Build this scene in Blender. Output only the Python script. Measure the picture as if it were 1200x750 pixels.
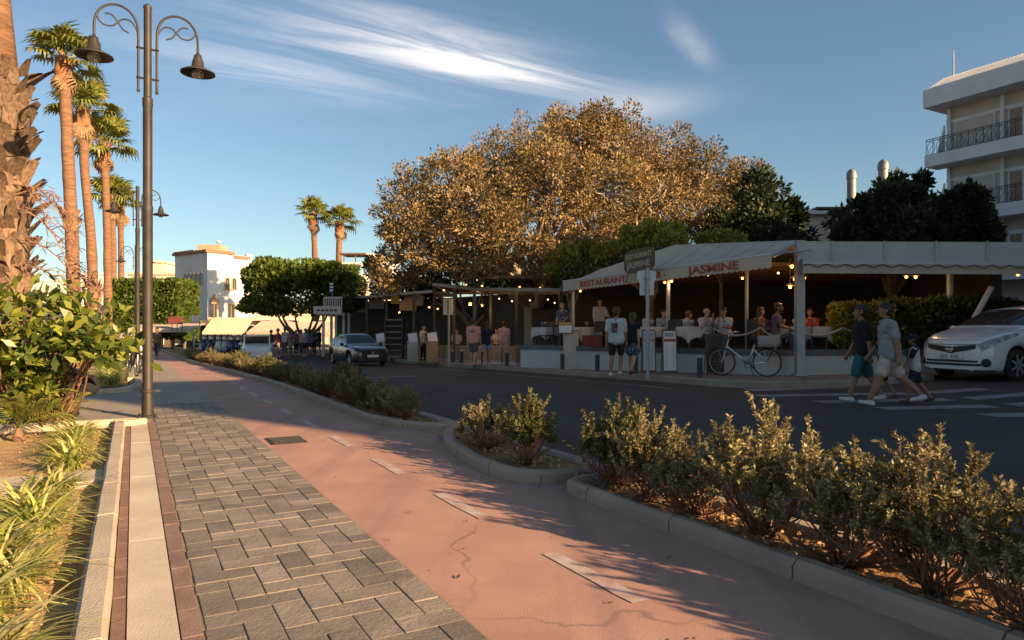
import bpy, math, random
import numpy as np
from mathutils import Vector, Matrix, Quaternion, noise

for _o in list(bpy.data.objects):
    bpy.data.objects.remove(_o)
scene = bpy.context.scene
C = scene.collection
rad = math.radians

# ---------------------------------------------------------------- camera
CAMZ = 1.25
cd = bpy.data.cameras.new("camera")
cd.sensor_width = 36.0
cd.lens = 24.0
cd.shift_y = 11.0 / 1200.0
cd.clip_start = 0.05
cd.clip_end = 6000.0
cam = bpy.data.objects.new("camera", cd)
cam.location = (0, 0, CAMZ)
cam.rotation_euler = (rad(90), 0, 0)
C.objects.link(cam)
scene.camera = cam

# ---------------------------------------------------------------- light
SUN_EL, SUN_HEAD = rad(18.0), rad(54.0)          # light travels 54 degrees left of straight ahead
LD = Vector((-math.sin(SUN_HEAD) * math.cos(SUN_EL), math.cos(SUN_HEAD) * math.cos(SUN_EL), -math.sin(SUN_EL)))
sd = bpy.data.lights.new("sun", 'SUN')
sd.energy = 5.0
sd.angle = rad(0.6)
sd.color = (1.0, 0.66, 0.36)
sun = bpy.data.objects.new("sun", sd)
sun.rotation_euler = LD.to_track_quat('-Z', 'Y').to_euler()
sun.location = (30, -20, 30)
C.objects.link(sun)

world = bpy.data.worlds.new("World")
scene.world = world
world.use_nodes = True
wn, wl = world.node_tree.nodes, world.node_tree.links
wn.clear()
w_out = wn.new('ShaderNodeOutputWorld')
w_bg = wn.new('ShaderNodeBackground')
w_bg.inputs['Strength'].default_value = 0.056
sky = wn.new('ShaderNodeTexSky')
sky.sky_type = 'NISHITA'
sky.sun_disc = False
sky.sun_elevation = SUN_EL
sky.sun_rotation = math.atan2(-LD.x, -LD.y)
sky.air_density = 1.0
sky.dust_density = 0.7
sky.ozone_density = 2.6
def wmath(op, a, b=None, c=None):
    n = wn.new('ShaderNodeMath'); n.operation = op
    for i, v in enumerate((a, b, c)):
        if v is None: continue
        if isinstance(v, (int, float)): n.inputs[i].default_value = v
        else: wl.new(v, n.inputs[i])
    return n.outputs[0]
tc = wn.new('ShaderNodeTexCoord')
sepw = wn.new('ShaderNodeSeparateXYZ')
wl.new(tc.outputs['Generated'], sepw.inputs[0])
# cirrus lies on a high flat layer: direction projected onto a plane overhead
zc = wmath('MAXIMUM', sepw.outputs['Z'], 0.02)
cu = wmath('DIVIDE', sepw.outputs['X'], zc)
cv = wmath('DIVIDE', sepw.outputs['Y'], zc)
comb = wn.new('ShaderNodeCombineXYZ')
wl.new(cu, comb.inputs[0]); wl.new(cv, comb.inputs[1])
def cirrus(rot, sx, sy, lo, hi, seed, detail=8.0, dist=0.9):
    mr0 = wn.new('ShaderNodeMapping'); mr0.inputs['Rotation'].default_value = (0, 0, rad(rot)); wl.new(comb.outputs[0], mr0.inputs['Vector'])
    mp = wn.new('ShaderNodeMapping')
    mp.inputs['Scale'].default_value = (sx, sy, 1)
    mp.inputs['Location'].default_value = (seed, seed * 0.37, 0)
    wl.new(mr0.outputs[0], mp.inputs['Vector'])
    nz = wn.new('ShaderNodeTexNoise')
    nz.inputs['Scale'].default_value = 1.0
    nz.inputs['Detail'].default_value = detail
    nz.inputs['Roughness'].default_value = 0.62
    nz.inputs['Distortion'].default_value = dist
    wl.new(mp.outputs[0], nz.inputs['Vector'])
    mr = wn.new('ShaderNodeMapRange')
    mr.inputs['From Min'].default_value = lo
    mr.inputs['From Max'].default_value = hi
    mr.interpolation_type = 'SMOOTHERSTEP'
    wl.new(nz.outputs['Fac'], mr.inputs['Value'])
    return mr.outputs[0]
def patch(px, py, au, av, rot, soft=1.0):
    """soft elliptical area of the cirrus layer"""
    z = (386 - py) / 800.0
    u0, v0 = ((px - 600) / 800.0) / z, 1.0 / z
    du = wmath('SUBTRACT', cu, u0); dv = wmath('SUBTRACT', cv, v0)
    cr, sr = math.cos(rad(rot)), math.sin(rad(rot))
    a = wmath('ADD', wmath('MULTIPLY', du, cr / au), wmath('MULTIPLY', dv, sr / au))
    b = wmath('ADD', wmath('MULTIPLY', du, -sr / av), wmath('MULTIPLY', dv, cr / av))
    r2 = wmath('ADD', wmath('MULTIPLY', a, a), wmath('MULTIPLY', b, b))
    return wmath('EXPONENT', wmath('MULTIPLY', r2, -soft))
fine = cirrus(-32, 0.8, 4.2, 0.32, 0.76, 3.1)
fine2 = cirrus(-60, 1.2, 5.0, 0.34, 0.74, 8.7)
far = cirrus(-12, 0.18, 0.7, 0.50, 0.86, 1.9)
p1 = patch(490, 52, 0.58, 0.21, 36)
p1b = patch(590, 84, 0.42, 0.15, 30)
p1c = patch(330, 85, 0.55, 0.28, 20)
p2 = patch(808, 46, 0.04, 0.20, -29)
p3 = patch(735, 128, 0.30, 0.22, -30)
cl = wmath('MULTIPLY', wmath('ADD', wmath('ADD', p1, wmath('MULTIPLY', p1b, 0.9)), wmath('MULTIPLY', p1c, 0.42)), wmath('ADD', wmath('MULTIPLY', fine, 0.95), 0.12))
cl = wmath('ADD', cl, wmath('MULTIPLY', p2, wmath('ADD', wmath('MULTIPLY', fine2, 0.5), 0.2)))
cl = wmath('ADD', cl, wmath('MULTIPLY', p3, 0.42))
cl = wmath('ADD', cl, wmath('MULTIPLY', far, 0.10))
cl = wmath('MINIMUM', wmath('MULTIPLY', cl, 0.66), 0.66)
up = wn.new('ShaderNodeMapRange')
up.inputs['From Min'].default_value = 0.02
up.inputs['From Max'].default_value = 0.12
wl.new(sepw.outputs['Z'], up.inputs['Value'])
cl = wmath('MULTIPLY', cl, up.outputs[0])
mixw = wn.new('ShaderNodeMix'); mixw.data_type = 'RGBA'
wl.new(cl, mixw.inputs['Factor'])
tint = wn.new('ShaderNodeMix'); tint.data_type = 'RGBA'; tint.blend_type = 'MULTIPLY'
tint.inputs['Factor'].default_value = 1.0
tint.inputs['B'].default_value = (1.05, 1.04, 0.95, 1)
wl.new(sky.outputs[0], tint.inputs['A'])
wl.new(tint.outputs['Result'], mixw.inputs['A'])
mixw.inputs['B'].default_value = (9.6, 8.9, 8.6, 1)
wl.new(mixw.outputs['Result'], w_bg.inputs['Color'])
wl.new(w_bg.outputs[0], w_out.inputs['Surface'])

scene.view_settings.view_transform = 'Standard'
scene.view_settings.look = 'None'
scene.view_settings.exposure = 1.43
scene.view_settings.gamma = 1.0
scene.view_settings.use_curve_mapping = False

# ---------------------------------------------------------------- helpers
TH = math.atan(444.0 / 800.0)
pc, ps = math.cos(TH), math.sin(TH)
def AB(a, b):                 # a: metres right of the promenade line, b: metres along it
    return (a * pc - b * ps, a * ps + b * pc)
def slope(y):
    return 0.02 * min(max(y - 16.0, 0.0), 18.0)
def sst(t):
    t = min(max(t, 0.0), 1.0)
    return t * t * (3 - 2 * t)
def road_z(x, y):
    return -0.08 - slope(y) + 0.17 * sst((x - 8.0) / 4.0) * (1 - sst((y - 18) / 7.0))
def walk_z(x, y):
    return 0.07 - slope(y) + 0.10 * sst((x - 8.0) / 4.0) * (1 - sst((y - 18) / 7.0))
def path_z(x, y):
    return -slope(y)
def at(px, py, Y):            # the point at distance Y that shows at that place of the picture
    return Vector(((px - 600) / 800.0 * Y, Y, CAMZ + (386 - py) / 800.0 * Y))
def xat(px, Y):
    return (px - 600) / 800.0 * Y

class MB:
    def __init__(s):
        s.v, s.f = [], []
    def add(s, vs, fs):
        n = len(s.v)
        s.v.extend([tuple(p) for p in vs])
        s.f.extend([tuple(i + n for i in f) for f in fs])
        return s
    def box(s, x0, x1, y0, y1, z0, z1, M=None):
        vs = [Vector((x, y, z)) for z in (z0, z1) for y in (y0, y1) for x in (x0, x1)]
        if M is not None: vs = [M @ p for p in vs]
        return s.add(vs, [(0, 2, 3, 1), (4, 5, 7, 6), (0, 1, 5, 4), (2, 6, 7, 3), (0, 4, 6, 2), (1, 3, 7, 5)])
    def cbox(s, x0, x1, y0, y1, z0, z1, c=0.01, M=None):
        """box with chamfered top and vertical edges"""
        vs = []
        for z, k in ((z0, 0), (z1 - c, 0), (z1, 1)):
            e = c if k else 0
            X0, X1, Y0, Y1 = x0 + e, x1 - e, y0 + e, y1 - e
            q = c
            for p in ((X0 + q, Y0), (X1 - q, Y0), (X1, Y0 + q), (X1, Y1 - q), (X1 - q, Y1), (X0 + q, Y1), (X0, Y1 - q), (X0, Y0 + q)):
                vs.append(Vector((p[0], p[1], z)))
        if M is not None: vs = [M @ p for p in vs]
        fs = [tuple(range(16, 24)), tuple(range(7, -1, -1))]
        for r in range(2):
            for i in range(8):
                j = (i + 1) % 8
                fs.append((r * 8 + i, r * 8 + j, r * 8 + 8 + j, r * 8 + 8 + i))
        return s.add(vs, fs)
    def prism(s, poly, z0, z1):
        n = len(poly)
        vs = [(p[0], p[1], z0) for p in poly] + [(p[0], p[1], z1) for p in poly]
        fs = [tuple(range(n - 1, -1, -1)), tuple(range(n, 2 * n))]
        for i in range(n):
            j = (i + 1) % n
            fs.append((i, j, n + j, n + i))
        return s.add(vs, fs)
    def tube(s, pts, r, n=8, cap=True):
        pts = [Vector(p) for p in pts]
        if not isinstance(r, (list, tuple)): r = [r] * len(pts)
        m = len(pts)
        t0 = (pts[1] - pts[0]).normalized()
        ref = Vector((0, 0, 1)) if abs(t0.z) < 0.9 else Vector((1, 0, 0))
        nx = t0.cross(ref).normalized()
        vs = []
        for i, p in enumerate(pts):
            t = (pts[min(i + 1, m - 1)] - pts[max(i - 1, 0)])
            t = t.normalized() if t.length > 1e-9 else t0
            nx = nx - t * nx.dot(t)
            nx = nx.normalized() if nx.length > 1e-6 else t.orthogonal().normalized()
            ny = t.cross(nx)
            for k in range(n):
                a = 2 * math.pi * k / n
                vs.append(p + (nx * math.cos(a) + ny * math.sin(a)) * r[i])
        fs = []
        for i in range(m - 1):
            for k in range(n):
                l = (k + 1) % n
                fs.append((i * n + k, i * n + l, (i + 1) * n + l, (i + 1) * n + k))
        if cap:
            fs.append(tuple(range(n - 1, -1, -1)))
            fs.append(tuple(range((m - 1) * n, m * n)))
        return s.add(vs, fs)
    def lathe(s, prof, n=16, c=(0, 0, 0), M=None):
        vs = []
        for r, z in prof:
            for k in range(n):
                a = 2 * math.pi * k / n
                vs.append(Vector((c[0] + r * math.cos(a), c[1] + r * math.sin(a), c[2] + z)))
        if M is not None: vs = [M @ p for p in vs]
        fs = []
        for i in range(len(prof) - 1):
            for k in range(n):
                l = (k + 1) % n
                fs.append((i * n + k, i * n + l, (i + 1) * n + l, (i + 1) * n + k))
        fs.append(tuple(range(n - 1, -1, -1)))
        fs.append(tuple(range((len(prof) - 1) * n, len(prof) * n)))
        return s.add(vs, fs)
    def ball(s, c, r, n=10, m=7, sc=(1, 1, 1)):
        vs, fs = [], []
        for i in range(m + 1):
            t = math.pi * i / m
            for k in range(n):
                a = 2 * math.pi * k / n
                vs.append((c[0] + r * sc[0] * math.sin(t) * math.cos(a), c[1] + r * sc[1] * math.sin(t) * math.sin(a), c[2] + r * sc[2] * math.cos(t)))
        for i in range(m):
            for k in range(n):
                l = (k + 1) % n
                fs.append((i * n + k, (i + 1) * n + k, (i + 1) * n + l, i * n + l))
        return s.add(vs, fs)
    def torus(s, c, R, r, axis='x', n=24, m=8, M=None):
        vs, fs = [], []
        for i in range(n):
            a = 2 * math.pi * i / n
            for k in range(m):
                b = 2 * math.pi * k / m
                q, h = R + r * math.cos(b), r * math.sin(b)
                p = (h, q * math.cos(a), q * math.sin(a)) if axis == 'x' else ((q * math.cos(a), h, q * math.sin(a)) if axis == 'y' else (q * math.cos(a), q * math.sin(a), h))
                p = Vector(p) + Vector(c)
                vs.append(M @ p if M is not None else p)
        for i in range(n):
            for k in range(m):
                j, l = (i + 1) % n, (k + 1) % m
                fs.append((i * m + k, j * m + k, j * m + l, i * m + l))
        return s.add(vs, fs)
    def mesh(s, name, mat, smooth=False):
        me = bpy.data.meshes.new(name)
        me.from_pydata(s.v, [], s.f)
        me.validate()
        if mat is not None: me.materials.append(mat)
        if smooth is True:
            me.polygons.foreach_set('use_smooth', [True] * len(me.polygons))
        elif smooth:
            me.polygons.foreach_set('use_smooth', [True] * len(me.polygons))
            me.set_sharp_from_angle(angle=rad(smooth))
        me.update()
        return me
    def build(s, name, mat, parent=None, smooth=False, loc=None, rz=0, world=True):
        return obj(name, s.mesh(name, mat, smooth), parent, loc, rz, world)

def wm(o):
    m = Matrix.LocRotScale(o.location, o.rotation_euler, o.scale)
    if o.parent is None: return m
    return wm(o.parent) @ o.matrix_parent_inverse @ m
def obj(name, data, parent=None, loc=None, rz=0, world=False):
    o = bpy.data.objects.new(name, data)
    C.objects.link(o)
    if loc is not None: o.location = loc
    if rz: o.rotation_euler = (0, 0, rz)
    if parent is not None:
        o.parent = parent
        if world: o.matrix_parent_inverse = wm(parent).inverted()
    return o
def thing(name, label, cat, loc=(0, 0, 0), rz=0, group=None):
    o = bpy.data.objects.new(name, None)
    C.objects.link(o)
    o.location = loc
    o.rotation_euler = (0, 0, rz)
    return tag(o, label, cat, group)
def tag(o, label=None, cat=None, group=None, kind=None):
    if label: o['label'] = label
    if cat: o['category'] = cat
    if group: o['group'] = group
    if kind: o['kind'] = kind
    return o
KIDS = {}
def kids(o):
    return [x for x in bpy.data.objects if x.parent == o]
def dup(root, loc, rz=0, label=None, group=None, scale=None):
    def rec(o, par):
        c = o.copy()
        C.objects.link(c)
        if par is not None:
            c.parent = par
            c.matrix_parent_inverse = o.matrix_parent_inverse.copy()
        for k in o.children: rec(k, c)
        return c
    r = rec(root, None)
    r.location = loc
    r.rotation_euler = (0, 0, rz)
    if scale is not None: r.scale = (scale,) * 3 if isinstance(scale, (int, float)) else scale
    if label: r['label'] = label
    if group: r['group'] = group
    return r

class Fr:
    """a facade frame: s along the wall, d out of it, z up"""
    def __init__(s, o, e):
        s.o = Vector((o[0], o[1], 0)); d = Vector((e[0], e[1], 0)) - s.o
        s.L = d.length; s.u = d.normalized(); s.n = Vector((s.u.y, -s.u.x, 0))
        s.rz = math.atan2(s.u.y, s.u.x)
    def p(s, a, d, z): return s.o + s.u * a + s.n * d + Vector((0, 0, z))
    def M(s): return Matrix(((s.u.x, -s.n.x, 0, s.o.x), (s.u.y, -s.n.y, 0, s.o.y), (0, 0, 1, 0), (0, 0, 0, 1)))
    def box(s, mb, s0, s1, d0, d1, z0, z1): return mb.box(s0, s1, -d1, -d0, z0, z1, s.M())

# ---------------------------------------------------------------- materials
def mat(name, col, rough=0.7, col2=None, scale=3.0, bump=0.0, bscale=40.0, metal=0.0, spec=0.4, rnd=0.0, coords='Object', detail=5.0,
        dirt=None, dirt_scale=1.2, dirt_amt=0.5, stretch=None, emit=None, trans=0.0, coat=0.0, contrast=(0.35, 0.65), alpha=None, transmission=0.0):
    m = bpy.data.materials.new(name)
    m.use_nodes = True
    N, L = m.node_tree.nodes, m.node_tree.links
    N.clear()
    out = N.new('ShaderNodeOutputMaterial')
    b = N.new('ShaderNodeBsdfPrincipled')
    L.new(b.outputs[0], out.inputs[0])
    b.inputs['Roughness'].default_value = rough
    b.inputs['Metallic'].default_value = metal
    b.inputs['Specular IOR Level'].default_value = spec
    b.inputs['Base Color'].default_value = (*col, 1)
    if coat: b.inputs['Coat Weight'].default_value = coat
    if transmission: b.inputs['Transmission Weight'].default_value = transmission
    if emit:
        b.inputs['Emission Color'].default_value = (*emit[0], 1)
        b.inputs['Emission Strength'].default_value = emit[1]
    t = N.new('ShaderNodeTexCoord')
    vec = t.outputs[coords] if coords != 'Pos' else N.new('ShaderNodeNewGeometry').outputs['Position']
    if stretch:
        mp = N.new('ShaderNodeMapping'); mp.inputs['Scale'].default_value = stretch
        L.new(vec, mp.inputs['Vector']); vec = mp.outputs[0]
    cur = None
    def noise_fac(sc, det, lo, hi):
        n = N.new('ShaderNodeTexNoise'); n.inputs['Scale'].default_value = sc; n.inputs['Detail'].default_value = det; n.inputs['Roughness'].default_value = 0.6
        L.new(vec, n.inputs['Vector'])
        r = N.new('ShaderNodeMapRange'); r.inputs['From Min'].default_value = lo; r.inputs['From Max'].default_value = hi
        L.new(n.outputs['Fac'], r.inputs['Value'])
        return r.outputs[0]
    def mix(fac, a, bcol):
        x = N.new('ShaderNodeMix'); x.data_type = 'RGBA'
        if isinstance(fac, float): x.inputs['Factor'].default_value = fac
        else: L.new(fac, x.inputs['Factor'])
        for k, v in (('A', a), ('B', bcol)):
            if isinstance(v, tuple): x.inputs[k].default_value = (*v, 1)
            else: L.new(v, x.inputs[k])
        return x.outputs['Result']
    if col2: cur = mix(noise_fac(scale, detail, *contrast), col, col2)
    if dirt:
        f = noise_fac(dirt_scale, 8.0, 0.48, 0.72)
        mm = N.new('ShaderNodeMath'); mm.operation = 'MULTIPLY'; mm.inputs[1].default_value = dirt_amt
        L.new(f, mm.inputs[0])
        cur = mix(mm.outputs[0], cur if cur else col, dirt)
    if rnd:
        oi = N.new('ShaderNodeObjectInfo')
        r = N.new('ShaderNodeMapRange'); r.inputs['To Min'].default_value = 1 - rnd; r.inputs['To Max'].default_value = 1 + rnd
        L.new(oi.outputs['Random'], r.inputs['Value'])
        h = N.new('ShaderNodeHueSaturation'); L.new(r.outputs[0], h.inputs['Value'])
        if cur: L.new(cur, h.inputs['Color'])
        else: h.inputs['Color'].default_value = (*col, 1)
        cur = h.outputs[0]
    if cur: L.new(cur, b.inputs['Base Color'])
    if bump:
        n = N.new('ShaderNodeTexNoise'); n.inputs['Scale'].default_value = bscale; n.inputs['Detail'].default_value = 6
        L.new(vec, n.inputs['Vector'])
        bp = N.new('ShaderNodeBump'); bp.inputs['Strength'].default_value = bump; bp.inputs['Distance'].default_value = 0.02
        L.new(n.outputs['Fac'], bp.inputs['Height']); L.new(bp.outputs[0], b.inputs['Normal'])
    if alpha is not None: b.inputs['Alpha'].default_value = alpha
    return m
def wear(m, crack=(.1, .08, .07), crack_scale=.55, width=.012, amount=.55, speck=.22, streak=None, streak_rot=0.0):
    """cracks, grit and wheel-worn streaks laid over a surface colour"""
    N, L = m.node_tree.nodes, m.node_tree.links
    b = [n for n in N if n.type == 'BSDF_PRINCIPLED'][0]
    src = b.inputs['Base Color'].links[0].from_socket
    g = N.new('ShaderNodeNewGeometry')
    def node(t, **k):
        n = N.new(t)
        for a, v in k.items(): setattr(n, a, v)
        return n
    def mth(op, a, c):
        n = node('ShaderNodeMath', operation=op)
        for i, v in enumerate((a, c)):
            if isinstance(v, (int, float)): n.inputs[i].default_value = v
            else: L.new(v, n.inputs[i])
        return n.outputs[0]
    def rng_(v, a, c, t0=0, t1=1):
        n = node('ShaderNodeMapRange'); n.inputs['From Min'].default_value = a; n.inputs['From Max'].default_value = c; n.inputs['To Min'].default_value = t0; n.inputs['To Max'].default_value = t1; L.new(v, n.inputs['Value']); return n.outputs[0]
    def nz(scale, vec, det=5):
        n = node('ShaderNodeTexNoise'); n.inputs['Scale'].default_value = scale; n.inputs['Detail'].default_value = det; L.new(vec, n.inputs['Vector']); return n
    w = nz(1.7, g.outputs['Position'], 6)
    va = node('ShaderNodeVectorMath', operation='MULTIPLY_ADD'); L.new(w.outputs['Color'], va.inputs[0]); va.inputs[1].default_value = (.7, .7, .7); L.new(g.outputs['Position'], va.inputs[2])
    vo = node('ShaderNodeTexVoronoi', feature='DISTANCE_TO_EDGE'); vo.inputs['Scale'].default_value = crack_scale; L.new(va.outputs[0], vo.inputs['Vector'])
    c1 = rng_(vo.outputs['Distance'], 0.0, width, 1, 0)
    mk = rng_(nz(.45, g.outputs['Position'], 3).outputs['Fac'], .46, .58)
    fac = mth('MULTIPLY', mth('MULTIPLY', c1, mk), amount)
    def mixc(f, a, c):
        x = node('ShaderNodeMix', data_type='RGBA'); L.new(f, x.inputs['Factor']); L.new(a, x.inputs['A'])
        if isinstance(c, tuple): x.inputs['B'].default_value = (*c, 1)
        else: L.new(c, x.inputs['B'])
        return x.outputs['Result']
    cur = mixc(fac, src, crack)
    if streak:
        mp = node('ShaderNodeMapping'); mp.inputs['Rotation'].default_value = (0, 0, -streak_rot); mp.inputs['Scale'].default_value = (3.2, .10, 1); L.new(g.outputs['Position'], mp.inputs['Vector'])
        cur = mixc(mth('MULTIPLY', rng_(nz(1.0, mp.outputs[0], 4).outputs['Fac'], .50, .72), streak[1]), cur, streak[0])
    sp = rng_(nz(230, g.outputs['Position'], 3).outputs['Fac'], .3, .7, 1 - speck, 1 + speck)
    h = node('ShaderNodeHueSaturation'); L.new(sp, h.inputs['Value']); L.new(cur, h.inputs['Color'])
    L.new(h.outputs[0], b.inputs['Base Color'])
    return m
def leafmat(name, c1, c2, c3, rough=0.5, trans=0.3, spec=0.3, scale=0.8, rnd=0.15, tcol=None):
    """leaf colours vary from leaf to leaf (attribute) and from clump to clump (noise)"""
    m = bpy.data.materials.new(name)
    m.use_nodes = True
    N, L = m.node_tree.nodes, m.node_tree.links
    N.clear()
    out = N.new('ShaderNodeOutputMaterial')
    b = N.new('ShaderNodeBsdfPrincipled')
    b.inputs['Roughness'].default_value = rough
    b.inputs['Specular IOR Level'].default_value = spec
    tr = N.new('ShaderNodeBsdfTranslucent')
    mx = N.new('ShaderNodeMixShader'); mx.inputs[0].default_value = trans
    L.new(b.outputs[0], mx.inputs[1]); L.new(tr.outputs[0], mx.inputs[2]); L.new(mx.outputs[0], out.inputs[0])
    at_ = N.new('ShaderNodeAttribute'); at_.attribute_name = 'rnd'
    cr = N.new('ShaderNodeValToRGB')
    e = cr.color_ramp.elements
    e[0].position = 0.1; e[0].color = (*c1, 1)
    e[1].position = 0.9; e[1].color = (*c3, 1)
    k = cr.color_ramp.elements.new(0.5); k.color = (*c2, 1)
    g = N.new('ShaderNodeNewGeometry')
    n = N.new('ShaderNodeTexNoise'); n.inputs['Scale'].default_value = scale; n.inputs['Detail'].default_value = 3
    L.new(g.outputs['Position'], n.inputs['Vector'])
    mm = N.new('ShaderNodeMath'); mm.operation = 'MULTIPLY_ADD'; mm.inputs[1].default_value = 1.6; mm.inputs[2].default_value = -0.8
    L.new(n.outputs['Fac'], mm.inputs[0])
    ad = N.new('ShaderNodeMath'); ad.operation = 'ADD'
    L.new(mm.outputs[0], ad.inputs[0]); L.new(at_.outputs['Fac'], ad.inputs[1])
    L.new(ad.outputs[0], cr.inputs['Fac'])
    oi = N.new('ShaderNodeObjectInfo')
    r = N.new('ShaderNodeMapRange'); r.inputs['To Min'].default_value = 1 - rnd; r.inputs['To Max'].default_value = 1 + rnd
    L.new(oi.outputs['Random'], r.inputs['Value'])
    h = N.new('ShaderNodeHueSaturation'); L.new(r.outputs[0], h.inputs['Value']); L.new(cr.outputs[0], h.inputs['Color'])
    L.new(h.outputs[0], b.inputs['Base Color'])
    if tcol:
        x = N.new('ShaderNodeMix'); x.data_type = 'RGBA'; x.blend_type = 'MULTIPLY'; x.inputs['Factor'].default_value = 1.0
        x.inputs['B'].default_value = (*tcol, 1); L.new(h.outputs[0], x.inputs['A']); L.new(x.outputs['Result'], tr.inputs['Color'])
    else: L.new(h.outputs[0], tr.inputs['Color'])
    return m

def leaf_mesh(name, P, D, size, aspect, m, rng, fold=0.25, jitter=0.25, hang=0.0):
    """P: leaf bases (n,3); D: leaf directions (n,3); one folded four-sided leaf each"""
    n = len(P)
    D = D + rng.normal(0, jitter, (n, 3))
    D[:, 2] -= hang
    D /= np.linalg.norm(D, axis=1)[:, None] + 1e-9
    Rv = rng.normal(0, 1, (n, 3))
    S = np.cross(D, Rv); S /= np.linalg.norm(S, axis=1)[:, None] + 1e-9
    U = np.cross(S, D)
    ln = size * (0.55 + 0.95 * rng.random(n) ** 1.6)[:, None]
    w = ln * aspect * 0.5
    mid = P + D * ln * 0.5
    V = np.stack([P, mid + S * w + U * w * fold, P + D * ln, mid - S * w + U * w * fold], 1).reshape(-1, 3)
    me = bpy.data.meshes.new(name)
    me.vertices.add(4 * n); me.vertices.foreach_set('co', V.ravel())
    me.loops.add(4 * n); me.loops.foreach_set('vertex_index', np.arange(4 * n, dtype=np.int32))
    me.polygons.add(n); me.polygons.foreach_set('loop_start', np.arange(0, 4 * n, 4, dtype=np.int32))
    me.polygons.foreach_set('loop_total', np.full(n, 4, dtype=np.int32))
    me.update(calc_edges=True)
    a = me.attributes.new('rnd', 'FLOAT', 'FACE')
    a.data.foreach_set('value', rng.uniform(0, 1, n))
    me.materials.append(m)
    return me
def sphere_dirs(n, rng):
    d = rng.normal(0, 1, (n, 3))
    return d / np.linalg.norm(d, axis=1)[:, None]
# ================================================================ setting
rng = np.random.default_rng(11)
R = random.Random(5)

def slab_mat(name, col, col2, joint, sx, sy, rough=0.85, off=0.5):
    """flat surface too far off to build each stone: brick pattern plus wear"""
    m = mat(name, col, rough, col2, 2.2, 0.25, 60, dirt=tuple(c * 0.55 for c in col), dirt_scale=0.8, dirt_amt=0.4, coords='Pos')
    return m
M_ground = mat('ground_earth', (0.22, 0.18, 0.12), 0.95, (0.30, 0.24, 0.16), 0.3, 0.3, 20, coords='Pos')
M_asph = mat('asphalt', (0.046, 0.040, 0.036), 0.88, (0.064, 0.056, 0.050), 1.2, 0.35, 180, dirt=(0.025, 0.024, 0.024), dirt_scale=0.35, dirt_amt=0.6, coords='Pos')
M_lane = mat('red_lane_paint', (0.40, 0.225, 0.175), 0.86, (0.46, 0.27, 0.215), 2.0, 0.3, 160, dirt=(0.25, 0.15, 0.125), dirt_scale=0.7, dirt_amt=0.65, coords='Pos', detail=9)
M_kerb = mat('kerb_concrete', (0.42, 0.36, 0.28), 0.88, (0.52, 0.46, 0.37), 4.0, 0.35, 70, dirt=(0.24, 0.20, 0.16), dirt_scale=2.0, dirt_amt=0.6, coords='Pos')
M_kerb2 = mat('kerb_concrete_grey', (0.29, 0.23, 0.17), 0.88, (0.37, 0.30, 0.228), 4.0, 0.35, 70, dirt=(0.14, 0.12, 0.10), dirt_scale=2.0, dirt_amt=0.6, coords='Pos')
M_whites = mat('pale_slab', (0.50, 0.43, 0.34), 0.82, (0.58, 0.51, 0.41), 2.5, 0.2, 90, dirt=(0.36, 0.29, 0.22), dirt_scale=1.5, dirt_amt=0.5, coords='Pos', rnd=0.05)
M_brown = mat('brown_tile', (0.185, 0.115, 0.092), 0.8, (0.24, 0.155, 0.125), 6.0, 0.25, 90, dirt=(0.30, 0.23, 0.18), dirt_scale=5.0, dirt_amt=0.5, coords='Pos', rnd=0.10)
M_paver = mat('grey_paver', (0.175, 0.150, 0.124), 0.72, (0.255, 0.220, 0.184), 3.5, 0.28, 50, dirt=(0.14, 0.12, 0.10), dirt_scale=2.4, dirt_amt=0.6, coords='Pos', rnd=0.22, detail=8)
M_joint = mat('mortar', (0.25, 0.205, 0.155), 0.95, (0.20, 0.17, 0.13), 5.0, 0.4, 120, coords='Pos')
M_pfar = mat('far_paving', (0.27, 0.23, 0.185), 0.8, (0.35, 0.30, 0.245), 2.0, 0.3, 60, dirt=(0.17, 0.15, 0.13), dirt_scale=1.0, dirt_amt=0.6, coords='Pos')
M_walk = mat('far_pavement', (0.15, 0.135, 0.12), 0.85, (0.19, 0.17, 0.152), 1.5, 0.3, 60, dirt=(0.14, 0.13, 0.12), dirt_scale=0.8, dirt_amt=0.5, coords='Pos')
M_soil = mat('sandy_soil', (0.40, 0.26, 0.12), 0.95, (0.52, 0.35, 0.17), 3.0, 0.8, 45, dirt=(0.24, 0.14, 0.065), dirt_scale=1.6, dirt_amt=0.75, coords='Pos', detail=9)
M_soil2 = mat('orange_brown_soil', (0.26, 0.145, 0.06), 0.95, (0.38, 0.215, 0.09), 5.0, 0.9, 45, dirt=(0.12, 0.065, 0.03), dirt_scale=2.5, dirt_amt=0.8, coords='Pos', detail=9)
M_paint = mat('worn_white_paint', (0.50, 0.44, 0.40), 0.75, (0.38, 0.29, 0.25), 9.0, 0.2, 80, dirt=(0.38, 0.20, 0.155), dirt_scale=6.0, dirt_amt=1.0, coords='Pos')
M_paint2 = mat('road_white_paint', (0.28, 0.27, 0.26), 0.75, (0.20, 0.19, 0.185), 6.0, 0.2, 80, dirt=(0.10, 0.10, 0.10), dirt_scale=3.0, dirt_amt=0.9, coords='Pos')
M_iron = mat('cast_iron', (0.025, 0.022, 0.021), 0.75, (0.045, 0.038, 0.034), 8.0, 0.3, 60, metal=0.0)

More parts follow.
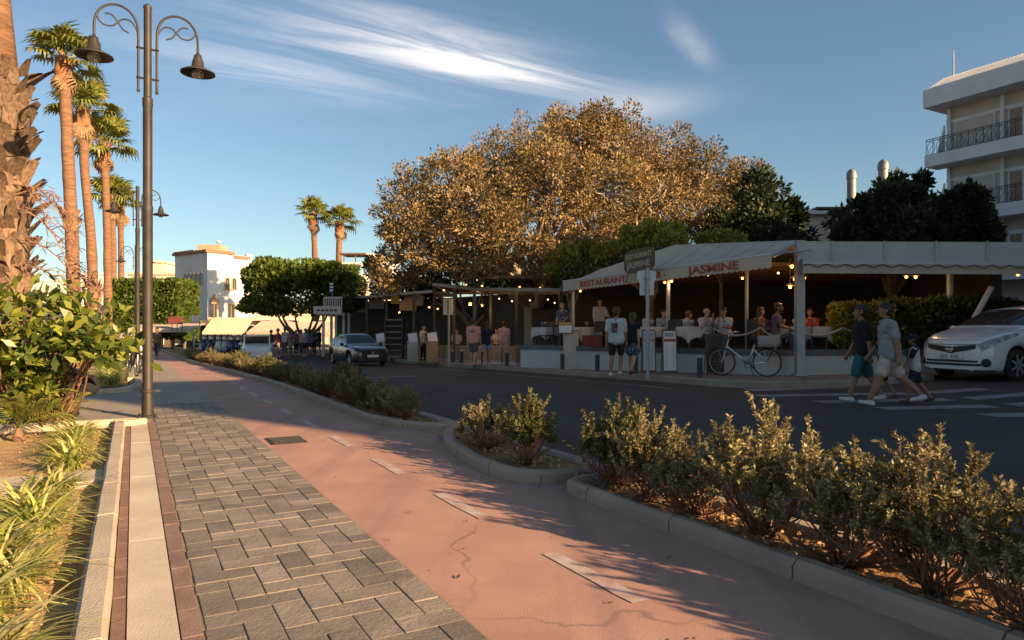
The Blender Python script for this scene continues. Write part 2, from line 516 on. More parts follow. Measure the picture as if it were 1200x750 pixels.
wear(M_lane, (.12, .085, .075), .55, .010, .6, .16, ((.25, .16, .135), .5), TH)
wear(M_asph, (.02, .02, .02), .35, .012, .6, .22, ((.06, .057, .055), .5), TH)
wear(M_pfar, (.10, .09, .08), .5, .01, .5, .14)
wear(M_kerb, (.14, .12, .10), 1.4, .012, .5, .16)
wear(M_kerb2, (.10, .09, .08), 1.4, .012, .5, .16)
wear(M_whites, (.25, .20, .16), .8, .008, .5, .12)
wear(M_paver, (.08, .07, .06), 1.5, .008, .35, .16)
wear(M_walk, (.08, .075, .07), .6, .01, .5, .14)
def sheet(name, a0, a1, b0, b1, m, zf, dz=0.0, da=0.5, db=0.5, bumpy=0.0, frame=AB):
    na, nb = max(1, int(round((a1 - a0) / da))), max(1, int(round((b1 - b0) / db)))
    V, F = [], []
    for j in range(nb + 1):
        for i in range(na + 1):
            a, b = a0 + (a1 - a0) * i / na, b0 + (b1 - b0) * j / nb
            x, y = frame(a, b)
            z = zf(x, y) + dz
            if bumpy: z += bumpy * (noise.noise((x * 3.1, y * 3.1, 0)) * 0.6 + noise.noise((x * 9, y * 9, 3)) * 0.4)
            V.append((x, y, z))
    for j in range(nb):
        for i in range(na):
            k = j * (na + 1) + i
            F.append((k, k + 1, k + na + 2, k + na + 1))
    mb = MB(); mb.v, mb.f = V, F
    o = mb.build(name, m, smooth=True)
    return tag(o, kind='structure')
def curve_pts(pts, n=6):
    """smooth polyline through points"""
    out = []
    P = [Vector((*p, 0)) for p in pts]
    for i in range(len(P) - 1):
        p0, p1, p2, p3 = P[max(i - 1, 0)], P[i], P[i + 1], P[min(i + 2, len(P) - 1)]
        for k in range(n):
            t = k / n
            out.append(0.5 * ((2 * p1) + (p2 - p0) * t + (2 * p0 - 5 * p1 + 4 * p2 - p3) * t * t + (3 * p1 - p0 - 3 * p2 + p3) * t ** 3))
    out.append(P[-1])
    return [(p.x, p.y) for p in out]
def kerb(name, pts, w, h, m, zf=path_z, base=-0.12, frame=AB, bev=0.02, jit=0.004, parent=None, stones=0.0, inset=0.0):
    if stones and parent is None:
        core = kerb(name, pts, w, h - .008, M_joint, zf, base + .005, frame, bev, 0, None, 0.0, .008)
        P_ = [pts[0]]                       # resample evenly, then cut into stones
        for (a, b), (c, d) in zip(pts, pts[1:]):
            n_ = max(1, int(math.hypot(c - a, d - b) / .012))
            P_ += [(a + (c - a) * i / n_, b + (d - b) * i / n_) for i in range(1, n_ + 1)]
        run, piece, cut = 0.0, [P_[0]], stones
        for (a, b), (c, d) in zip(P_, P_[1:]):
            run += math.hypot(c - a, d - b); piece.append((c, d))
            if run >= cut:
                if len(piece) > 8: kerb('kerb_stone', [piece[int(round(i * (len(piece) - 2) / 10))] for i in range(11)], w, h + R.uniform(-.003, .003), m, zf, base, frame, bev * R.uniform(.8, 1.3), jit, core)
                piece, run, cut = [(c, d)], 0.0, stones * R.uniform(.94, 1.06)
        if len(piece) > 24: kerb('kerb_stone', [piece[int(round(i * (len(piece) - 1) / 8))] for i in range(9)], w, h, m, zf, base, frame, bev, jit, core)
        return core
    """extruded kerb along a polyline; w to the left of the travel direction"""
    Q = [Vector((*frame(*p), 0)) for p in pts]
    prof = [(inset, base), (inset, h - bev), (bev + inset, h), (w - bev - inset, h), (w - inset, h - bev), (w - inset, base)]
    V, F = [], []
    n = len(prof)
    for i, q in enumerate(Q):
        t = (Q[min(i + 1, len(Q) - 1)] - Q[max(i - 1, 0)]).normalized()
        nl = Vector((-t.y, t.x, 0))
        z = zf(q.x, q.y)
        for d, hh in prof:
            j = jit * noise.noise((q.x * 2.3, q.y * 2.3, d * 9))
            V.append(q + nl * (d + j) + Vector((0, 0, z + hh + (j if hh > 0 else 0))))
    for i in range(len(Q) - 1):
        for k in range(n - 1):
            F.append((i * n + k, i * n + k + 1, (i + 1) * n + k + 1, (i + 1) * n + k))
    F.append(tuple(range(n - 1, -1, -1))); F.append(tuple(range((len(Q) - 1) * n, len(Q) * n)))
    mb = MB(); mb.v, mb.f = V, F
    o = mb.build(name, m, parent, smooth=35)
    if parent is None: tag(o, kind='structure')
    return o
def line(a, b0, b1, step=0.4):
    n = max(1, int(abs(b1 - b0) / step))
    return [(a, b0 + (b1 - b0) * i / n) for i in range(n + 1)]

# ground to the horizon, the road on it
g = MB(); g.add([(-3000, -600, -0.75), (3000, -600, -0.75), (3000, 4000, -0.75), (-3000, 4000, -0.75)], [(0, 1, 2, 3)])
tag(g.build('ground', M_ground), kind='structure')
sheet('road', -75, 60, -25, 110, M_asph, road_z, 0, 1.0, 1.0, frame=lambda x, y: (x, y))

# promenade: paved path with built pavers near, red cycle lane
tag(sheet('path_paving', -0.06, 1.252, -3.0, 62, M_pfar, path_z, 0.0, 0.33, 0.8), kind='structure')
path = bpy.data.objects['path_paving']
M_bed = sheet('paver_bed', 0.25, 1.25, -1.0, 11.4, M_joint, path_z, 0.0065, 0.5, 0.8)
sheet('cycle_lane', 1.25, 3.47, -4.0, 62, M_lane, path_z, 0.0, 0.37, 0.8)
sheet('side_path', -16, -0.06, 10.0, 16.0, M_pfar, path_z, 0.0, 0.5, 0.8)
# pavers in herringbone, each its own piece
pu = MB(); pu.cbox(-0.5, 0.5, -0.5, 0.5, -0.5, 0.5, 0.025)
paver_me = pu.mesh('paver', M_paver, 30)
cell = 0.142
cnt = 0
rzp = TH
for j in range(-8, 90):
    for i in range(-1, 9):
        k = (i - j) % 4
        if k == 0: a0, a1, b0, b1 = i * cell, (i + 2) * cell, j * cell, (j + 1) * cell
        elif k == 3: a0, a1, b0, b1 = i * cell, (i + 1) * cell, j * cell, (j + 2) * cell
        else: continue
        a0, a1 = a0 + 0.262, a1 + 0.262
        b0, b1 = b0 + 0.8, b1 + 0.8
        a0, a1 = max(a0, 0.255), min(a1, 1.243)
        if a1 - a0 < 0.016 or b0 < 1.35 or cnt >= 300: continue
        gp = 0.004
        x, y = AB((a0 + a1) / 2, (b0 + b1) / 2)
        o = obj('paver', paver_me, path, (x, y, path_z(x, y) - 0.004 + R.uniform(-0.0015, 0.0025)))
        o.rotation_euler = (R.uniform(-0.006, 0.006), R.uniform(-0.006, 0.006), rzp + R.uniform(-0.01, 0.01))
        o.scale = (a1 - a0 - 2 * gp, b1 - b0 - 2 * gp, 0.03)
        cnt += 1
# pale slab strip between two brown tile bands, left side of the path
strip = sheet('paving_border', -0.085, 0.25, -3, 10.3, M_joint, path_z, 0.006, 0.3, 0.8)
sm = MB(); sm.cbox(-0.5, 0.5, -0.5, 0.5, -0.5, 0.5, 0.012); slab_me = sm.mesh('slab', M_whites, 30)
bm_ = MB(); bm_.cbox(-0.5, 0.5, -0.5, 0.5, -0.5, 0.5, 0.02); tile_me = bm_.mesh('tile', M_brown, 30)
def strip_run(me, name, a0, a1, ln, gap, b0=0.9, b1=10.2):
    b = b0
    while b < b1:
        l = min(ln, b1 - b)
        x, y = AB((a0 + a1) / 2, b + l / 2)
        o = obj(name, me, strip, (x, y, 0.009 + R.uniform(-0.001, 0.0015)), TH)
        o.scale = (a1 - a0 - 0.004, l - gap, 0.03)
        b += l
strip_run(slab_me, 'slab', -0.025, 0.165, 1.95, 0.008, 0.62)
strip_run(tile_me, 'tile', -0.083, -0.027, 0.30, 0.006)
strip_run(tile_me, 'tile', 0.167, 0.249, 0.30, 0.006)
for b0, b1 in ((10.0, 11.2),):
    pass
kerb('kerb', line(-0.085, -3, 10.05), 0.125, 0.10, M_kerb, stones=.98)
kerb('kerb', curve_pts([(-14, 10.15), (-5, 10.12), (-0.35, 10.1), (-0.22, 10.05)], 8), 0.13, 0.10, M_kerb)
kerb('kerb', curve_pts([(-14, 15.2), (-4, 15.3), (-0.6, 15.5), (-0.1, 16.2), (0.02, 17.2), (0.02, 19.0)], 8)[::-1], 0.14, 0.10, M_kerb)
kerb('kerb', line(0.02, 19.0, 60, 1.0)[::1], 0.14, 0.10, M_kerb)
# planting beds
sheet('planting_bed', -16, -0.2, -3.5, 10.1, M_soil, path_z, -0.02, 0.16, 0.16, 0.045)
sheet('planting_bed', -22, -0.11, 16.9, 60, M_soil, path_z, 0.02, 0.5, 0.6, 0.03)
sheet('planting_bed', -22, -0.6, 15.5, 17.0, M_soil, path_z, 0.02, 0.5, 0.5, 0.03)
# beds between lane and road
kerb('kerb', line(3.60, -4, 20, 0.5), 0.14, 0.085, M_kerb2, base=-0.2, stones=.98)
kerb('kerb', line(3.60, 20, 62, 0.5), 0.14, 0.055, M_kerb2, base=-0.2)
lane_face = [line(2.88, -4, 4.2) + [(2.9, 4.38), (2.97, 4.46), (3.1, 4.5), (3.46, 4.5)],
             curve_pts([(3.47, 4.70), (3.12, 4.68), (2.86, 4.75), (2.70, 5.05), (2.69, 5.5), (2.78, 6.15), (2.98, 6.9), (3.22, 7.45), (3.46, 7.7)], 6),
             curve_pts([(3.46, 7.72), (3.2, 7.82), (2.98, 8.15), (2.80, 8.9), (2.78, 10), (2.80, 13)], 6) + [(2.80 - 0.02 * (b - 13), float(b)) for b in range(14, 62)]]
kerb('kerb', lane_face[0][::-1], 0.12, 0.115, M_kerb2) if False else None
def lane_kerb(pts):
    # kerb body lies on the bed side (right of travel)
    if len(pts) > 60:
        kerb('kerb', [p_ for p_ in pts if p_[1] >= 20][::-1], 0.11, 0.115, M_kerb2); pts = [p_ for p_ in pts if p_[1] <= 20]
    return kerb('kerb', pts[::-1], 0.11, 0.10, M_kerb2, stones=.9, bev=.03, jit=.008)
for pts in lane_face: lane_kerb(pts)
def bed(pts, zoff=0.05):
    """soil between a lane-side outline and the road-side kerb"""
    V, F = [], []
    n = 7
    for a, b in pts:
        for k in range(n):
            t = k / (n - 1)
            aa = a + 0.06 + (3.50 - a - 0.06) * t if a < 3.4 else 3.4 + 0.08 * t
            x, y = AB(aa, b)
            V.append((x, y, path_z(x, y) + zoff - 0.03 * math.sin(math.pi * t) + 0.035 * noise.noise((x * 5, y * 5, 1)) + 0.015 * noise.noise((x * 15, y * 15, 1))))
    for i in range(len(pts) - 1):
        for k in range(n - 1):
            F.append((i * n + k, i * n + k + 1, (i + 1) * n + k + 1, (i + 1) * n + k))
    mb = MB(); mb.v, mb.f = V, F
    return tag(mb.build('planting_bed', M_soil2, smooth=True), kind='structure')
def dense(pts, st=0.12):
    o = []
    for (a, b), (c, d) in zip(pts, pts[1:]):
        n = max(1, int(math.hypot(c - a, d - b) / st))
        o += [(a + (c - a) * i / n, b + (d - b) * i / n) for i in range(n)]
    return o + [pts[-1]]
bed(dense([(2.9, -4), (2.9, 4.42)]))
bed(dense(lane_face[1]))
bed(dense(lane_face[2]))
# clods and pebbles on the beds
def pebbles(name, n, fa, sz, m, seed, zoff):
    q = random.Random(seed); mb = MB()
    for _ in range(n):
        a, b = fa(q); x, y = AB(a, b); s = sz * q.uniform(0.35, 1.4)
        vs = [Vector((q.uniform(.6, 1.2) * math.cos(t), q.uniform(.6, 1.2) * math.sin(t), 0)) for t in (0, 1.3, 2.5, 3.8, 5.1)]
        P = [Vector((x, y, path_z(x, y) + zoff)) + v * s for v in vs]
        top = [Vector((x, y, path_z(x, y) + zoff + s * q.uniform(.5, .9))) + v * s * 0.55 for v in vs]
        mb.add(P + top, [(5, 6, 7, 8, 9)] + [(i, (i + 1) % 5, 5 + (i + 1) % 5, 5 + i) for i in range(5)])
    o = mb.build(name, m)
    return tag(o, 'small earth clods and pebbles scattered over the planting bed', 'soil', kind='stuff')
M_clod = mat('earth_clod', (0.33, 0.19, 0.085), 0.95, (0.46, 0.29, 0.14), 12.0, 0.4, 80, coords='Pos')
pebbles('soil_clods', 900, lambda q: (q.uniform(3.02, 3.44), q.uniform(-1, 7.4) if q.random() < .85 else q.uniform(7.9, 12)), 0.020, M_clod, 3, 0.045)
pebbles('soil_clods', 700, lambda q: (-0.24 - abs(q.gauss(0, 0.7)), q.uniform(0.8, 10.0)), 0.012, M_clod, 4, -0.015)
# fallen leaves on lane and path
q = random.Random(8); lm = MB()
for _ in range(46):
    a, b = q.uniform(1.3, 2.8), q.uniform(1.2, 9)
    x, y = AB(a, b); s = q.uniform(0.010, 0.024); t = q.uniform(0, 6.28)
    u = Vector((math.cos(t), math.sin(t), 0)); v = Vector((-u.y, u.x, 0)) * 0.45
    c = Vector((x, y, path_z(x, y) + 0.006))
    lm.add([c - u * s, c + v * s + Vector((0, 0, .004)), c + u * s + Vector((0, 0, .008)), c - v * s + Vector((0, 0, .004))], [(0, 1, 2, 3)])
tag(lm.build('fallen_leaves', mat('dry_leaf', (0.10, 0.055, 0.03), 0.9)), 'dry brown leaves scattered on the red cycle lane', 'leaves', kind='stuff')

# lane markings, drain cover
q = random.Random(2)
lane_o = bpy.data.objects['cycle_lane']
b = 2.45
while b < 44:
    l = 0.78
    mb = MB(); n = 6; V = []; F = []
    for i in range(n + 1):
        for s in (0, 1):
            x, y = AB(1.985 + s * 0.095 + q.uniform(-.005, .005), b + l * i / n)
            V.append((x, y, path_z(x, y) + 0.0045))
    F = [(2 * i, 2 * i + 1, 2 * i + 3, 2 * i + 2) for i in range(n)]
    mb.v, mb.f = V, F
    mb.build('lane_dash', M_paint, lane_o)
    b += 1.58
def flat(name, poly, m, parent, dz=0.004, zf=path_z):
    mb = MB(); mb.add([(x, y, zf(x, y) + dz) for x, y in poly], [tuple(range(len(poly)))])
    return mb.build(name, m, parent)
dc = thing('drain_cover', 'rectangular dark iron drain cover set in the cycle lane edge', 'drain cover', (*AB(1.50, 7.95), 0.0))
mb = MB(); Mx = Matrix.Translation(AB(1.50, 7.95) + (0.0,)) @ Matrix.Rotation(TH, 4, 'Z')
mb.box(-0.19, 0.19, -0.25, 0.25, -0.02, 0.006, Mx); mb.build('frame', M_iron, dc)
mb = MB()
for i in range(7): mb.box(-0.16, 0.16, -0.215 + i * 0.064, -0.215 + i * 0.064 + 0.035, 0.0062, 0.012, Mx)
mb.build('grating', M_iron, dc)

# far pavement with kerb
def arc(c, r, t0, t1, n=8): return [(c[0] + r * math.cos(rad(t0 + (t1 - t0) * i / n)), c[1] + r * math.sin(rad(t0 + (t1 - t0) * i / n))) for i in range(n + 1)]
edge = [AB(11.95, b) for b in np.arange(64, 13.0, -0.8)]
edge += [(4.35, 16.55), (4.62, 16.0), (4.95, 15.62), (5.4, 15.4), (6.0, 15.38), (7.0, 15.55), (8.4, 16.0), (9.6, 16.5), (10.4, 16.8)]
kerb('kerb', [e_ for e_ in edge if e_[1] < 34], 0.16, 0.005, M_kerb2, zf=walk_z, base=-0.3, frame=lambda x, y: (x, y), stones=1.0)
kerb('kerb', [e_ for e_ in edge if e_[1] > 33], 0.16, 0.005, M_kerb2, zf=walk_z, base=-0.3, frame=lambda x, y: (x, y))
def fill_walk():
    V, F = [], []
    n = 14
    for i, (x, y) in enumerate(edge):
        for k in range(n):
            t = k / (n - 1)
            X, Y = x + (0.12 + t * 14) * pc * 1.0, y + (0.12 + t * 14) * (ps if y > 17.5 else 0.9)
            V.append((X, Y, walk_z(X, Y)))
    for i in range(len(edge) - 1):
        for k in range(n - 1):
            F.append((i * n + k, i * n + k + 1, (i + 1) * n + k + 1, (i + 1) * n + k))
    mb = MB(); mb.v, mb.f = V, F
    tag(mb.build('far_pavement', M_walk, smooth=True), kind='structure')
fill_walk()
road_o = bpy.data.objects['road']
def road_strip(name, p0, p1, w, m=None, n=24, ragged=0.0):
    p0, p1 = Vector((*p0, 0)), Vector((*p1, 0)); t = (p1 - p0).normalized(); nl = Vector((-t.y, t.x, 0))
    V = []
    for i in range(n + 1):
        c = p0 + (p1 - p0) * i / n
        for s in (-1, 1):
            q_ = c + nl * s * (w / 2 + ragged * noise.noise((c.x * 2, c.y * 2, s * 5)))
            V.append((q_.x, q_.y, road_z(q_.x, q_.y) + 0.005))
    mb = MB(); mb.v = V; mb.f = [(2 * i, 2 * i + 2, 2 * i + 3, 2 * i + 1) for i in range(n)]
    return mb.build(name, m or M_paint2, road_o)
road_strip('edge_line', AB(10.5, 11.6), AB(10.5, 24.5), 0.11)
road_strip('edge_line', AB(10.5, 27), AB(10.5, 48), 0.11)
road_strip('edge_line', AB(4.05, 9), AB(4.05, 44), 0.10)
road_strip('stop_line', AB(5.2, 19.2), AB(7.6, 19.6), 0.25)
for y, x0, x1 in ((15.0, 5.15, 7.6), (13.75, 4.9, 9.9), (12.6, 5.6, 10.2), (11.55, 6.2, 10.6), (10.6, 7.3, 11.0)):
    road_strip('crossing_stripe', (x0, y - 0.1), (x1, y + 0.62), 0.44, ragged=0.03)
# ================================================================ vegetation
M_bark = mat('grey_bark', (0.26, 0.22, 0.18), 0.9, (0.16, 0.13, 0.10), 6.0, 0.6, 30, coords='Pos')
M_barkp = mat('pale_bark', (0.36, 0.30, 0.24), 0.9, (0.25, 0.20, 0.155), 6.0, 0.6, 30, coords='Pos')
M_twig = mat('red_brown_twig', (0.24, 0.12, 0.07), 0.9, (0.14, 0.075, 0.045), 14.0, 0.3, 60, coords='Pos')
M_palm = mat('palm_trunk', (0.25, 0.138, 0.078), 0.9, (0.13, 0.070, 0.04), 3.0, 0.7, 12, coords='Object', stretch=(1, 1, 5.0), detail=6)
M_boot = mat('palm_leaf_base', (0.34, 0.20, 0.115), 0.9, (0.17, 0.10, 0.06), 7.0, 0.7, 25, coords='Object', rnd=0.35)
M_bulbb = mat('orange_palm_fibre', (0.36, 0.165, 0.075), 0.9, (0.20, 0.09, 0.045), 6.0, 0.7, 25, coords='Object')
M_boot2 = mat('grey_palm_leaf_base', (0.265, 0.18, 0.118), 0.92, (0.09, 0.055, 0.035), 5.0, 0.9, 14, coords='Object', rnd=0.40, stretch=(2, 2, 0.8))
M_dryfr = mat('dry_frond', (0.30, 0.20, 0.11), 0.9, (0.20, 0.13, 0.07), 6.0)
L_palm = leafmat('palm_frond_leaf', (0.10, 0.13, 0.022), (0.17, 0.195, 0.032), (0.27, 0.26, 0.055), 0.45, 0.28, 0.4, 2.0, 0.22)
L_fig = leafmat('bronze_fig_leaf', (0.085, 0.080, 0.026), (0.23, 0.155, 0.060), (0.38, 0.262, 0.118), 0.55, 0.2, 0.4, 0.35, 0.0)
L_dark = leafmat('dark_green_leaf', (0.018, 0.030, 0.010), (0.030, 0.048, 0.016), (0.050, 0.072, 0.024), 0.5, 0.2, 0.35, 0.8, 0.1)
L_yel = leafmat('yellow_green_leaf', (0.15, 0.16, 0.025), (0.25, 0.245, 0.04), (0.37, 0.335, 0.06), 0.5, 0.3, 0.35, 0.8, 0.1)
L_clip = leafmat('clipped_ficus_leaf', (0.050, 0.085, 0.014), (0.090, 0.140, 0.024), (0.145, 0.195, 0.035), 0.45, 0.28, 0.35, 0.8, 0.06)
L_silver = leafmat('silver_shrub_leaf', (0.12, 0.112, 0.045), (0.225, 0.20, 0.09), (0.40, 0.345, 0.175), 0.55, 0.22, 0.35, 3.0, 0.12)
L_green = leafmat('green_shrub_leaf', (0.060, 0.070, 0.022), (0.115, 0.125, 0.04), (0.20, 0.195, 0.07), 0.5, 0.25, 0.35, 3.0, 0.12)
L_broad = leafmat('glossy_broad_leaf', (0.05, 0.08, 0.014), (0.11, 0.15, 0.022), (0.24, 0.26, 0.04), 0.38, 0.22, 0.45, 4.0, 0.5)
L_strap = leafmat('striped_strap_leaf', (0.24, 0.28, 0.05), (0.40, 0.41, 0.09), (0.60, 0.55, 0.22), 0.5, 0.3, 0.3, 3.0, 0.15)
L_ivy = leafmat('ivy_leaf', (0.030, 0.045, 0.012), (0.055, 0.08, 0.02), (0.10, 0.12, 0.03), 0.45, 0.2, 0.4, 1.0, 0.05)

def bez(p0, p1, bow, n=7, wob=0.0, q=None):
    p0, p1 = Vector(p0), Vector(p1); out = []
    for i in range(n + 1):
        t = i / n
        p = p0.lerp(p1, t) + Vector(bow) * math.sin(math.pi * t)
        if wob and q and 0 < i < n: p += Vector((q.gauss(0, wob), q.gauss(0, wob), q.gauss(0, wob)))
        out.append(p)
    return out
def tree(name, label, cat, base, clumps, nleaf, lsize, lm, bark, trunk_r=0.4, fork=2.2, seed=1, aspect=0.55, shell=0.5, twigs=7, group=None, hang=0.1, lmats=None, twig_r=0.035, up=0.25):
    """trunk, limbs to each clump, twigs, and leaves through the clump volumes"""
    q = random.Random(seed); r_ = np.random.default_rng(seed)
    base = Vector(base)
    t = thing(name, label, cat, base, 0, group)
    mb = MB(); fk = base + Vector((q.uniform(-.2, .2), q.uniform(-.2, .2), fork))
    mb.tube([base + Vector((0, 0, -0.15)), base.lerp(fk, 0.3), base.lerp(fk, 0.7), fk], [trunk_r * 1.35, trunk_r, trunk_r * .9, trunk_r * .85], 10)
    mb.build('trunk', bark, t, smooth=True)
    tot = sum(c[1] ** 2 * (c[2] if len(c) > 2 else 1) for c in clumps)
    lb = MB(); P, D = [], []
    for c in clumps:
        ce, rr = Vector(c[0]), c[1]; wt = c[2] if len(c) > 2 else 1
        ln = (ce - fk).length
        st = fk
        lb.tube(bez(st, ce, (q.uniform(-.1, .1) * ln, q.uniform(-.1, .1) * ln, 0.10 * ln), 6, 0.03 * ln, q), [trunk_r * f for f in (.62, .5, .4, .33, .26, .2, .12)], 6, False)
        for _ in range(twigs):
            d = Vector((q.gauss(0, 1), q.gauss(0, 1), q.gauss(.25, .8))).normalized()
            e = ce + d * rr * q.uniform(.75, 1.0)
            s0 = ce - (ce - fk).normalized() * rr * q.uniform(0, .5)
            tw = bez(s0, e, (q.uniform(-.15, .15) * rr, q.uniform(-.15, .15) * rr, q.uniform(-.05, .2) * rr), 5, 0.05 * rr, q)
            lb.tube(tw, [twig_r * 2.2, twig_r * 1.8, twig_r * 1.4, twig_r, twig_r * .7, twig_r * .4], 4, False)
        n = int(nleaf * rr * rr * wt / tot)
        d = sphere_dirs(n, r_)
        # leaves sit in small bunches so that gaps open between them
        nb = max(6, n // 130)
        bd = sphere_dirs(nb, r_); br = rr * (shell + (1.16 - shell) * r_.random(nb) ** 0.6)
        bc = np.array(ce)[None, :] + bd * br[:, None] * np.array([1, 1, 0.9])
        k = r_.integers(0, nb, n)
        spread = rr * 0.135 + 0.05
        e_ = sphere_dirs(n, r_); p = bc[k] + e_ * (spread * 1.9 * r_.random(n) ** .45)[:, None]
        P.append(p); D.append(0.9 * e_ + 0.35 * bd[k] + np.array([0, 0, up]))
    lb.build('limbs', bark, t, smooth=True)
    P, D = np.concatenate(P), np.concatenate(D)
    if lmats is None: lmats = [(lm, 1.0)]
    me = leaf_mesh('crown', P, D, lsize, aspect, lm, r_, hang=hang)
    o = obj('crown', me, t, world=True)
    return t

# ---- big bronze-leaved fig behind the terrace
def cl(px, py, rp, Y, w=1.0):
    p = at(px, py, Y); return (p, rp / 800.0 * Y, w)
big = [(672, 162, 36, 30), (622, 182, 38, 29), (722, 172, 42, 30), (580, 195, 38, 28), (776, 190, 38, 31), (528, 216, 38, 27), (828, 208, 36, 31),
       (484, 236, 36, 27), (456, 262, 22, 27), (868, 220, 30, 32), (648, 222, 48, 26), (712, 232, 44, 26), (562, 246, 42, 25.5), (600, 282, 42, 25.5), (762, 240, 40, 27),
       (500, 284, 38, 26), (540, 306, 30, 26), (464, 304, 30, 26.5), (690, 280, 38, 25.5), (822, 256, 34, 29), (640, 308, 28, 26), (450, 330, 20, 27), (705, 148, 24, 30), (652, 144, 20, 30),
       (600, 222, 52, 33), (700, 205, 56, 34), (795, 225, 46, 34), (520, 255, 46, 32), (740, 290, 36, 28), (880, 232, 22, 30)]
tree('fig_tree', 'huge spreading tree with bronze leaves behind the restaurant awnings', 'tree', (1.2, 36.5, -0.2), [cl(*c) for c in big], 165000, 0.125, L_fig, M_barkp, 0.55, 2.8, 3, 0.5, 0.42, 14, twig_r=0.04)
# ---- dark tree at its right edge, yellow-green shrubs under it
dk = [(880, 250, 34, 29), (912, 262, 28, 29), (855, 275, 26, 28), (925, 282, 22, 28), (893, 225, 24, 30), (900, 285, 30, 27)]
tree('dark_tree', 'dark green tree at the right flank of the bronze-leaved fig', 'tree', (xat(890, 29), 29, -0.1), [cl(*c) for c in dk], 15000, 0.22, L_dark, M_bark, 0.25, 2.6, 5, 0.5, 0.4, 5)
yg = [(735, 288, 16, 23), (762, 278, 18, 23), (792, 278, 16, 23), (708, 298, 12, 23), (775, 290, 18, 22.5)]
tree('yellow_green_tree', 'yellow-green bushy tree rising behind the awning of the corner restaurant', 'tree', (xat(760, 23.4), 23.6, 0), [cl(*c) for c in yg], 12000, 0.15, L_yel, M_bark, 0.16, 2.2, 6, 0.5, 0.4, 5)
yg2 = [(672, 305, 18, 24.5), (690, 298, 14, 24.5), (655, 315, 14, 24.5)]
tree('yellow_green_tree', 'low yellow-green tree beside the ivy left of the awning', 'tree', (xat(672, 25), 25, -0.1), [cl(*c) for c in yg2], 5000, 0.15, L_yel, M_bark, 0.12, 2.0, 7, 0.5, 0.4, 5)
yg3 = [(843, 282, 11, 23.5), (862, 280, 10, 23.5), (828, 284, 9, 23.5)]
tree('yellow_green_shrub', 'small light green shrub top showing over the awning ridge', 'shrub', (xat(845, 23.8), 23.8, 0), [cl(*c) for c in yg3], 2200, 0.13, L_yel, M_bark, 0.08, 2.4, 9, 0.5, 0.4, 4)
fb = [(470, 332, 18, 40), (500, 326, 20, 40), (535, 326, 20, 39), (570, 326, 20, 38), (605, 326, 20, 37), (640, 326, 20, 36), (452, 340, 12, 42), (490, 340, 18, 42), (440, 318, 14, 42)]
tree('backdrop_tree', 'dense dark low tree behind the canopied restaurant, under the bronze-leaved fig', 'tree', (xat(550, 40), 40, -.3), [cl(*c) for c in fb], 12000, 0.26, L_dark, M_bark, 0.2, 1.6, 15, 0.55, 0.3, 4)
# ---- dark trees in front of the apartment block
gt = [(1010, 262, 28, 24), (1040, 245, 32, 24), (1072, 236, 24, 24), (1052, 226, 16, 24), (1090, 258, 32, 24), (1000, 275, 22, 24), (1120, 268, 26, 23.5), (1060, 268, 30, 23.5)]
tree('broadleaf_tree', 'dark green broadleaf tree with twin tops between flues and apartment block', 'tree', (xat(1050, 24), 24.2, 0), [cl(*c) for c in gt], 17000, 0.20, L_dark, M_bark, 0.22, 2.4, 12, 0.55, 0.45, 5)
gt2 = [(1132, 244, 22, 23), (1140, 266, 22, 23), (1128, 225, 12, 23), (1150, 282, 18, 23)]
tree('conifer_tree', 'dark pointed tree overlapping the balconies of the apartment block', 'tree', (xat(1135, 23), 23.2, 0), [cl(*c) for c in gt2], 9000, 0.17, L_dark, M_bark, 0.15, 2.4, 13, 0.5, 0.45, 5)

# ---- clipped street trees and hedge blocks
def clipped(name, label, cat, base, shape, n, lsize, lm, trunk=True, seed=1, trunk_fn=None, group=None, multi=()):
    r_ = np.random.default_rng(seed); q = random.Random(seed)
    t = thing(name, label, cat, base, 0, group)
    P, D = shape(n, r_)
    P = P + np.array(base)
    o = obj('crown' if trunk else 'foliage', leaf_mesh('crown', P, D, lsize, 0.6, lm, r_, jitter=0.5), t, world=True)
    for pts_, r__ in multi:
        m1 = MB(); m1.tube([Vector(p_) + Vector(base) for p_ in pts_], r__, 6); m1.build('trunk' if trunk else 'stem', M_bark, t, smooth=True)
    if multi: return t
    mb = MB()
    (trunk_fn or (lambda mb, q: mb.tube([(0, 0, -.1), (0, 0, 1.0)], 0.1)))(mb, q)
    mb.v = [tuple(Vector(v) + Vector(base)) for v in mb.v]
    mb.build('trunk' if trunk else 'stems', M_bark, t, smooth=True)
    return t
def dome(rx, ry, z0, z1, pw=0.45, bumps=0.10):
    def f(n, r_):
        d = sphere_dirs(n, r_); d[:, 2] = np.abs(d[:, 2]) * np.where(r_.random(n) < .78, 1, -.45)
        h = np.array([noise.noise((float(x) * 2.4, float(y) * 2.4, float(z) * 2.4)) for x, y, z in d])
        s = (1 + bumps * 2.0 * h) * (1 - 0.55 * r_.random(n) ** 3)
        e = np.sign(d) * np.abs(d) ** pw; e[:, 2] = np.sign(d[:, 2]) * np.abs(d[:, 2]) ** 0.62
        e[:, :2] /= np.maximum(1.0, np.linalg.norm(e[:, :2], axis=1))[:, None] ** 0.85
        P = e * s[:, None] * np.array([rx, ry, (z1 - z0) * 0.62]) + np.array([0, 0, z0 + (z1 - z0) * 0.38])
        return P, d + np.array([0, 0, .2])
    return f
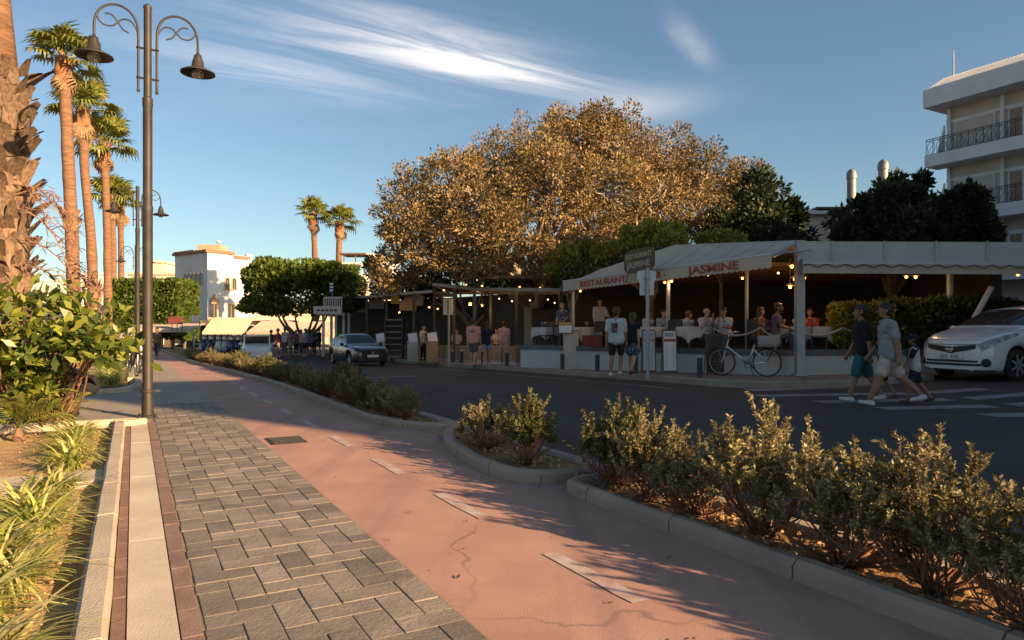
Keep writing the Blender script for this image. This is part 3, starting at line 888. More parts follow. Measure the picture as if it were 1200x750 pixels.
def block(sx, sy, z0, z1, bump=0.12):
    def f(n, r_):
        areas = np.array([sy * (z1 - z0)] * 2 + [sx * (z1 - z0)] * 2 + [sx * sy])
        k = r_.choice(5, n, p=areas / areas.sum())
        u, v = r_.random(n) * 2 - 1, r_.random(n)
        P = np.zeros((n, 3)); D = np.zeros((n, 3))
        for i, (ax, sg) in enumerate(((0, 1), (0, -1), (1, 1), (1, -1))):
            m_ = k == i
            P[m_, ax] = sg * (sx if ax == 0 else sy) / 2; P[m_, 1 - ax] = u[m_] * (sy if ax == 0 else sx) / 2
            P[m_, 2] = z0 + v[m_] * (z1 - z0); D[m_, ax] = sg
        m_ = k == 4
        P[m_, 0] = u[m_] * sx / 2; P[m_, 1] = (v[m_] * 2 - 1) * sy / 2; P[m_, 2] = z1; D[m_, 2] = 1
        h = np.array([noise.noise((float(x) * 1.1, float(y) * 1.1, float(z) * 1.1)) for x, y, z in P])
        P += D * (bump * 1.6 * h - 0.25 * bump * r_.random(n))[:, None] + r_.normal(0, 0.05, (n, 3))
        D = D + np.array([0, 0, .25])
        return P, D
    return f
def ficus_trunk(mb, q):
    mb.tube([(0, 0, -.3), (.03, 0, .5), (.0, 0, 1.2)], [.34, .27, .25], 10)
    for a in range(6):
        t = a * 1.05 + q.uniform(-.2, .2)
        mb.tube(bez((0, 0, 1.1), (1.7 * math.cos(t), 1.5 * math.sin(t), 2.7), (0.2 * math.cos(t), .2 * math.sin(t), -.2), 5), [.16, .13, .11, .09, .07, .05], 6)
Yf = 45
clipped('clipped_ficus', 'broad umbrella-clipped green street tree with whitewashed trunk', 'tree', (xat(355, Yf), Yf, -0.44), dome(3.7, 3.0, 2.75, 5.95), 34000, 0.27, L_clip, True, 21, ficus_trunk)
ft = MB(); ft.lathe([(0.37, -0.1), (0.33, 0.3), (0.285, 1.0)], 12, (xat(355, Yf), Yf, -0.44))
wt = ft.build('whitewash', mat('whitewash', (0.62, 0.60, 0.56), 0.9, (0.5, 0.48, 0.44), 5), bpy.data.objects['clipped_ficus'], smooth=40)
Yh = 58
clipped('hedge_tree_block', 'square-clipped green hedge block in front of the white arched house', 'hedge', (xat(182, Yh), Yh, -0.44), block(5.2, 4.0, 0.9, 5.6), 30000, 0.30, L_clip, True, 22, multi=[([(x, y, -.2), (x, y, 2.0)], .14) for x in (-2, 0, 2) for y in (-1, 1)])
clipped('clipped_hedge', 'lit yellow-green box hedge beside the diners', 'hedge', (xat(1028, 18.0), 18.95, 0.5), block(1.35, 0.7, 0.35, 1.35, 0.06), 7000, 0.10, L_yel, False, 23, multi=[([(x, 0, 0), (x, 0, .7)], .03) for x in (-.4, 0, .4)])
clipped('clipped_hedge', 'long dark green hedge on the terrace wall behind the white car', 'hedge', (xat(1135, 18.4), 19.2, 0.55), block(3.6, 0.8, 0.0, 1.45, 0.08), 14000, 0.12, L_ivy, False, 24, multi=[([(x, 0, -.1), (x, 0, .7)], .03) for x in (-1.4, -.7, 0, .7, 1.4)])
def ivy_shape(n, r_):
    t = r_.random(n)
    P = np.stack([1.6 + 3.2 * t + r_.normal(0, .12, n), 24.2 - 2.9 * t + r_.normal(0, .22, n) + .2, 2.75 + 0.75 * t + np.abs(r_.normal(0, .2, n)) + .12 * np.sin(t * 19)], 1)
    return P - np.array([3.2, 23.0, 0.0]), sphere_dirs(n, r_) + np.array([0, -.4, .5])
clipped('ivy_mass', 'dark ivy growing along the roof edge left of the wooden sign', 'ivy', (3.2, 23.0, 0.0), ivy_shape, 7000, 0.11, L_ivy, False, 25, multi=[(bez((-1.5, 1.1, 2.6), (-1.4 + i * .9, .9 - i * .8, 2.9 + .2 * i), (0, 0, .05), 5), .03) for i in range(4)])

# ---- fan palms
def frond_mesh(name, lm, seed, pet=0.75, blade=0.8, droop=0.25, nseg=17, span=125):
    q = random.Random(seed); V, F = [], []
    def addq(a, b, c, d):
        n = len(V); V.extend([tuple(a), tuple(b), tuple(c), tuple(d)]); F.append((n, n + 1, n + 2, n + 3))
    w = 0.022
    pts = [Vector((0, pet * t, 0.10 * math.sin(t * 2.2) * pet)) for t in (0, .5, 1)]
    for p, r in zip(pts, pts[1:]):
        addq(p + Vector((-w, 0, 0)), p + Vector((w, 0, 0)), r + Vector((w * .7, 0, 0)), r + Vector((-w * .7, 0, 0)))
        addq(p + Vector((0, 0, -w)), p + Vector((0, 0, w)), r + Vector((0, 0, w * .7)), r + Vector((0, 0, -w * .7)))
    o = pts[-1]
    for i in range(nseg):
        th = rad(-span + 2 * span * i / (nseg - 1)) + q.uniform(-.03, .03)
        L_ = blade * (1.0 - 0.25 * abs(th) / rad(span)) * q.uniform(.88, 1.08)
        d = Vector((math.sin(th), math.cos(th), 0)); s = Vector((d.y, -d.x, 0))
        zf = 0.10 * (1 if i % 2 else -1)
        cup = 0.10 * abs(math.sin(th))
        p1 = o + d * L_ * .45 + Vector((0, 0, cup * L_)); p2 = o + d * L_ * .78 + Vector((0, 0, cup * L_ - droop * .25 * L_)); p3 = o + d * L_ * .97 + Vector((0, 0, cup * L_ - droop * L_ * q.uniform(.5, 1.4)))
        ww = L_ * .085
        addq(o - s * .006, o + s * .006, p1 + s * ww + Vector((0, 0, zf * .2)), p1 - s * ww - Vector((0, 0, zf * .2)))
        addq(p1 - s * ww - Vector((0, 0, zf * .2)), p1 + s * ww + Vector((0, 0, zf * .2)), p2 + s * ww * .75, p2 - s * ww * .75)
        addq(p2 - s * ww * .75, p2 + s * ww * .75, p3 + s * .004, p3 - s * .004)
    me = bpy.data.meshes.new(name); me.from_pydata(V, [], F)
    a = me.attributes.new('rnd', 'FLOAT', 'FACE'); a.data.foreach_set('value', [q.random() * .8 + .1 for _ in F])
    me.materials.append(lm); me.update()
    return me
fr_me = [frond_mesh('frond', L_palm, 31 + i, 0.85 + .12 * i, 0.80, 0.25 + .15 * i) for i in range(3)]
fr_dry = frond_mesh('dry_frond', M_dryfr, 41, 0.5, 0.75, 0.9)
bw = MB(); bw.add([(-.5, 0, 0), (.5, 0, 0), (.32, .22, .75), (-.32, .22, .75), (-.5, -.12, 0), (.5, -.12, 0), (.2, .34, 1.0), (-.2, .34, 1.0)], [(0, 1, 2, 3), (3, 2, 6, 7), (4, 7, 6, 5), (0, 3, 7, 4), (1, 5, 6, 2), (0, 4, 5, 1)])
boot_me = bw.mesh('leaf_base', M_boot); boot_me2 = bw.mesh('leaf_base', M_boot2)
def palm(label, pts, r0, r1, sc, nfr, seed, boots_low=None, group=None, dry=5):
    """slender fan palm: pts is the trunk centre line, last point the crown"""
    q = random.Random(seed)
    base, top = Vector(pts[0]), Vector(pts[-1])
    t = thing('fan_palm', label, 'palm tree', base, 0, group)
    P = []
    m = 28
    for i in range(m + 1):
        u = i / m * (len(pts) - 1); k = min(int(u), len(pts) - 2); P.append(Vector(pts[k]).lerp(Vector(pts[k + 1]), u - k))
    # smooth the line
    for _ in range(3): P = [P[0]] + [(P[i - 1] + P[i] * 2 + P[i + 1]) / 4 for i in range(1, m)] + [P[-1]]
    rs = [(r0 + (r1 - r0) * (i / m) ** .6) * q.uniform(.94, 1.06) for i in range(m + 1)]
    mb = MB(); mb.tube(P, rs, 12); mb.build('trunk', M_palm, t, smooth=True)
    # ring of old leaf bases under the crown
    kx = MB(); kx.lathe([(r1 * 1.0, -1.15 * sc), (r1 * 1.5, -.8 * sc), (r1 * 1.75, -.45 * sc), (r1 * 1.3, 0), (r1 * .6, .15 * sc)], 12, top); cb = kx.build('crown_base', M_bulbb, t, smooth=True)
    bset = [(top + Vector((0, 0, -1.1 * sc + i * .045 * sc)), i, r1 * 1.42, .34 * sc) for i in range(26)]
    if boots_low:
        z0, z1, rr = boots_low
        nn = int((z1 - z0) / 0.05)
        for i in range(nn):
            bset.append((Vector((base.x, base.y, base.z)) + Vector((0, 0, z0 + (z1 - z0) * i / nn)), i, rr, .42))
    for c, i, rr, s in bset:
        a = i * 2.4 + q.uniform(-.2, .2)
        if boots_low and rr == boots_low[2]:
            f = (c.z - P[0].z) / (P[-1].z - P[0].z); c = P[min(m, max(0, int(f * m)))].copy(); c.z = P[0].z + f * (P[-1].z - P[0].z)
        o = obj('leaf_base', boot_me, t, (c + Vector((math.cos(a), math.sin(a), 0)) * rr * .8) - base)
        o.rotation_euler = (q.uniform(-.5, .1), 0, a - math.pi / 2); o.scale = (s * .7, s * .7, s * q.uniform(.8, 1.3))
    for i in range(nfr):
        el = rad(84 - 108 * (i / nfr) ** 1.05) + q.uniform(-.22, .22); az = i * 2.39996 + q.uniform(-.2, .2)
        o = obj('frond', fr_me[i % 3], t, top - base + Vector((0, 0, .02 * sc)))
        o.rotation_euler = (el, q.uniform(-.35, .35), az); o.scale = (sc * q.uniform(.74, .98),) * 3
    for i in range(dry):
        o = obj('dry_frond', fr_dry, t, top - base + Vector((0, 0, -.45 * sc)))
        o.rotation_euler = (rad(-62) + q.uniform(-.2, .2), q.uniform(-.3, .3), q.uniform(0, 6.28)); o.scale = (sc * q.uniform(.6, .85),) * 3
    return t
def pz(px, py, Y): return at(px, py, Y)
def gp(px, Y, z=-0.3): return Vector((xat(px, Y), Y, z))
gl = 'tall fan palms lining the promenade'
palm('tall fan palm with a frayed bark collar halfway up, beside the rough stout trunk', [gp(89, 26, -.2), pz(84, 265, 26), pz(78, 150, 26), pz(75, 70, 26)], .25, .19, 1.0, 30, 51, None, gl)
palm('bowed fan palm with shaggy old leaf bases round its foot', [gp(112, 36, -.36), pz(107, 280, 36), pz(99, 200, 36), pz(97, 130, 36)], .27, .21, 1.25, 28, 52, (0.2, 4.0, .44), gl)
palm('straight slim fan palm in front of the palm pair near the hedge block', [gp(127, 44, -.36), pz(126, 280, 44), pz(122, 170, 44)], .27, .22, 1.5, 28, 53, None, gl)
palm('left palm of the pair standing before the hedge block', [gp(133, 58, -.36), pz(133, 300, 58), pz(131, 232, 58)], .27, .22, 1.5, 26, 54, (0.2, 3.5, .4), gl)
palm('right palm of the pair standing before the hedge block', [gp(142, 60, -.36), pz(142, 300, 60), pz(141, 240, 60)], .27, .22, 1.4, 26, 55, None, gl)
gf = 'twin palms above the clipped tree'
palm('taller of two far palms rising over the umbrella-clipped tree', [gp(370, 62, -.4), pz(369, 300, 62), pz(367, 252, 62)], .30, .24, 1.25, 32, 56, None, gf)
palm('shorter of two far palms rising over the umbrella-clipped tree', [gp(396, 62, -.4), pz(397, 305, 62), pz(398, 262, 62)], .30, .26, 1.25, 32, 57, None, gf)
# bark collar on the nearest slim palm
def collar(p, r, root, seed):
    q = random.Random(seed)
    for i in range(22):
        a = i * 2.4; s = .38 * q.uniform(.7, 1.2)
        o = obj('leaf_base', boot_me, root, p + Vector((math.cos(a) * r, math.sin(a) * r, q.uniform(-.4, .15))) - root.location)
        o.rotation_euler = (q.uniform(-.9, -.1), 0, a - math.pi / 2); o.scale = (s * .6, s * .6, s * q.uniform(.6, 1.1))
collar(pz(83, 258, 26), .22, bpy.data.objects['fan_palm'], 3)
# ---- stout rough palm trunk at the picture's left
Yp = 11.0
q = random.Random(77)
sb = Vector((xat(0, Yp), Yp, -0.05))
st = thing('stout_palm', 'stout palm trunk covered in rough grey old leaf bases', 'palm tree', sb)
mb = MB(); hz = 5.4
mb.tube([sb + Vector((0.02 * math.sin(i), 0, hz * i / 14 - .1)) for i in range(15)], [.40 + .02 * math.sin(i * 2.1) - .004 * i for i in range(15)], 14)
mb.build('trunk', M_boot2, st, smooth=True)
mb = MB(); mb.tube([sb + Vector((0, 0, 5.2)), sb + Vector((-.12, 0, 7)), sb + Vector((-.3, 0, 10.5))], [.27, .21, .2], 12); mb.build('upper_trunk', M_palm, st, smooth=True)
for i in range(250):
    z = .2 + i * (hz - .15) / 250; a = i * 2.39996 + q.uniform(-.25, .25); s = q.uniform(.8, 1.25)
    o = obj('leaf_base', boot_me2, st, (math.cos(a) * .36, math.sin(a) * .36, z))
    o.rotation_euler = (q.uniform(-.75, .15), q.uniform(-.5, .5), a - math.pi / 2); o.scale = (.26 * s * q.uniform(.7, 1.2), .30 * s, .34 * s * q.uniform(.6, 1.35))
for k in range(26):
    az = k * 2.4; o = obj('frond', fr_me[k % 3], st, (-.3, 0, 10.6)); o.rotation_euler = (rad(80 - 5 * k), 0, az); o.scale = (1.3,) * 3
M_dead = mat('dry_flower_stalk', (0.36, 0.21, 0.15), 0.9, (0.26, 0.14, 0.10), 10)
tw = MB()
for k, (z, ln, dz) in enumerate(((3.6, 1.0, -1.0), (3.25, 1.05, -1.35), (2.75, 1.2, -1.15), (2.3, 1.1, -.9), (1.75, 1.25, -.55), (1.45, 1.1, -.75), (3.4, .6, -.5))):
    p0 = sb + Vector((.3, -.15, z)); p1 = p0 + Vector((ln, q.uniform(-.25, .1), dz)); main = bez(p0, p1, (0.10, 0, .30), 8)
    tw.tube(main, [.016 - .0014 * i for i in range(9)], 5)
    for i in range(1, 9):
        for s in range(3):
            e = main[i] + Vector((q.uniform(.06, .40), q.uniform(-.2, .2), q.uniform(-.30, .05)))
            b2 = bez(main[i], e, (0, 0, .06), 3, .015, q); tw.tube(b2, [.008, .006, .0045, .003], 4)
            for _ in range(2): tw.tube([b2[2], b2[2] + Vector((q.uniform(-.03, .18), q.uniform(-.1, .1), q.uniform(-.16, .05)))], [.005, .0025], 4)
tw.build('dry_flower_stalk', M_dead, st, smooth=True)

# ---- shrubs in the bed between cycle lane and road
def bush_meshes(seed, h, w, nsh, lm, lsize=0.034, spiky=0.5, per=200):
    q = random.Random(seed); r_ = np.random.default_rng(seed)
    sm_ = MB(); P, D = [], []
    for i in range(nsh):
        az = q.uniform(0, 6.283); rr = w * 0.5 * math.sqrt(q.random())
        tall = q.random() < spiky
        hh = h * (1 - 0.42 * (rr / (w * .5)) ** 2) * (q.uniform(.88, 1.08) if tall else q.uniform(.55, .86))
        e = Vector((rr * math.cos(az), rr * math.sin(az), hh))
        b0 = Vector((q.uniform(-.05, .05), q.uniform(-.05, .05), 0))
        pts = bez(b0, e, (e.x * .32, e.y * .32, -hh * .08), 6, .008, q)
        sm_.tube(pts, [.008, .007, .006, .005, .0045, .003, .002], 4, False)
        shoots = [pts]
        for _ in range(5):
            k = q.randint(2, 5); d = Vector((q.gauss(0, 1), q.gauss(0, 1), q.uniform(.4, 1.6))).normalized()
            ln = h * q.uniform(.14, .30); e2 = pts[k] + d * ln
            s2 = bez(pts[k], e2, (0, 0, -.02), 3); sm_.tube(s2, [.004, .003, .0025, .0015], 3, False); shoots.append(s2)
        for si, sp in enumerate(shoots):
            n = per if si == 0 else per // 2
            lo = .48 if si == 0 else .1
            for _ in range(n):
                t = lo + (1 - lo) * q.random() ** .8
                u = t * (len(sp) - 1); k = min(int(u), len(sp) - 2); p = sp[k].lerp(sp[k + 1], u - k)
                if p.z < h * (.36 + .08 * math.sin(p.x * 20)): continue
                tg = (sp[k + 1] - sp[k]).normalized(); a = q.uniform(0, 6.283); ox = tg.orthogonal().normalized(); oy = tg.cross(ox)
                d = (ox * math.cos(a) + oy * math.sin(a)) * .8 + tg * .75
                P.append(p); D.append(d)
    P, D = np.array([tuple(p) for p in P]), np.array([tuple(d) for d in D])
    return sm_.mesh('stems', M_twig, True), leaf_mesh('foliage', P, D, lsize, 0.42, lm, r_, jitter=.2)
BV = [bush_meshes(101, .82, .66, 40, L_silver, .025), bush_meshes(102, .86, .62, 36, L_silver, .025, .7), bush_meshes(103, .66, .66, 38, L_silver, .025, .3),
      bush_meshes(104, .80, .62, 36, L_green, .027, .6), bush_meshes(105, .74, .50, 26, L_green, .028, .75)]
def shrub(v, a, b, s, label, group, rz, zs=1.0):
    x, y = AB(a, b)
    t = thing('bed_shrub', label, 'shrub', (x, y, path_z(x, y) + .03), rz, group)
    t.scale = (s, s, s * zs * .9)
    obj('stems', BV[v][0], t); obj('foliage', BV[v][1], t)
    return t
g1 = 'shrubs in the long bed by the crossing'
near = [(0, 3.24, 1.80, 1.0, 'tall open silvery shrub with long bare reddish stems in the bed beside the cycle lane'),
        (2, 3.22, 2.26, 1.12, 'rounded dense shrub between the bare-stemmed shrub and the spiky tall one'),
        (1, 3.26, 2.80, 1.06, 'spiky shrub with tall pale upright shoots before the zebra crossing'),
        (2, 3.24, 3.32, .92, 'low silvery shrub with thin bare foot beside the spiky tall shrub'),
        (1, 3.22, 3.78, .88, 'silvery shrub with pale pointed tips in the middle of the long bed'),
        (3, 3.26, 4.22, .95, 'greener shrub with two upright tufts at the end of the long bed')]
for i, (v, a, b, s, lb) in enumerate(near): shrub(v, a, b, s, lb, g1, i * 1.3)
shrub(4, 3.12, 5.38, .98, 'upright green shrub on a single bare stem in the small kerbed island', 'shrubs on the small kerbed island', .4)
shrub(2, 3.14, 6.25, .95, 'round grey-green shrub at the back of the small kerbed island', 'shrubs on the small kerbed island', 2.0)
for i, (v, b, s) in enumerate(((2, 1.36, 1.0), (0, .92, 1.0), (1, .45, 1.05), (0, -.05, 1.05), (3, -.6, 1.0), (1, -1.2, 1.1), (0, -1.8, 1.0), (2, -2.4, 1.1))):
    shrub(v, 3.24, b, s, 'silvery shrub further along the long bed toward the crossing', 'shrubs continuing the long bed', i * .9)
q = random.Random(14); b = 8.75; i = 0
while b < 44:
    v = q.choice((0, 2, 2, 1, 3)) if b < 26 else q.choice((2, 2, 0))
    s = q.uniform(.72, .98) * (1.0 if b > 10 else .9)
    shrub(v, 3.16 - max(0, b - 13) * .012 + q.uniform(-.08, .08), b, s, 'silvery-green shrub in the row dividing red cycle lane from road' if b < 16 else 'sunlit golden-green shrub in the far part of the dividing row', 'shrubs in the dividing row' if b < 16 else 'far shrubs of the dividing row', q.uniform(0, 6), q.uniform(.75, 1.0))
    b += q.uniform(.42, .6) if b < 20 else q.uniform(.6, .9); i += 1

# ---- left bed: glossy broad-leaved shrub, strap plants, young palms
def broad_leaf(seed):
    q = random.Random(seed); V, F = [], []
    n = 5; ws = (.05, .30, .36, .24, .02)
    for i in range(n):
        t = i / (n - 1); w = ws[i] * .5
        c = Vector((0, t, .10 * math.sin(t * 3.1) - .14 * t * t))
        V += [tuple(c + Vector((-w, 0, w * .28))), tuple(c), tuple(c + Vector((w, 0, w * .28)))]
    for i in range(n - 1):
        for k in range(2): F.append((i * 3 + k, i * 3 + k + 1, i * 3 + k + 4, i * 3 + k + 3))
    me = bpy.data.meshes.new('leaf'); me.from_pydata(V, [], F); a = me.attributes.new('rnd', 'FLOAT', 'FACE'); v = q.uniform(.25, .75); a.data.foreach_set('value', [v] * len(F))
    me.materials.append(L_broad); me.polygons.foreach_set('use_smooth', [True] * len(F)); me.update(); return me
bl = [broad_leaf(i) for i in range(5)]
Yb = 8.6
sbp = Vector((xat(48, Yb), Yb, 0.0))
t = thing('broadleaf_shrub', 'large glossy broad-leaved shrub sprawling over the left bed', 'shrub', sbp)
q = random.Random(9); sm_ = MB()
heads = []
for i in range(58):
    px, py = q.uniform(-45, 122), q.uniform(345, 455)
    top = 342 + (0 if px < 60 else (px - 60) * .62) + (12 if px < -10 else 0)
    if py < top: py = top + q.uniform(0, 25)
    if px > 72 and py > 418: py = 418 - q.uniform(0, 40)
    Y = Yb + q.uniform(-.75, .7)
    heads.append(at(px, py, Y))
for h_ in heads:
    sm_.tube(bez(sbp + Vector((q.uniform(-.15, .15), q.uniform(-.1, .1), -.05)), h_, (q.uniform(-.1, .1), 0, -.12), 6, .02, q), [.022, .02, .017, .014, .011, .009, .006], 5, False)
    nl = 5
    for k in range(nl):
        az = k * 2.399 + q.uniform(-.3, .3); el = rad(q.uniform(-25, 60))
        o = obj('leaf', bl[q.randrange(5)], t, h_ - sbp - Vector((0, 0, .05 * k * .5)))
        o.rotation_euler = (el, q.uniform(-.4, .4), az); s = q.uniform(.24, .36); o.scale = (s, s, s)
sm_.build('stems', M_twig, t, smooth=True)
r_ = np.random.default_rng(4); hp = np.array([tuple(h_) for h_ in heads]); k_ = r_.integers(0, len(hp), 2600)
Pl = hp[k_] + r_.normal(0, .15, (2600, 3)) + np.array([0, .12, -.06]); Pl = Pl[(Pl[:, 2] > .32) & ((Pl[:, 2] > .85) | (Pl[:, 0] / Pl[:, 1] * 800 + 600 < 74))]
fo = obj('inner_leaves', leaf_mesh('inner_leaves', Pl, sphere_dirs(len(Pl), r_) + np.array([0, -.2, .3]), .17, .42, L_broad, r_), t, world=True); fo['kind'] = 'stuff'

def strap_plant(seed, n, ln, lean=0.0, lm=None, width=.016):
    q = random.Random(seed); V, F, A = [], [], []
    for i in range(n):
        az = q.uniform(0, 6.283); d = Vector((math.cos(az), math.sin(az), 0)); L_ = ln * q.uniform(.55, 1.15); s = Vector((-d.y, d.x, 0)); el = q.uniform(.45, 1.0)
        b0 = Vector((q.gauss(0, .04), q.gauss(0, .04), 0)); w = width * q.uniform(.6, 1.2); m_ = 6; k0 = len(V); r = q.random()
        for k in range(m_ + 1):
            t_ = k / m_
            c = b0 + d * L_ * (t_ * (1 - el * .6) * .55 + .45 * t_ * t_) + Vector((0, 0, L_ * (t_ * (.55 + el * .4) - (.42 + .5 * (1 - el)) * t_ ** 2.2)))
            ww = w * (1 - t_ ** 2.5) * (.6 + .8 * min(1, t_ * 3)) * .5 + .0008
            V += [tuple(c - s * ww + Vector((0, 0, ww * .4))), tuple(c + s * ww + Vector((0, 0, ww * .4)))]
        for k in range(m_): F.append((k0 + 2 * k, k0 + 2 * k + 1, k0 + 2 * k + 3, k0 + 2 * k + 2)); A.append(r)
    me = bpy.data.meshes.new('leaves'); me.from_pydata(V, [], F); a = me.attributes.new('rnd', 'FLOAT', 'FACE'); a.data.foreach_set('value', A)
    me.materials.append(lm or L_strap); me.update(); return me
SP = [strap_plant(200 + i, 150, .52) for i in range(4)]
gs = 'striped strap-leaf plants along the left kerb'
spots = [(-.50, 2.95, 1.0), (-.62, 3.5, 1.05), (-.52, 4.0, .95), (-.66, 4.45, 1.05), (-.52, 5.0, 1.0), (-.62, 5.55, 1.0), (-.52, 6.1, .95), (-.50, 7.25, .95), (-.52, 7.9, 1.0), (-.55, 8.6, 1.0), (-.56, 9.3, 1.0), (-.95, 3.2, 1.0), (-1.05, 4.2, .9), (-.98, 5.2, .9)]
for i, (a, b, s) in enumerate(spots):
    x, y = AB(a, b)
    t = thing('strap_plant', 'pale striped strap-leaf clump growing in the sandy bed beside the kerb', 'plant', (x, y, -.02), i * 1.1, gs); t.scale = (s,) * 3
    obj('leaves', SP[i % 4], t)
for i, (a, b, s) in enumerate(((-.45, 17.3, 1.4), (-.5, 18.1, 1.5), (-.4, 19.0, 1.5), (-.6, 20.2, 1.5), (-.5, 21.6, 1.4))):
    x, y = AB(a, b)
    t = thing('strap_plant', 'pale grassy clump in the bed beside the parked bicycles', 'plant', (x, y, path_z(x, y)), i * 1.7, 'grassy clumps beyond the side path'); t.scale = (s,) * 3
    obj('leaves', SP[(i + 1) % 4], t)
def feather_frond(seed, ln=.9):
    q = random.Random(seed); V, F, A = [], [], []
    n = 22
    def mid(t): return Vector((0, ln * (t - .12 * t * t), ln * (.55 * t - .75 * t * t)))
    for i in range(n):
        t0 = i / n
        a, b_ = mid(t0), mid((i + 1) / n); w = .009 * (1 - t0) + .002
        k = len(V); V += [tuple(a + Vector((-w, 0, 0))), tuple(a + Vector((w, 0, 0))), tuple(b_ + Vector((w, 0, 0))), tuple(b_ + Vector((-w, 0, 0)))]; F.append((k, k + 1, k + 2, k + 3)); A.append(.2)
        if t0 < .15: continue
        for s in (-1, 1):
            l = ln * .30 * math.sin(math.pi * (.15 + .8 * t0)) * q.uniform(.85, 1.1)
            d = Vector((s * .8, .55, .15)).normalized(); e = a + d * l + Vector((0, 0, -.25 * l)); m_ = a + d * l * .5 + Vector((0, .0, .02)); y_ = Vector((0, .011, 0))
            k = len(V); V += [tuple(a), tuple(m_ - y_), tuple(e), tuple(m_ + y_)]; F.append((k, k + 1, k + 2, k + 3)); A.append(q.random())
    me = bpy.data.meshes.new('frond'); me.from_pydata(V, [], F); at_ = me.attributes.new('rnd', 'FLOAT', 'FACE'); at_.data.foreach_set('value', A); me.materials.append(L_palm); me.update(); return me
FF = [feather_frond(300 + i) for i in range(3)]
def young_palm(label, p, s, n, seed, lo=15, hi=75):
    q = random.Random(seed); t = thing('young_palm', label, 'palm', p); t.scale = (s,) * 3
    mb = MB(); mb.lathe([(.07, -.05), (.08, .06), (.05, .15), (.02, .2)], 10); o = mb.build('trunk', M_boot, t, smooth=True, world=False)
    for i in range(n):
        o = obj('frond', FF[i % 3], t, (0, 0, .18)); o.rotation_euler = (rad(q.uniform(lo, hi)) - .3, q.uniform(-.2, .2), i * 2.399); o.scale = (q.uniform(.8, 1.15),) * 3
x, y = AB(-1.25, 8.3)
young_palm('young feather palm with arching fronds below the glossy shrub', (xat(22, 7.7), 7.7, -.02), .8, 16, 1)
young_palm('low yellowish feather palm between the kerb plants and the side path', (xat(75, 8.9), 8.9, -.02), .55, 14, 2)
young_palm('golden feathery young palm at the foot of the slim palms', (xat(118, 19.5), 19.5, -.05), 1.35, 26, 4)
# stepping slabs across the left bed
M_step = mat('stepping_slab', (0.46, 0.37, 0.28), .85, (.54, .45, .35), 4, .25, 60, coords='Pos', rnd=.06)
for a0, a1, b0, b1, lb in ((-.62, -.215, 6.42, 6.95, 'pale concrete stepping slab touching the kerb'), (-1.2, -.66, 6.36, 6.92, 'pale concrete stepping slab beside the slab touching the kerb'), (-1.80, -1.24, 6.28, 6.84, 'pale stepping slab furthest from the kerb in the bed')):
    mb = MB(); mb.cbox(a0, a1, b0, b1, -.05, .035, .01, Matrix.Rotation(TH, 4, 'Z')); o = mb.build('stepping_slab', M_step); tag(o, lb, 'slab', 'stepping slabs in the left bed')
# ================================================================ street lamps and buildings
M_lamp = mat('bronze_lamp_paint', (0.034, 0.030, 0.027), 0.55, (0.052, 0.045, 0.039), 5.0, 0.1, 40, metal=0.25, spec=0.4)
M_glassb = mat('lamp_glass', (0.55, 0.52, 0.48), 0.1, transmission=0.6, spec=0.6)
def lamp_thing(label, x, y, z, group):
    t = thing('street_lamp', label, 'street lamp', (x, y, z), TH, group)
    def B(mb, n, sm=35): return mb.build(n, M_lamp, t, smooth=sm, world=False)
    mb = MB(); mb.lathe([(.11, -.02), (.11, .03), (.078, .05), (.074, .30), (.066, .33), (.066, 2.9), (.070, 2.92), (.070, 2.98), (.061, 3.0), (.061, 4.38), (.068, 4.4), (.068, 4.5), (.052, 4.52), (.050, 5.75), (.056, 5.77), (.056, 5.8), (.01, 5.84)], 16); B(mb, 'pole')
    mb = MB(); mb.cbox(-.13, .13, -.13, .13, 0, .018, .008)
    for sx in (-.10, .10):
        for sy in (-.10, .10): mb.lathe([(.016, .018), (.016, .05), (.006, .055)], 6, (sx, sy, 0))
    B(mb, 'base_plate')
    mb = MB(); mb.lathe([(.082, .36), (.09, .365), (.09, .40), (.082, .405)], 16); mb.box(.085, .16, -.02, .02, .37, .395); B(mb, 'clamp')
    for s in (-1, 1):
        mb = MB()
        pts = [(s * .115, 0, 4.62), (s * .115, 0, 5.36)]
        for k in range(1, 15):
            th = math.pi * k / 14
            pts.append((s * (.115 + .265 * (1 - math.cos(th))), 0, 5.40 + .34 * math.sin(th) ** .9 - .0 * k))
        pts.append((s * .645, 0, 5.25))
        mb.tube(pts, .017, 8)
        mb.ball((s * .115, 0, 4.6), .024)
        arm = B(mb, 'arm')
        mb = MB()
        c1 = [(.62, 5.575), (.59, 5.486), (.525, 5.435), (.437, 5.435), (.373, 5.486), (.322, 5.542), (.259, 5.56), (.195, 5.537), (.145, 5.46), (.12, 5.385)]
        c2 = [(.518, 5.593), (.45, 5.593), (.39, 5.54), (.348, 5.473), (.297, 5.41), (.233, 5.38)]
        for cc in (c1, c2): mb.tube([(s * a_, 0, z_) for a_, z_ in curve_pts(cc, 4)], .011, 6)
        mb.build('scroll', M_lamp, arm, smooth=True, world=False)
        for z_ in (4.78, 5.20):
            mb = MB(); mb.tube([(s * .03, 0, z_), (s * .14, 0, z_)], .016, 6); mb.torus((s * .115, 0, z_), .024, .008, 'z', 10, 5); B(mb, 'bracket')
        mb = MB(); c = (s * .645, 0, 5.0)
        mb.lathe([(.022, .27), (.024, .24), (.05, .235), (.055, .20), (.075, .15), (.088, .06), (.10, .045), (.17, .02), (.235, -.015), (.238, -.03), (.225, -.03), (.16, .0), (.09, .02), (.05, .03)], 20, c)
        sh = B(mb, 'lamp_shade', True)
        mb = MB(); mb.ball((c[0], 0, c[2] - .035), .085, 14, 9, (1, 1, .85)); mb.build('globe', M_glassb, sh, smooth=True, world=False)
    return t
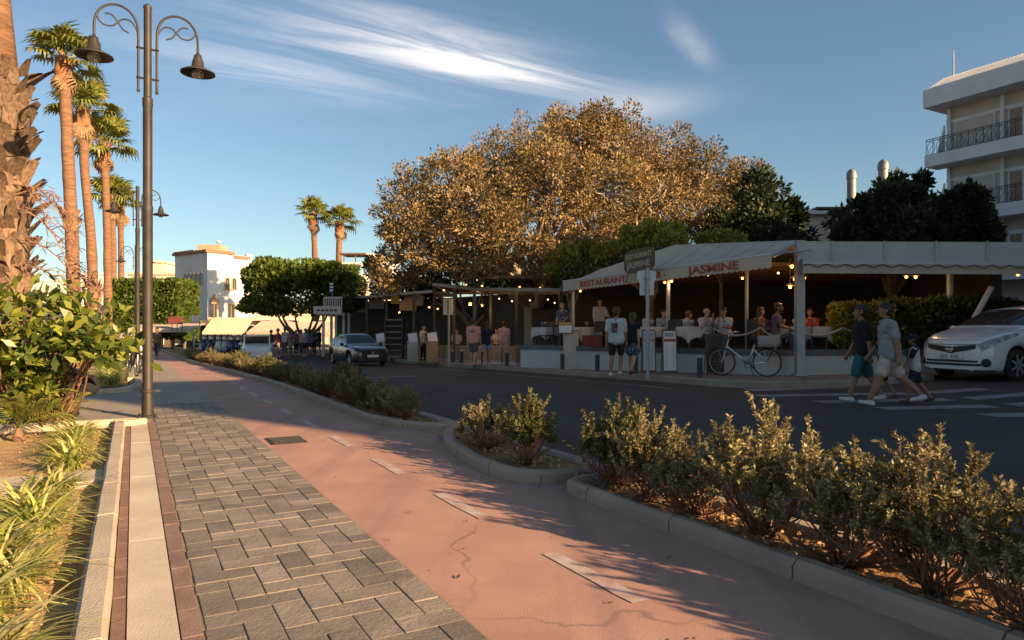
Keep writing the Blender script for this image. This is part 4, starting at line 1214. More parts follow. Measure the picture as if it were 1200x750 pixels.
gl_ = 'twin-armed lamps along the path'
x, y = xat(173, 9.62), 9.62
lamp_thing('tall bronze twin-armed street lamp at the end of the pale slab strip', x, y, 0, gl_)
for k, (b_, lb) in enumerate(((24.3, 'second bronze twin-armed lamp along the path, beside the parked bicycles'), (39.0, 'far bronze twin-armed lamp, third along the path'))):
    x, y = AB(.12, b_)
    dup(bpy.data.objects['street_lamp'], (x, y, -slope(y)), TH, lb, gl_)

M_white = mat('white_render', (0.68, 0.66, 0.62), .85, (.74, .72, .68), 1.0, .2, 30, dirt=(.48, .45, .40), dirt_scale=.6, dirt_amt=.5, coords='Pos')
M_cream = mat('cream_render', (0.60, 0.50, 0.38), .85, (.66, .56, .44), 1.0, .2, 30, dirt=(.42, .34, .26), dirt_scale=.6, dirt_amt=.5, coords='Pos')
M_stone = mat('ochre_stone_trim', (0.42, 0.27, 0.17), .85, (.52, .36, .24), 4.0, .3, 30, coords='Pos')
M_pane = mat('dark_window_glass', (0.03, 0.035, 0.04), .08, (.05, .05, .055), 1.0, spec=.6)
M_tilered = mat('red_roof_tile', (.30, .13, .08), .85, (.38, .18, .11), 4, .3, 30, coords='Pos')
M_grey = mat('grey_metal', (.30, .31, .32), .5, (.36, .37, .38), 4, metal=.4)
M_dkmetal = mat('dark_metal', (.04, .04, .042), .5, (.06, .06, .06), 6, metal=.3)
M_wood = mat('dark_wood', (.10, .055, .03), .7, (.16, .09, .05), 8, .3, 30, stretch=(1, 1, 6))
M_woodl = mat('tan_wood', (.28, .19, .11), .75, (.36, .25, .15), 6, .3, 30, stretch=(1, 1, 5), rnd=.15)
M_canvas = mat('beige_awning_canvas', (.45, .37, .285), .9, (.51, .425, .335), 1.5, .25, 14, dirt=(.38, .33, .27), dirt_scale=.7, dirt_amt=.45, coords='Pos')
M_canvas_l = mat('cream_awning_canvas', (.62, .50, .36), .9, (.68, .56, .42), 1.5, .2, 14, coords='Pos')
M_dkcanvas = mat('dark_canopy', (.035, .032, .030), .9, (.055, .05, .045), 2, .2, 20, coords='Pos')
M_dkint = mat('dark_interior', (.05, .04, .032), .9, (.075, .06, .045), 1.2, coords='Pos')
M_bulb = mat('lit_bulb', (1, .6, .25), .5, emit=((1.0, .42, .10), 1.7))
M_bulbw = mat('lit_white_bulb', (1, .9, .75), .5, emit=((1.0, .72, .45), 0.8))
M_wallw = mat('grey_white_wall', (.46, .44, .41), .85, (.53, .51, .475), 1.5, .2, 30, dirt=(.38, .37, .36), dirt_scale=1.5, dirt_amt=.5, coords='Pos')
M_cope = mat('dark_coping', (.10, .10, .105), .7, (.14, .14, .145), 3, .2, 40, coords='Pos')
M_red = mat('red_letter', (.30, .05, .04), .7, (.36, .08, .06), 8)
M_text_d = mat('dark_print', (.06, .05, .05), .8)
M_cloth = mat('white_cloth', (.44, .42, .40), .9, (.50, .48, .45), 4, .2, 30, coords='Pos')

def win(fr, root, s0, s1, z0, z1, fm=None, pm=None, proud=.05, fw=.08, sill=True, mull=1, arch=False, d=0.0, name='window'):
    """window: frame proud of the wall, pane set back in it, mullions"""
    fm = fm or M_white; pm = pm or M_pane
    f = MB()
    fr.box(f, s0 - fw, s0, d, d + proud, z0, z1); fr.box(f, s1, s1 + fw, d, d + proud, z0, z1)
    if arch:
        n = 8; c = (s0 + s1) / 2; r = (s1 - s0) / 2
        for k in range(n):
            t0, t1 = math.pi * k / n, math.pi * (k + 1) / n
            for ra, rb in ((r, r + fw),):
                P = [fr.p(c + ra * math.cos(t0), d, z1 + ra * math.sin(t0)), fr.p(c + rb * math.cos(t0), d, z1 + rb * math.sin(t0)), fr.p(c + rb * math.cos(t1), d, z1 + rb * math.sin(t1)), fr.p(c + ra * math.cos(t1), d, z1 + ra * math.sin(t1))]
                Q = [p + fr.n * proud for p in P]
                f.add(P + Q, [(4, 5, 6, 7), (0, 4, 7, 3), (1, 2, 6, 5), (0, 1, 5, 4), (2, 3, 7, 6)])
    else: fr.box(f, s0 - fw, s1 + fw, d, d + proud, z1, z1 + fw)
    w = f.build(name, fm, root)
    p = MB()
    if arch:
        n = 10; c = (s0 + s1) / 2; r = (s1 - s0) / 2
        poly = [fr.p(s0, d + proud * .3, z0), fr.p(s1, d + proud * .3, z0)] + [fr.p(c + r * math.cos(math.pi * k / n), d + proud * .3, z1 + r * math.sin(math.pi * k / n)) for k in range(n + 1)]
        p.add(poly, [tuple(range(len(poly)))])
    else: fr.box(p, s0, s1, d + .004, d + proud * .4, z0, z1)
    p.build('pane', pm, w)
    if mull:
        m_ = MB()
        for k in range(mull):
            c = s0 + (s1 - s0) * (k + 1) / (mull + 1); fr.box(m_, c - .02, c + .02, d + proud * .45, d + proud * .8, z0, z1)
        m_.build('mullion', fm, w)
    if sill:
        s_ = MB(); fr.box(s_, s0 - fw * 1.4, s1 + fw * 1.4, d, d + proud * 2.2, z0 - .09, z0 - .003); s_.build('sill', fm, w)
    return w
def textobj(body, size, m, parent, Mw, name='lettering', extrude=.006, align='CENTER', scale_x=1.0, bold=0.0):
    cu_ = bpy.data.curves.new(name, 'FONT'); cu_.body = body; cu_.size = size; cu_.extrude = extrude; cu_.align_x = align; cu_.align_y = 'CENTER'; cu_.offset = bold
    cu_.resolution_u = 3
    o0 = bpy.data.objects.new(name, cu_); C.objects.link(o0)
    dg = bpy.context.evaluated_depsgraph_get()
    me = bpy.data.meshes.new_from_object(o0.evaluated_get(dg)); bpy.data.objects.remove(o0)
    me.transform(Matrix.Diagonal((scale_x, 1, 1, 1))); me.transform(Mw); me.materials.clear(); me.materials.append(m)
    return obj(name, me, parent, world=True)
def text_frame(o, u, up=Vector((0, 0, 1))):
    u = u.normalized(); n = u.cross(up).normalized(); v = n.cross(u)
    return Matrix(((u.x, v.x, n.x, o.x), (u.y, v.y, n.y, o.y), (u.z, v.z, n.z, o.z), (0, 0, 0, 1)))

# ---------------------------------------------------------------- white arched house far down the path
Yw = 72.0
cor = (xat(243, Yw), Yw); lft = (xat(205, 76), 76.0); rgt = (xat(292, 76.5), 76.5)
zt = 9.4
t = thing('white_house', 'white corner house with arched windows and brown roof edge', 'building', (cor[0], cor[1], -.45))
mb = MB(); back = (lft[0] + rgt[0] - cor[0] + 2, 84.0)
mb.prism([cor, rgt, back, lft], -.45, zt); mb.build('wall', M_white, t)
FL, FRt = Fr(lft, cor), Fr(cor, rgt)
mb = MB(); FL.box(mb, -.2, FL.L + .15, -.3, .25, zt, zt + .28); FL.box(mb, -.1, FL.L * .62, -.2, .15, zt + .28, zt + .42); mb.build('cornice', M_tilered, t)
mb = MB(); FRt.box(mb, 0.16, FRt.L * .62, -.3, .2, zt + .004, zt + .32); FRt.box(mb, FRt.L * .62 + .01, FRt.L, -.3, .2, zt - .35, zt - .05); mb.build('cornice', M_tilered, t)
mb = MB(); mb.cbox(cor[0] - 1.6, cor[0] + .8, cor[1] + 1.2, cor[1] + 3.2, zt, zt + .95, .05); mb.build('roof_hut', M_stone, t)
mb = MB(); FRt.box(mb, FRt.L - .35, FRt.L + .35, -.4, .1, -.4, zt + .25); mb.build('chimney_stack', M_white, t)
for k in range(5): win(FL, t, 2.0 + k * .82, 2.5 + k * .82, 5.9, 7.0, M_stone, arch=True, fw=.10, sill=(k == 2), mull=0)
win(FRt, t, 2.2, 2.65, 5.6, 6.6, M_stone, arch=True, fw=.14, mull=1); win(FRt, t, 3.05, 3.5, 5.6, 6.6, M_stone, arch=True, fw=.14, mull=1)
win(FL, t, 4.3, 5.0, 2.3, 4.0, M_stone, fw=.15, mull=1)
win(FRt, t, .45, 1.1, 2.3, 4.0, M_stone, fw=.14, mull=1, name='balcony_door'); win(FRt, t, 2.45, 3.3, 2.3, 4.0, M_stone, fw=.12, mull=1)
mb = MB(); P = [FRt.p(.15, .06, 4.2), FRt.p(1.45, .06, 4.2), FRt.p(.8, .06, 5.0)]; Q = [p + FRt.n * .12 for p in P]; mb.add(P + Q, [(3, 4, 5), (0, 3, 5, 2), (1, 2, 5, 4), (0, 1, 4, 3)]); mb.build('pediment', M_stone, t)
mb = MB(); FRt.box(mb, -.6, 2.2, 0, .9, 1.55, 1.75); FRt.box(mb, -.6, 2.2, .8, .9, 2.4, 2.52)
for k in range(16): FRt.box(mb, -.55 + k * .175, -.47 + k * .175, .82, .88, 1.75, 2.4)
mb.build('balcony', M_stone, t)
# lower beige awnings in front of that house
def awning(name, label, px0, px1, Y0, Y1, ytop, ybot, m, posts=True, val=.22, group=None, cat='awning'):
    a, b_ = at(px0, ybot, Y0), at(px1, ybot, Y1)
    t = thing(name, label, cat, ((a.x + b_.x) / 2, (a.y + b_.y) / 2, -.45), 0, group)
    up_ = CAMZ + (386 - ytop) / 800 * Y0 + .1
    dv = Vector((b_.x - a.x, b_.y - a.y, 0)).normalized(); nb = Vector((-dv.y, dv.x, 0)) * 2.2
    b_.z = a.z
    c, d = Vector((b_.x, b_.y, up_)) + nb, Vector((a.x, a.y, up_)) + nb
    mb = MB(); th = Vector((0, 0, -.04)); mb.add([a, b_, c, d, a + th, b_ + th, c + th, d + th], [(0, 1, 2, 3), (7, 6, 5, 4), (0, 4, 5, 1), (1, 5, 6, 2), (3, 2, 6, 7), (0, 3, 7, 4)]); mb.build('canopy', m, t)
    mb = MB(); v = Vector((0, 0, -val)); o_ = Vector((dv.y, -dv.x, 0)) * .02
    mb.add([a + o_ + th * .2, b_ + o_ + th * .2, b_ + o_ + v, a + o_ + v, a + th * .2, b_ + th * .2, b_ + v, a + v], [(0, 3, 2, 1), (4, 5, 6, 7), (3, 7, 6, 2)]); mb.build('valance', m, t)
    if posts:
        L_ = (b_ - a).length; n = max(2, int(L_ / 3) + 1)
        for i in range(n):
            p = a.lerp(b_, i / (n - 1)) + nb.normalized() * .15; mb = MB(); mb.tube([(p.x, p.y, -.5), (p.x, p.y, p.z + .05)], .05, 8); mb.build('post', M_grey, t)
    return t
awning('cream_awning', 'wide sunlit cream awning under the white arched house', 237, 287, 62, 62, 373, 389, M_canvas_l)
awning('cream_awning', 'cream awning between the white house and the clipped tree', 289, 335, 61, 60, 377, 389, M_canvas_l)
awning('flat_canopy', 'pale flat canopy in front of the hedge block', 150, 226, 54, 54, 380, 385, M_canvas, True, .3)
awning('cream_awning', 'cream awning glowing behind the crowd under the clipped tree', 330, 385, 54, 53, 378, 391, M_canvas_l)
# rear dark fronts beneath the awnings
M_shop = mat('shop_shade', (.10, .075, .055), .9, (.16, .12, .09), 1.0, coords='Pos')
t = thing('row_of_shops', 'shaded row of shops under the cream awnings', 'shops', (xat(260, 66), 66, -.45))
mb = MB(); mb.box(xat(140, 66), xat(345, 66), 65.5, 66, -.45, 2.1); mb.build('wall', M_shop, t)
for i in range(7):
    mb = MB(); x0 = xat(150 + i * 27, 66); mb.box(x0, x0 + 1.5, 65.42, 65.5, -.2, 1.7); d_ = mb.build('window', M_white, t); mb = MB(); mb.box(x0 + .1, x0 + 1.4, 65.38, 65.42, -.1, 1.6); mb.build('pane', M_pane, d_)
# far skyline on the left and behind
def far_house(label, px0, px1, Y, ytop, m, seed, depth=10, cat='building'):
    q = random.Random(seed); x0, x1 = xat(px0, Y), xat(px1, Y); zt_ = CAMZ + (386 - ytop) / 800 * Y
    t = thing('far_house', label, cat, ((x0 + x1) / 2, Y, -.5))
    mb = MB(); mb.box(x0, x1, Y, Y + depth, -.5, zt_); mb.build('wall', m, t)
    mb = MB(); mb.box(x0 - .2, x1 + .2, Y - .2, Y + depth, zt_ + .003, zt_ + .35); mb.build('parapet', m, t)
    F_ = Fr((x0, Y), (x1, Y)); n = max(2, int((x1 - x0) / 3))
    for fl in range(int(zt_ / 3)):
        for i in range(n):
            s_ = (x1 - x0) * (i + .5) / n; win(F_, t, s_ - .5, s_ + .5, fl * 3 + .9, fl * 3 + 2.3, M_white, fw=.1)
    return t
far_house('low cream building behind the lamps left of the white house', 150, 206, 96, 322, M_cream, 1)
far_house('raised cream block set back on the low cream building', 168, 190, 104, 308, M_cream, 5)
far_house('white low houses on the skyline between the palm trunks', 30, 78, 130, 330, M_white, 2)
far_house('small white house on the skyline behind the bowed palm', 92, 122, 120, 322, M_white, 3)
far_house('cream side building behind the clipped tree', 296, 420, 78, 360, M_cream, 4)
# white balcony building behind the clipped tree
Yn = 58
t = thing('white_apartment', 'white terraced building with roof pergola beside the fig tree', 'building', (xat(420, Yn), Yn, -.45))
x0, x1 = xat(402, Yn), xat(446, Yn)
mb = MB(); mb.box(x0, xat(428, Yn), Yn, Yn + 9, -.45, at(0, 322, Yn).z); mb.build('wall', M_cream, t)
mb = MB(); mb.box(xat(428, Yn) + .003, x1, Yn + .5, Yn + 9, -.45, at(0, 296, Yn).z); mb.build('tower', M_white, t)
mb = MB(); mb.box(x0 - .4, xat(428, Yn), Yn - .9, Yn + .1, at(0, 311, Yn).z, at(0, 308.5, Yn).z)
for i in range(7): mb.box(x0 - .3 + i * .35, x0 - .24 + i * .35, Yn - .9, Yn - .84, at(0, 322, Yn).z, at(0, 311, Yn).z)
mb.box(x0 - .4, xat(428, Yn), Yn - .95, Yn - .8, at(0, 322, Yn).z - .15, at(0, 322, Yn).z); mb.build('railing', M_white, t)
mb = MB(); zz = at(0, 298, Yn).z
for x_ in (x0, x0 + 1.0): mb.box(x_, x_ + .08, Yn + .1, Yn + .18, at(0, 322, Yn).z, zz)
mb.box(x0 - .3, xat(428, Yn), Yn, Yn + 2.5, zz, zz + .12); mb.build('pergola', M_wood, t)
F_ = Fr((xat(428, Yn), Yn + .5), (x1, Yn + .5))
for k in range(3): win(F_, t, .35, .95, 1.2 + k * 1.9, 2.4 + k * 1.9, M_grey, fw=.06)
# kiosk with signboard under the clipped tree's edge
Yk = 42
t = thing('kiosk', 'pale kiosk with slim posts and signboard beside the clipped tree', 'kiosk', (xat(388, Yk), Yk, -.44))
for px_ in (376, 383, 391, 400, 404):
    mb = MB(); mb.box(xat(px_, Yk) - .07, xat(px_, Yk) + .07, Yk + (px_ % 3) * .5, Yk + (px_ % 3) * .5 + .14, -.5, at(0, 366, Yk).z); mb.build('post', M_wallw, t)
mb = MB(); mb.cbox(xat(369, Yk), xat(402, Yk), Yk - .3, Yk - .18, at(0, 368, Yk).z, at(0, 359, Yk).z, .01); sg = mb.build('signboard', M_wallw, t)
mb = MB()
for i in range(5): mb.box(xat(373 + i * 5, Yk), xat(376.5 + i * 5, Yk), Yk - .315, Yk - .303, at(0, 365, Yk).z, at(0, 362.6, Yk).z)
mb.build('lettering', M_text_d, sg)
mb = MB()
for i in range(9):
    xx = xat(380 + i * 2.6, Yk); mb.box(xx - .03, xx + .03, Yk - .1, Yk - .04, at(0, 359, Yk).z, at(0, 349, Yk).z)
mb.box(xat(380, Yk), xat(402, Yk), Yk - .12, Yk - .02, at(0, 350, Yk).z, at(0, 348, Yk).z); mb.build('roof_rail', M_wallw, t)
mb = MB(); mb.box(xat(372, Yk), xat(404, Yk), Yk - .15, Yk + 2.5, at(0, 369.5, Yk).z, at(0, 368.2, Yk).z); mb.build('roof', M_wallw, t)
fp = thing('flag', 'small blue and white striped flag on a thin pole over the kiosk', 'flag', (xat(389.5, Yk - .05), Yk - .05, at(0, 349, Yk).z))
mb = MB(); p = at(389.5, 349, Yk - .05); mb.tube([p, p + Vector((0, 0, .95))], .02, 6); mb.build('pole', M_grey, fp)
M_blue = mat('flag_blue', (.03, .08, .30), .8); M_flagw = mat('flag_white', (.7, .7, .7), .8)
for i in range(6):
    mb = MB(); z0 = p.z + .30 + i * .1; mb.box(p.x - .16, p.x + .05, p.y - .02 - .01 * (i % 2), p.y - .01, z0, z0 + .098); mb.build('stripe', M_blue if i % 2 == 0 else M_flagw, fp)
# two signs by the far awnings
t = thing('shop_sign', 'dark red board sign on the flat canopy', 'sign', (xat(206, 53.5), 53.5, 1.3)); mb = MB(); a, b_ = at(197, 380, 53.5), at(214, 371, 53.5); mb.cbox(a.x, b_.x, 53.45, 53.55, a.z, b_.z, .01); mb.build('board', mat('dark_red_board', (.16, .045, .04), .7), t)
mb = MB()
for i in range(3): mb.tube([(a.x + .3 + i * .4, 53.5, a.z - .9), (a.x + .3 + i * .4, 53.5, a.z + .05)], .03, 6)
mb.build('support', M_dkmetal, t)
t = thing('street_sign', 'pink and white square sign on a post near the far awnings', 'sign', (xat(229, 51), 51, -.45)); a, b_ = at(224, 379, 51), at(233, 369, 51)
mb = MB(); mb.cbox(a.x, b_.x, 50.96, 51.0, a.z, b_.z, .005); pl = mb.build('plate', mat('pink_sign', (.62, .38, .44), .6), t)
for k in range(2):
    mb = MB(); mb.box(a.x + .08 + .28 * k, a.x + .28 + .28 * k, 50.945, 50.958, a.z + .2, b_.z - .06); mb.build('panel', M_flagw, pl)
mb = MB(); mb.tube([(b_.x + .04, 51.05, -.5), (b_.x + .04, 51.05, a.z + .3)], .04, 8); mb.build('post', M_grey, t)
# moon
mo = MB(); mo.ball(at(256.5, 283.5, 2600), 8.0, 16, 10); tag(mo.build('moon', mat('moon_rock', (.6, .58, .56), 1.0, (.45, .44, .43), .2), smooth=True), 'small pale moon low over the white house', 'moon')

# ---------------------------------------------------------------- apartment block on the right
FA, FB = AB(38.0, 20.6), AB(38.0, 2.0)
FB_ = Fr(FA, FB)          # facade runs toward the viewer along the road
t = thing('apartment_block', 'white apartment block with stacked balconies and iron railings', 'building', (FA[0], FA[1], -.3))
M_apt = mat('apartment_white', (.56, .57, .58), .8, (.62, .63, .64), .8, .15, 30, dirt=(.42, .43, .44), dirt_scale=.5, dirt_amt=.5, coords='Pos')
M_apt2 = mat('apartment_panel', (.40, .37, .33), .85, (.46, .43, .39), 1.0, coords='Pos')
M_door = mat('brown_door', (.22, .15, .10), .6, (.28, .20, .14), 3)
M_curtain = mat('curtain_glass', (.24, .25, .26), .25, (.36, .36, .36), 2.5, spec=.6, stretch=(8, 8, .5))
mb = MB(); FB_.box(mb, 0, FB_.L, -9, 0, -.3, 13.0); mb.build('wall', M_apt2, t)
mb = MB(); FB_.box(mb, -.55, FB_.L + .5, -9.3, 1.25, 13.003, 13.95); mb.build('roof_slab', M_apt, t)
# sloping tiled parapet that catches the light
mb = MB(); P = [FB_.p(-.4, 1.1, 13.953), FB_.p(FB_.L, 1.1, 13.953), FB_.p(FB_.L, -.3, 14.75), FB_.p(-.4, -.3, 14.75), FB_.p(-.4, -.3, 13.953), FB_.p(FB_.L, -.3, 13.953)]
mb.add(P, [(0, 1, 2, 3), (3, 2, 5, 4), (0, 3, 4), (1, 5, 2)]); mb.build('parapet', M_white, t)
for k in range(52):
    mb = MB(); s_ = -.3 + k * .16; A, B_ = FB_.p(s_, 1.1, 13.99), FB_.p(s_, -.28, 14.78); mb.tube([A, B_], .045, 6); mb.build('roof_tile', M_white, t)
mb = MB(); A = FB_.p(.0, -.6, 14.0); mb.tube([A, A + Vector((0, 0, 2.3))], [.05, .03], 6); mb.build('antenna', M_grey, t)
for fl, zb in enumerate((9.85, 6.75, 3.65)):
    mb = MB(); FB_.box(mb, -.5, FB_.L, .003, 1.2, zb, zb + .35); sl = mb.build('balcony_slab', M_apt, t)
    mb = MB(); FB_.box(mb, -.5, 6.0 - .6 * 0, 1.05, 1.2, zb + .353, zb + .62); FB_.box(mb, -.5, -.38, .01, 1.04, zb + .353, zb + .62); mb.build('balcony_kerb', M_apt, sl)
    mb = MB(); FB_.box(mb, 4.1, FB_.L, 1.06, 1.21, zb + .624, zb + 1.55); mb.build('balcony_parapet', M_apt, t)
    # iron railing: rails, posts and rings
    mb = MB(); z0, z1 = zb + .64, zb + 1.45
    for z_ in (z0, z1 - .1, z1): mb.tube([FB_.p(-.45, 1.13, z_), FB_.p(4.1, 1.13, z_)], .022, 5)
    rl = mb.build('railing', M_dkmetal, t)
    for k in range(14):
        mb = MB(); s_ = -.45 + k * .35; mb.tube([FB_.p(s_, 1.13, z0 - .03), FB_.p(s_, 1.13, z1)], .016, 5); mb.build('bar', M_dkmetal, rl)
    for k in range(9):
        mb = MB(); c = FB_.p(-.2 + k * .48, 1.13, (z0 + z1 - .1) / 2); n = 12
        mb.tube([c + FB_.u * .2 * math.cos(6.2832 * i / n) + Vector((0, 0, .3 * math.sin(6.2832 * i / n))) for i in range(n + 1)], .014, 4); mb.tube([c + FB_.u * -.2 + Vector((0, 0, -.3)), c + FB_.u * .2 + Vector((0, 0, .3))], .012, 4); mb.build('ring', M_dkmetal, rl)
    mb = MB(); FB_.box(mb, .0, FB_.L, .004, .07, zb + 2.35, zb + 2.5); mb.build('lintel_band', M_apt, t)
    for s_ in (.05, 2.6, 4.6): mb = MB(); FB_.box(mb, s_, s_ + .18, .005, .12, zb + .36, zb + 3.1); mb.build('pilaster', M_apt, t)
    mb = MB(); P = [FB_.p(-.02, .1, zb + .36), FB_.p(-.02, .9, zb + .36), FB_.p(-.02, .1, zb + 2.3)]; Q = [p - FB_.u * .1 for p in P]; mb.add(P + Q, [(0, 1, 2), (5, 4, 3), (0, 3, 4, 1), (1, 4, 5, 2), (2, 5, 3, 0)]); mb.build('side_fin', M_apt, t)
    P = [FB_.p(5.0, .05, zb + .4), FB_.p(5.0, 1.15, zb + 1.56), FB_.p(5.0, .05, zb + 3.0)]; Q = [p + FB_.u * .12 for p in P]; mb = MB(); mb.add(P + Q, [(0, 1, 2), (5, 4, 3), (0, 3, 4, 1), (1, 4, 5, 2), (2, 5, 3, 0)]); mb.build('side_fin', M_apt, t)
    win(FB_, t, 3.0, 3.55, zb + .4, zb + 2.3, M_apt, M_door, fw=.05, sill=False, mull=0, name='balcony_door'); win(FB_, t, 3.75, 4.45, zb + .4, zb + 2.3, M_apt, M_curtain, fw=.05, sill=False, name='window')
    win(FB_, t, .45, 2.3, zb + .9, zb + 2.3, M_apt, M_apt2, fw=.05, sill=False, mull=0, name='shutter')
mb = MB(); FB_.box(mb, 2.0, 6.0, .004, .1, .2, 3.0); mb.build('garage_shutter', M_apt2, t)
# flues and low building
M_flue = mat('galvanised_flue', (.22, .22, .22), .5, (.28, .28, .28), 3, metal=.3)
for px_, yt, yb, r, lb in ((998, 202, 250, .17, 'shorter steel flue with bent cowl, beside the low roof'), (1035, 191, 250, .185, 'taller steel flue rising out of the dark trees')):
    p0, p1 = at(px_, yb + 60, 27), at(px_, yt + 5, 27); t = thing('flue', lb, 'flue', p0, 0, 'steel flues')
    mb = MB(); mb.tube([p0, p1], r, 14); mb.build('pipe', M_flue, t, smooth=40)
    mb = MB(); mb.tube([p1 + Vector((0, 0, -.10)), p1 + Vector((0, 0, .06)), p1 + Vector((-.04, 0, .16)), p1 + Vector((-.10, -.02, .20))], [r * 1.15, r * 1.15, r * 1.1, r * .7], 14); mb.build('cowl', M_flue, t, smooth=40)
    for k in range(3): mb = MB(); mb.torus(p0.lerp(p1, .3 + .22 * k), r, .012, 'z', 14, 5); mb.build('seam', M_flue, t)
far_l = thing('low_building', 'low beige building with thin roof edge behind the dark trees', 'building', (xat(975, 36), 36, -.3))
mb = MB(); mb.box(xat(948, 36), xat(1040, 36), 36, 42, -.3, at(0, 252, 36).z); mb.build('wall', M_apt2, far_l)
mb = MB(); mb.box(xat(952, 36) - .3, xat(1040, 36), 35.6, 42, at(0, 252, 36).z + .003, at(0, 248, 36).z); mb.build('roof', M_apt, far_l)
mb = MB(); P0 = at(957, 249, 35.5); mb.box(P0.x, P0.x + 1.6, 35.5, 37.5, P0.z + .2, P0.z + .3); mb.build('skylight', M_dkmetal, far_l)

# buildings behind the viewer, on the sunny side of the road: they shade road and terraces
def shade_block(label, a0, a1, b0, b1, h, m):
    A, B_ = AB(a0, b1), AB(a0, b0); F_ = Fr(A, B_); D_ = a1 - a0
    t = thing('town_house', label, 'building', (A[0], A[1], -.1))
    mb = MB(); F_.box(mb, 0, F_.L, -D_, 0, -.1, h); mb.build('wall', m, t)
    mb = MB(); F_.box(mb, -.2, F_.L + .2, -D_ - .2, .2, h + .003, h + .3); mb.build('parapet', m, t)
    for fl in range(int(h / 3)):
        for k in range(int(F_.L / 2.6)): win(F_, t, .8 + k * 2.6, 1.9 + k * 2.6, fl * 3 + .9, fl * 3 + 2.4, M_stone, fw=.1)
    return t
shade_block('long two-storey house along the road behind the viewer', 15.0, 27.0, -20.7, 0.5, 9.0, M_white)
shade_block('stair tower of the house behind the viewer', 15.6, 19.0, -20.6, -17.8, 12.6, M_cream)
shade_block('taller house across the side street', 19.0, 36.0, -6.8, 3.2, 10.4, M_white)
# ================================================================ corner restaurant (terrace, awnings, sign)
W1, W2, W3, W4 = (0.3, 24.2), (6.9, 18.2), (12.2, 18.75), (14.2, 19.6)
jz = thing('restaurant_terrace', 'corner restaurant terrace with low white wall and beige lettered awning', 'restaurant', (6.9, 18.4, 0))
mb = MB(); mb.prism([(.35, 24.4), (6.95, 18.42), (12.2, 18.97), (14.1, 19.8), (14.5, 28), (2.6, 28.6)], -.4, .58); mb.build('floor', mat('terrace_floor', (.13, .11, .095), .8, (.17, .15, .13), 1.5, coords='Pos'), jz)
for A, B_ in ((W1, W2), (W2, W3), (W3, W4)):
    F_ = Fr(A, B_)
    mb = MB(); F_.box(mb, 0, F_.L, -.22, 0, -.4, .545); mb.build('low_wall', M_wallw, jz)
    mb = MB(); F_.box(mb, -.01, F_.L + .01, -.25, .035, .548, .70); mb.build('coping', M_cope, jz)
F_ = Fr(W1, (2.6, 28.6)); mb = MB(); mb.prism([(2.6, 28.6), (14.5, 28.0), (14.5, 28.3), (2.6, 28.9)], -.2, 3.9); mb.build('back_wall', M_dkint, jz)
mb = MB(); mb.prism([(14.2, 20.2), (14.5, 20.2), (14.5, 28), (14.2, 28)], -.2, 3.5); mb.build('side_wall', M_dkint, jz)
# roof skin over the terrace
L0, R0, B0, B1 = at(660, 330, 22.4), at(905, 298, 16.4), at(790, 287, 21.0), at(934, 281.5, 18.5)
mb = MB(); th = Vector((0, 0, -.03))
def sheetq(mb, P): mb.add(list(P) + [p + th for p in P], [tuple(range(len(P))), tuple(range(2 * len(P) - 1, len(P) - 1, -1))] + [(i, i + len(P), (i + 1) % len(P) + len(P), (i + 1) % len(P)) for i in range(len(P))])
def grid_sheet(mb, a, b, c, d, n=14, m=6, sag=.05):
    V = []
    for j in range(m + 1):
        for i in range(n + 1):
            u, v = i / n, j / m
            p = a.lerp(b, u).lerp(d.lerp(c, u), v); p = p + Vector((0, 0, -sag * math.sin(math.pi * v) * (1 + .5 * math.sin(u * 14)) + .012 * noise.noise((p.x * 2, p.y * 2, 0)))); V.append(p)
    k = n + 1
    mb.add(V, [(j * k + i, j * k + i + 1, (j + 1) * k + i + 1, (j + 1) * k + i) for j in range(m) for i in range(n)])
Lm = L0.lerp(R0, .40)
mb = MB(); grid_sheet(mb, Lm, R0, B1, B0, 16, 6, .07); aw = mb.build('awning', M_canvas, jz, smooth=True)
for k in range(1, 7):
    u = k / 7; mb = MB(); pa, pb = Lm.lerp(R0, u), B0.lerp(B1, u); mb.tube([pa.lerp(pb, v / 6) + Vector((0, 0, -.07 * math.sin(math.pi * v / 6) * (1 + .5 * math.sin(u * 14)) + .012)) for v in range(7)], .012, 4); mb.build('seam', M_canvas, aw)
mb = MB(); mb.add([L0, Lm, B0], [(0, 1, 2)]); V = [L0, Lm, B0]; mb = MB(); grid_sheet(mb, L0, Lm, B0, L0.lerp(B0, .35), 8, 6, .05); mb.build('awning_hip', M_canvas, jz, smooth=True)
mb = MB(); Bk0, Bk1 = Vector((4.6, 28.3, 3.75)), Vector((14.4, 28.0, 3.75)); sheetq(mb, [B0 + Vector((0, .02, -.02)), B1 + Vector((0, .02, -.02)), at(1240, 284, 18.9), Bk1, Bk0]); mb.build('roof', M_canvas, jz)
mb = MB(); sheetq(mb, [L0 + Vector((.25, .3, -.28)), B0 + Vector((0, .3, -.75)), Bk0 + Vector((0, 0, -.2)), Vector((1.4, 27.8, 2.75))]); mb.build('side_roof', M_dkcanvas, jz)
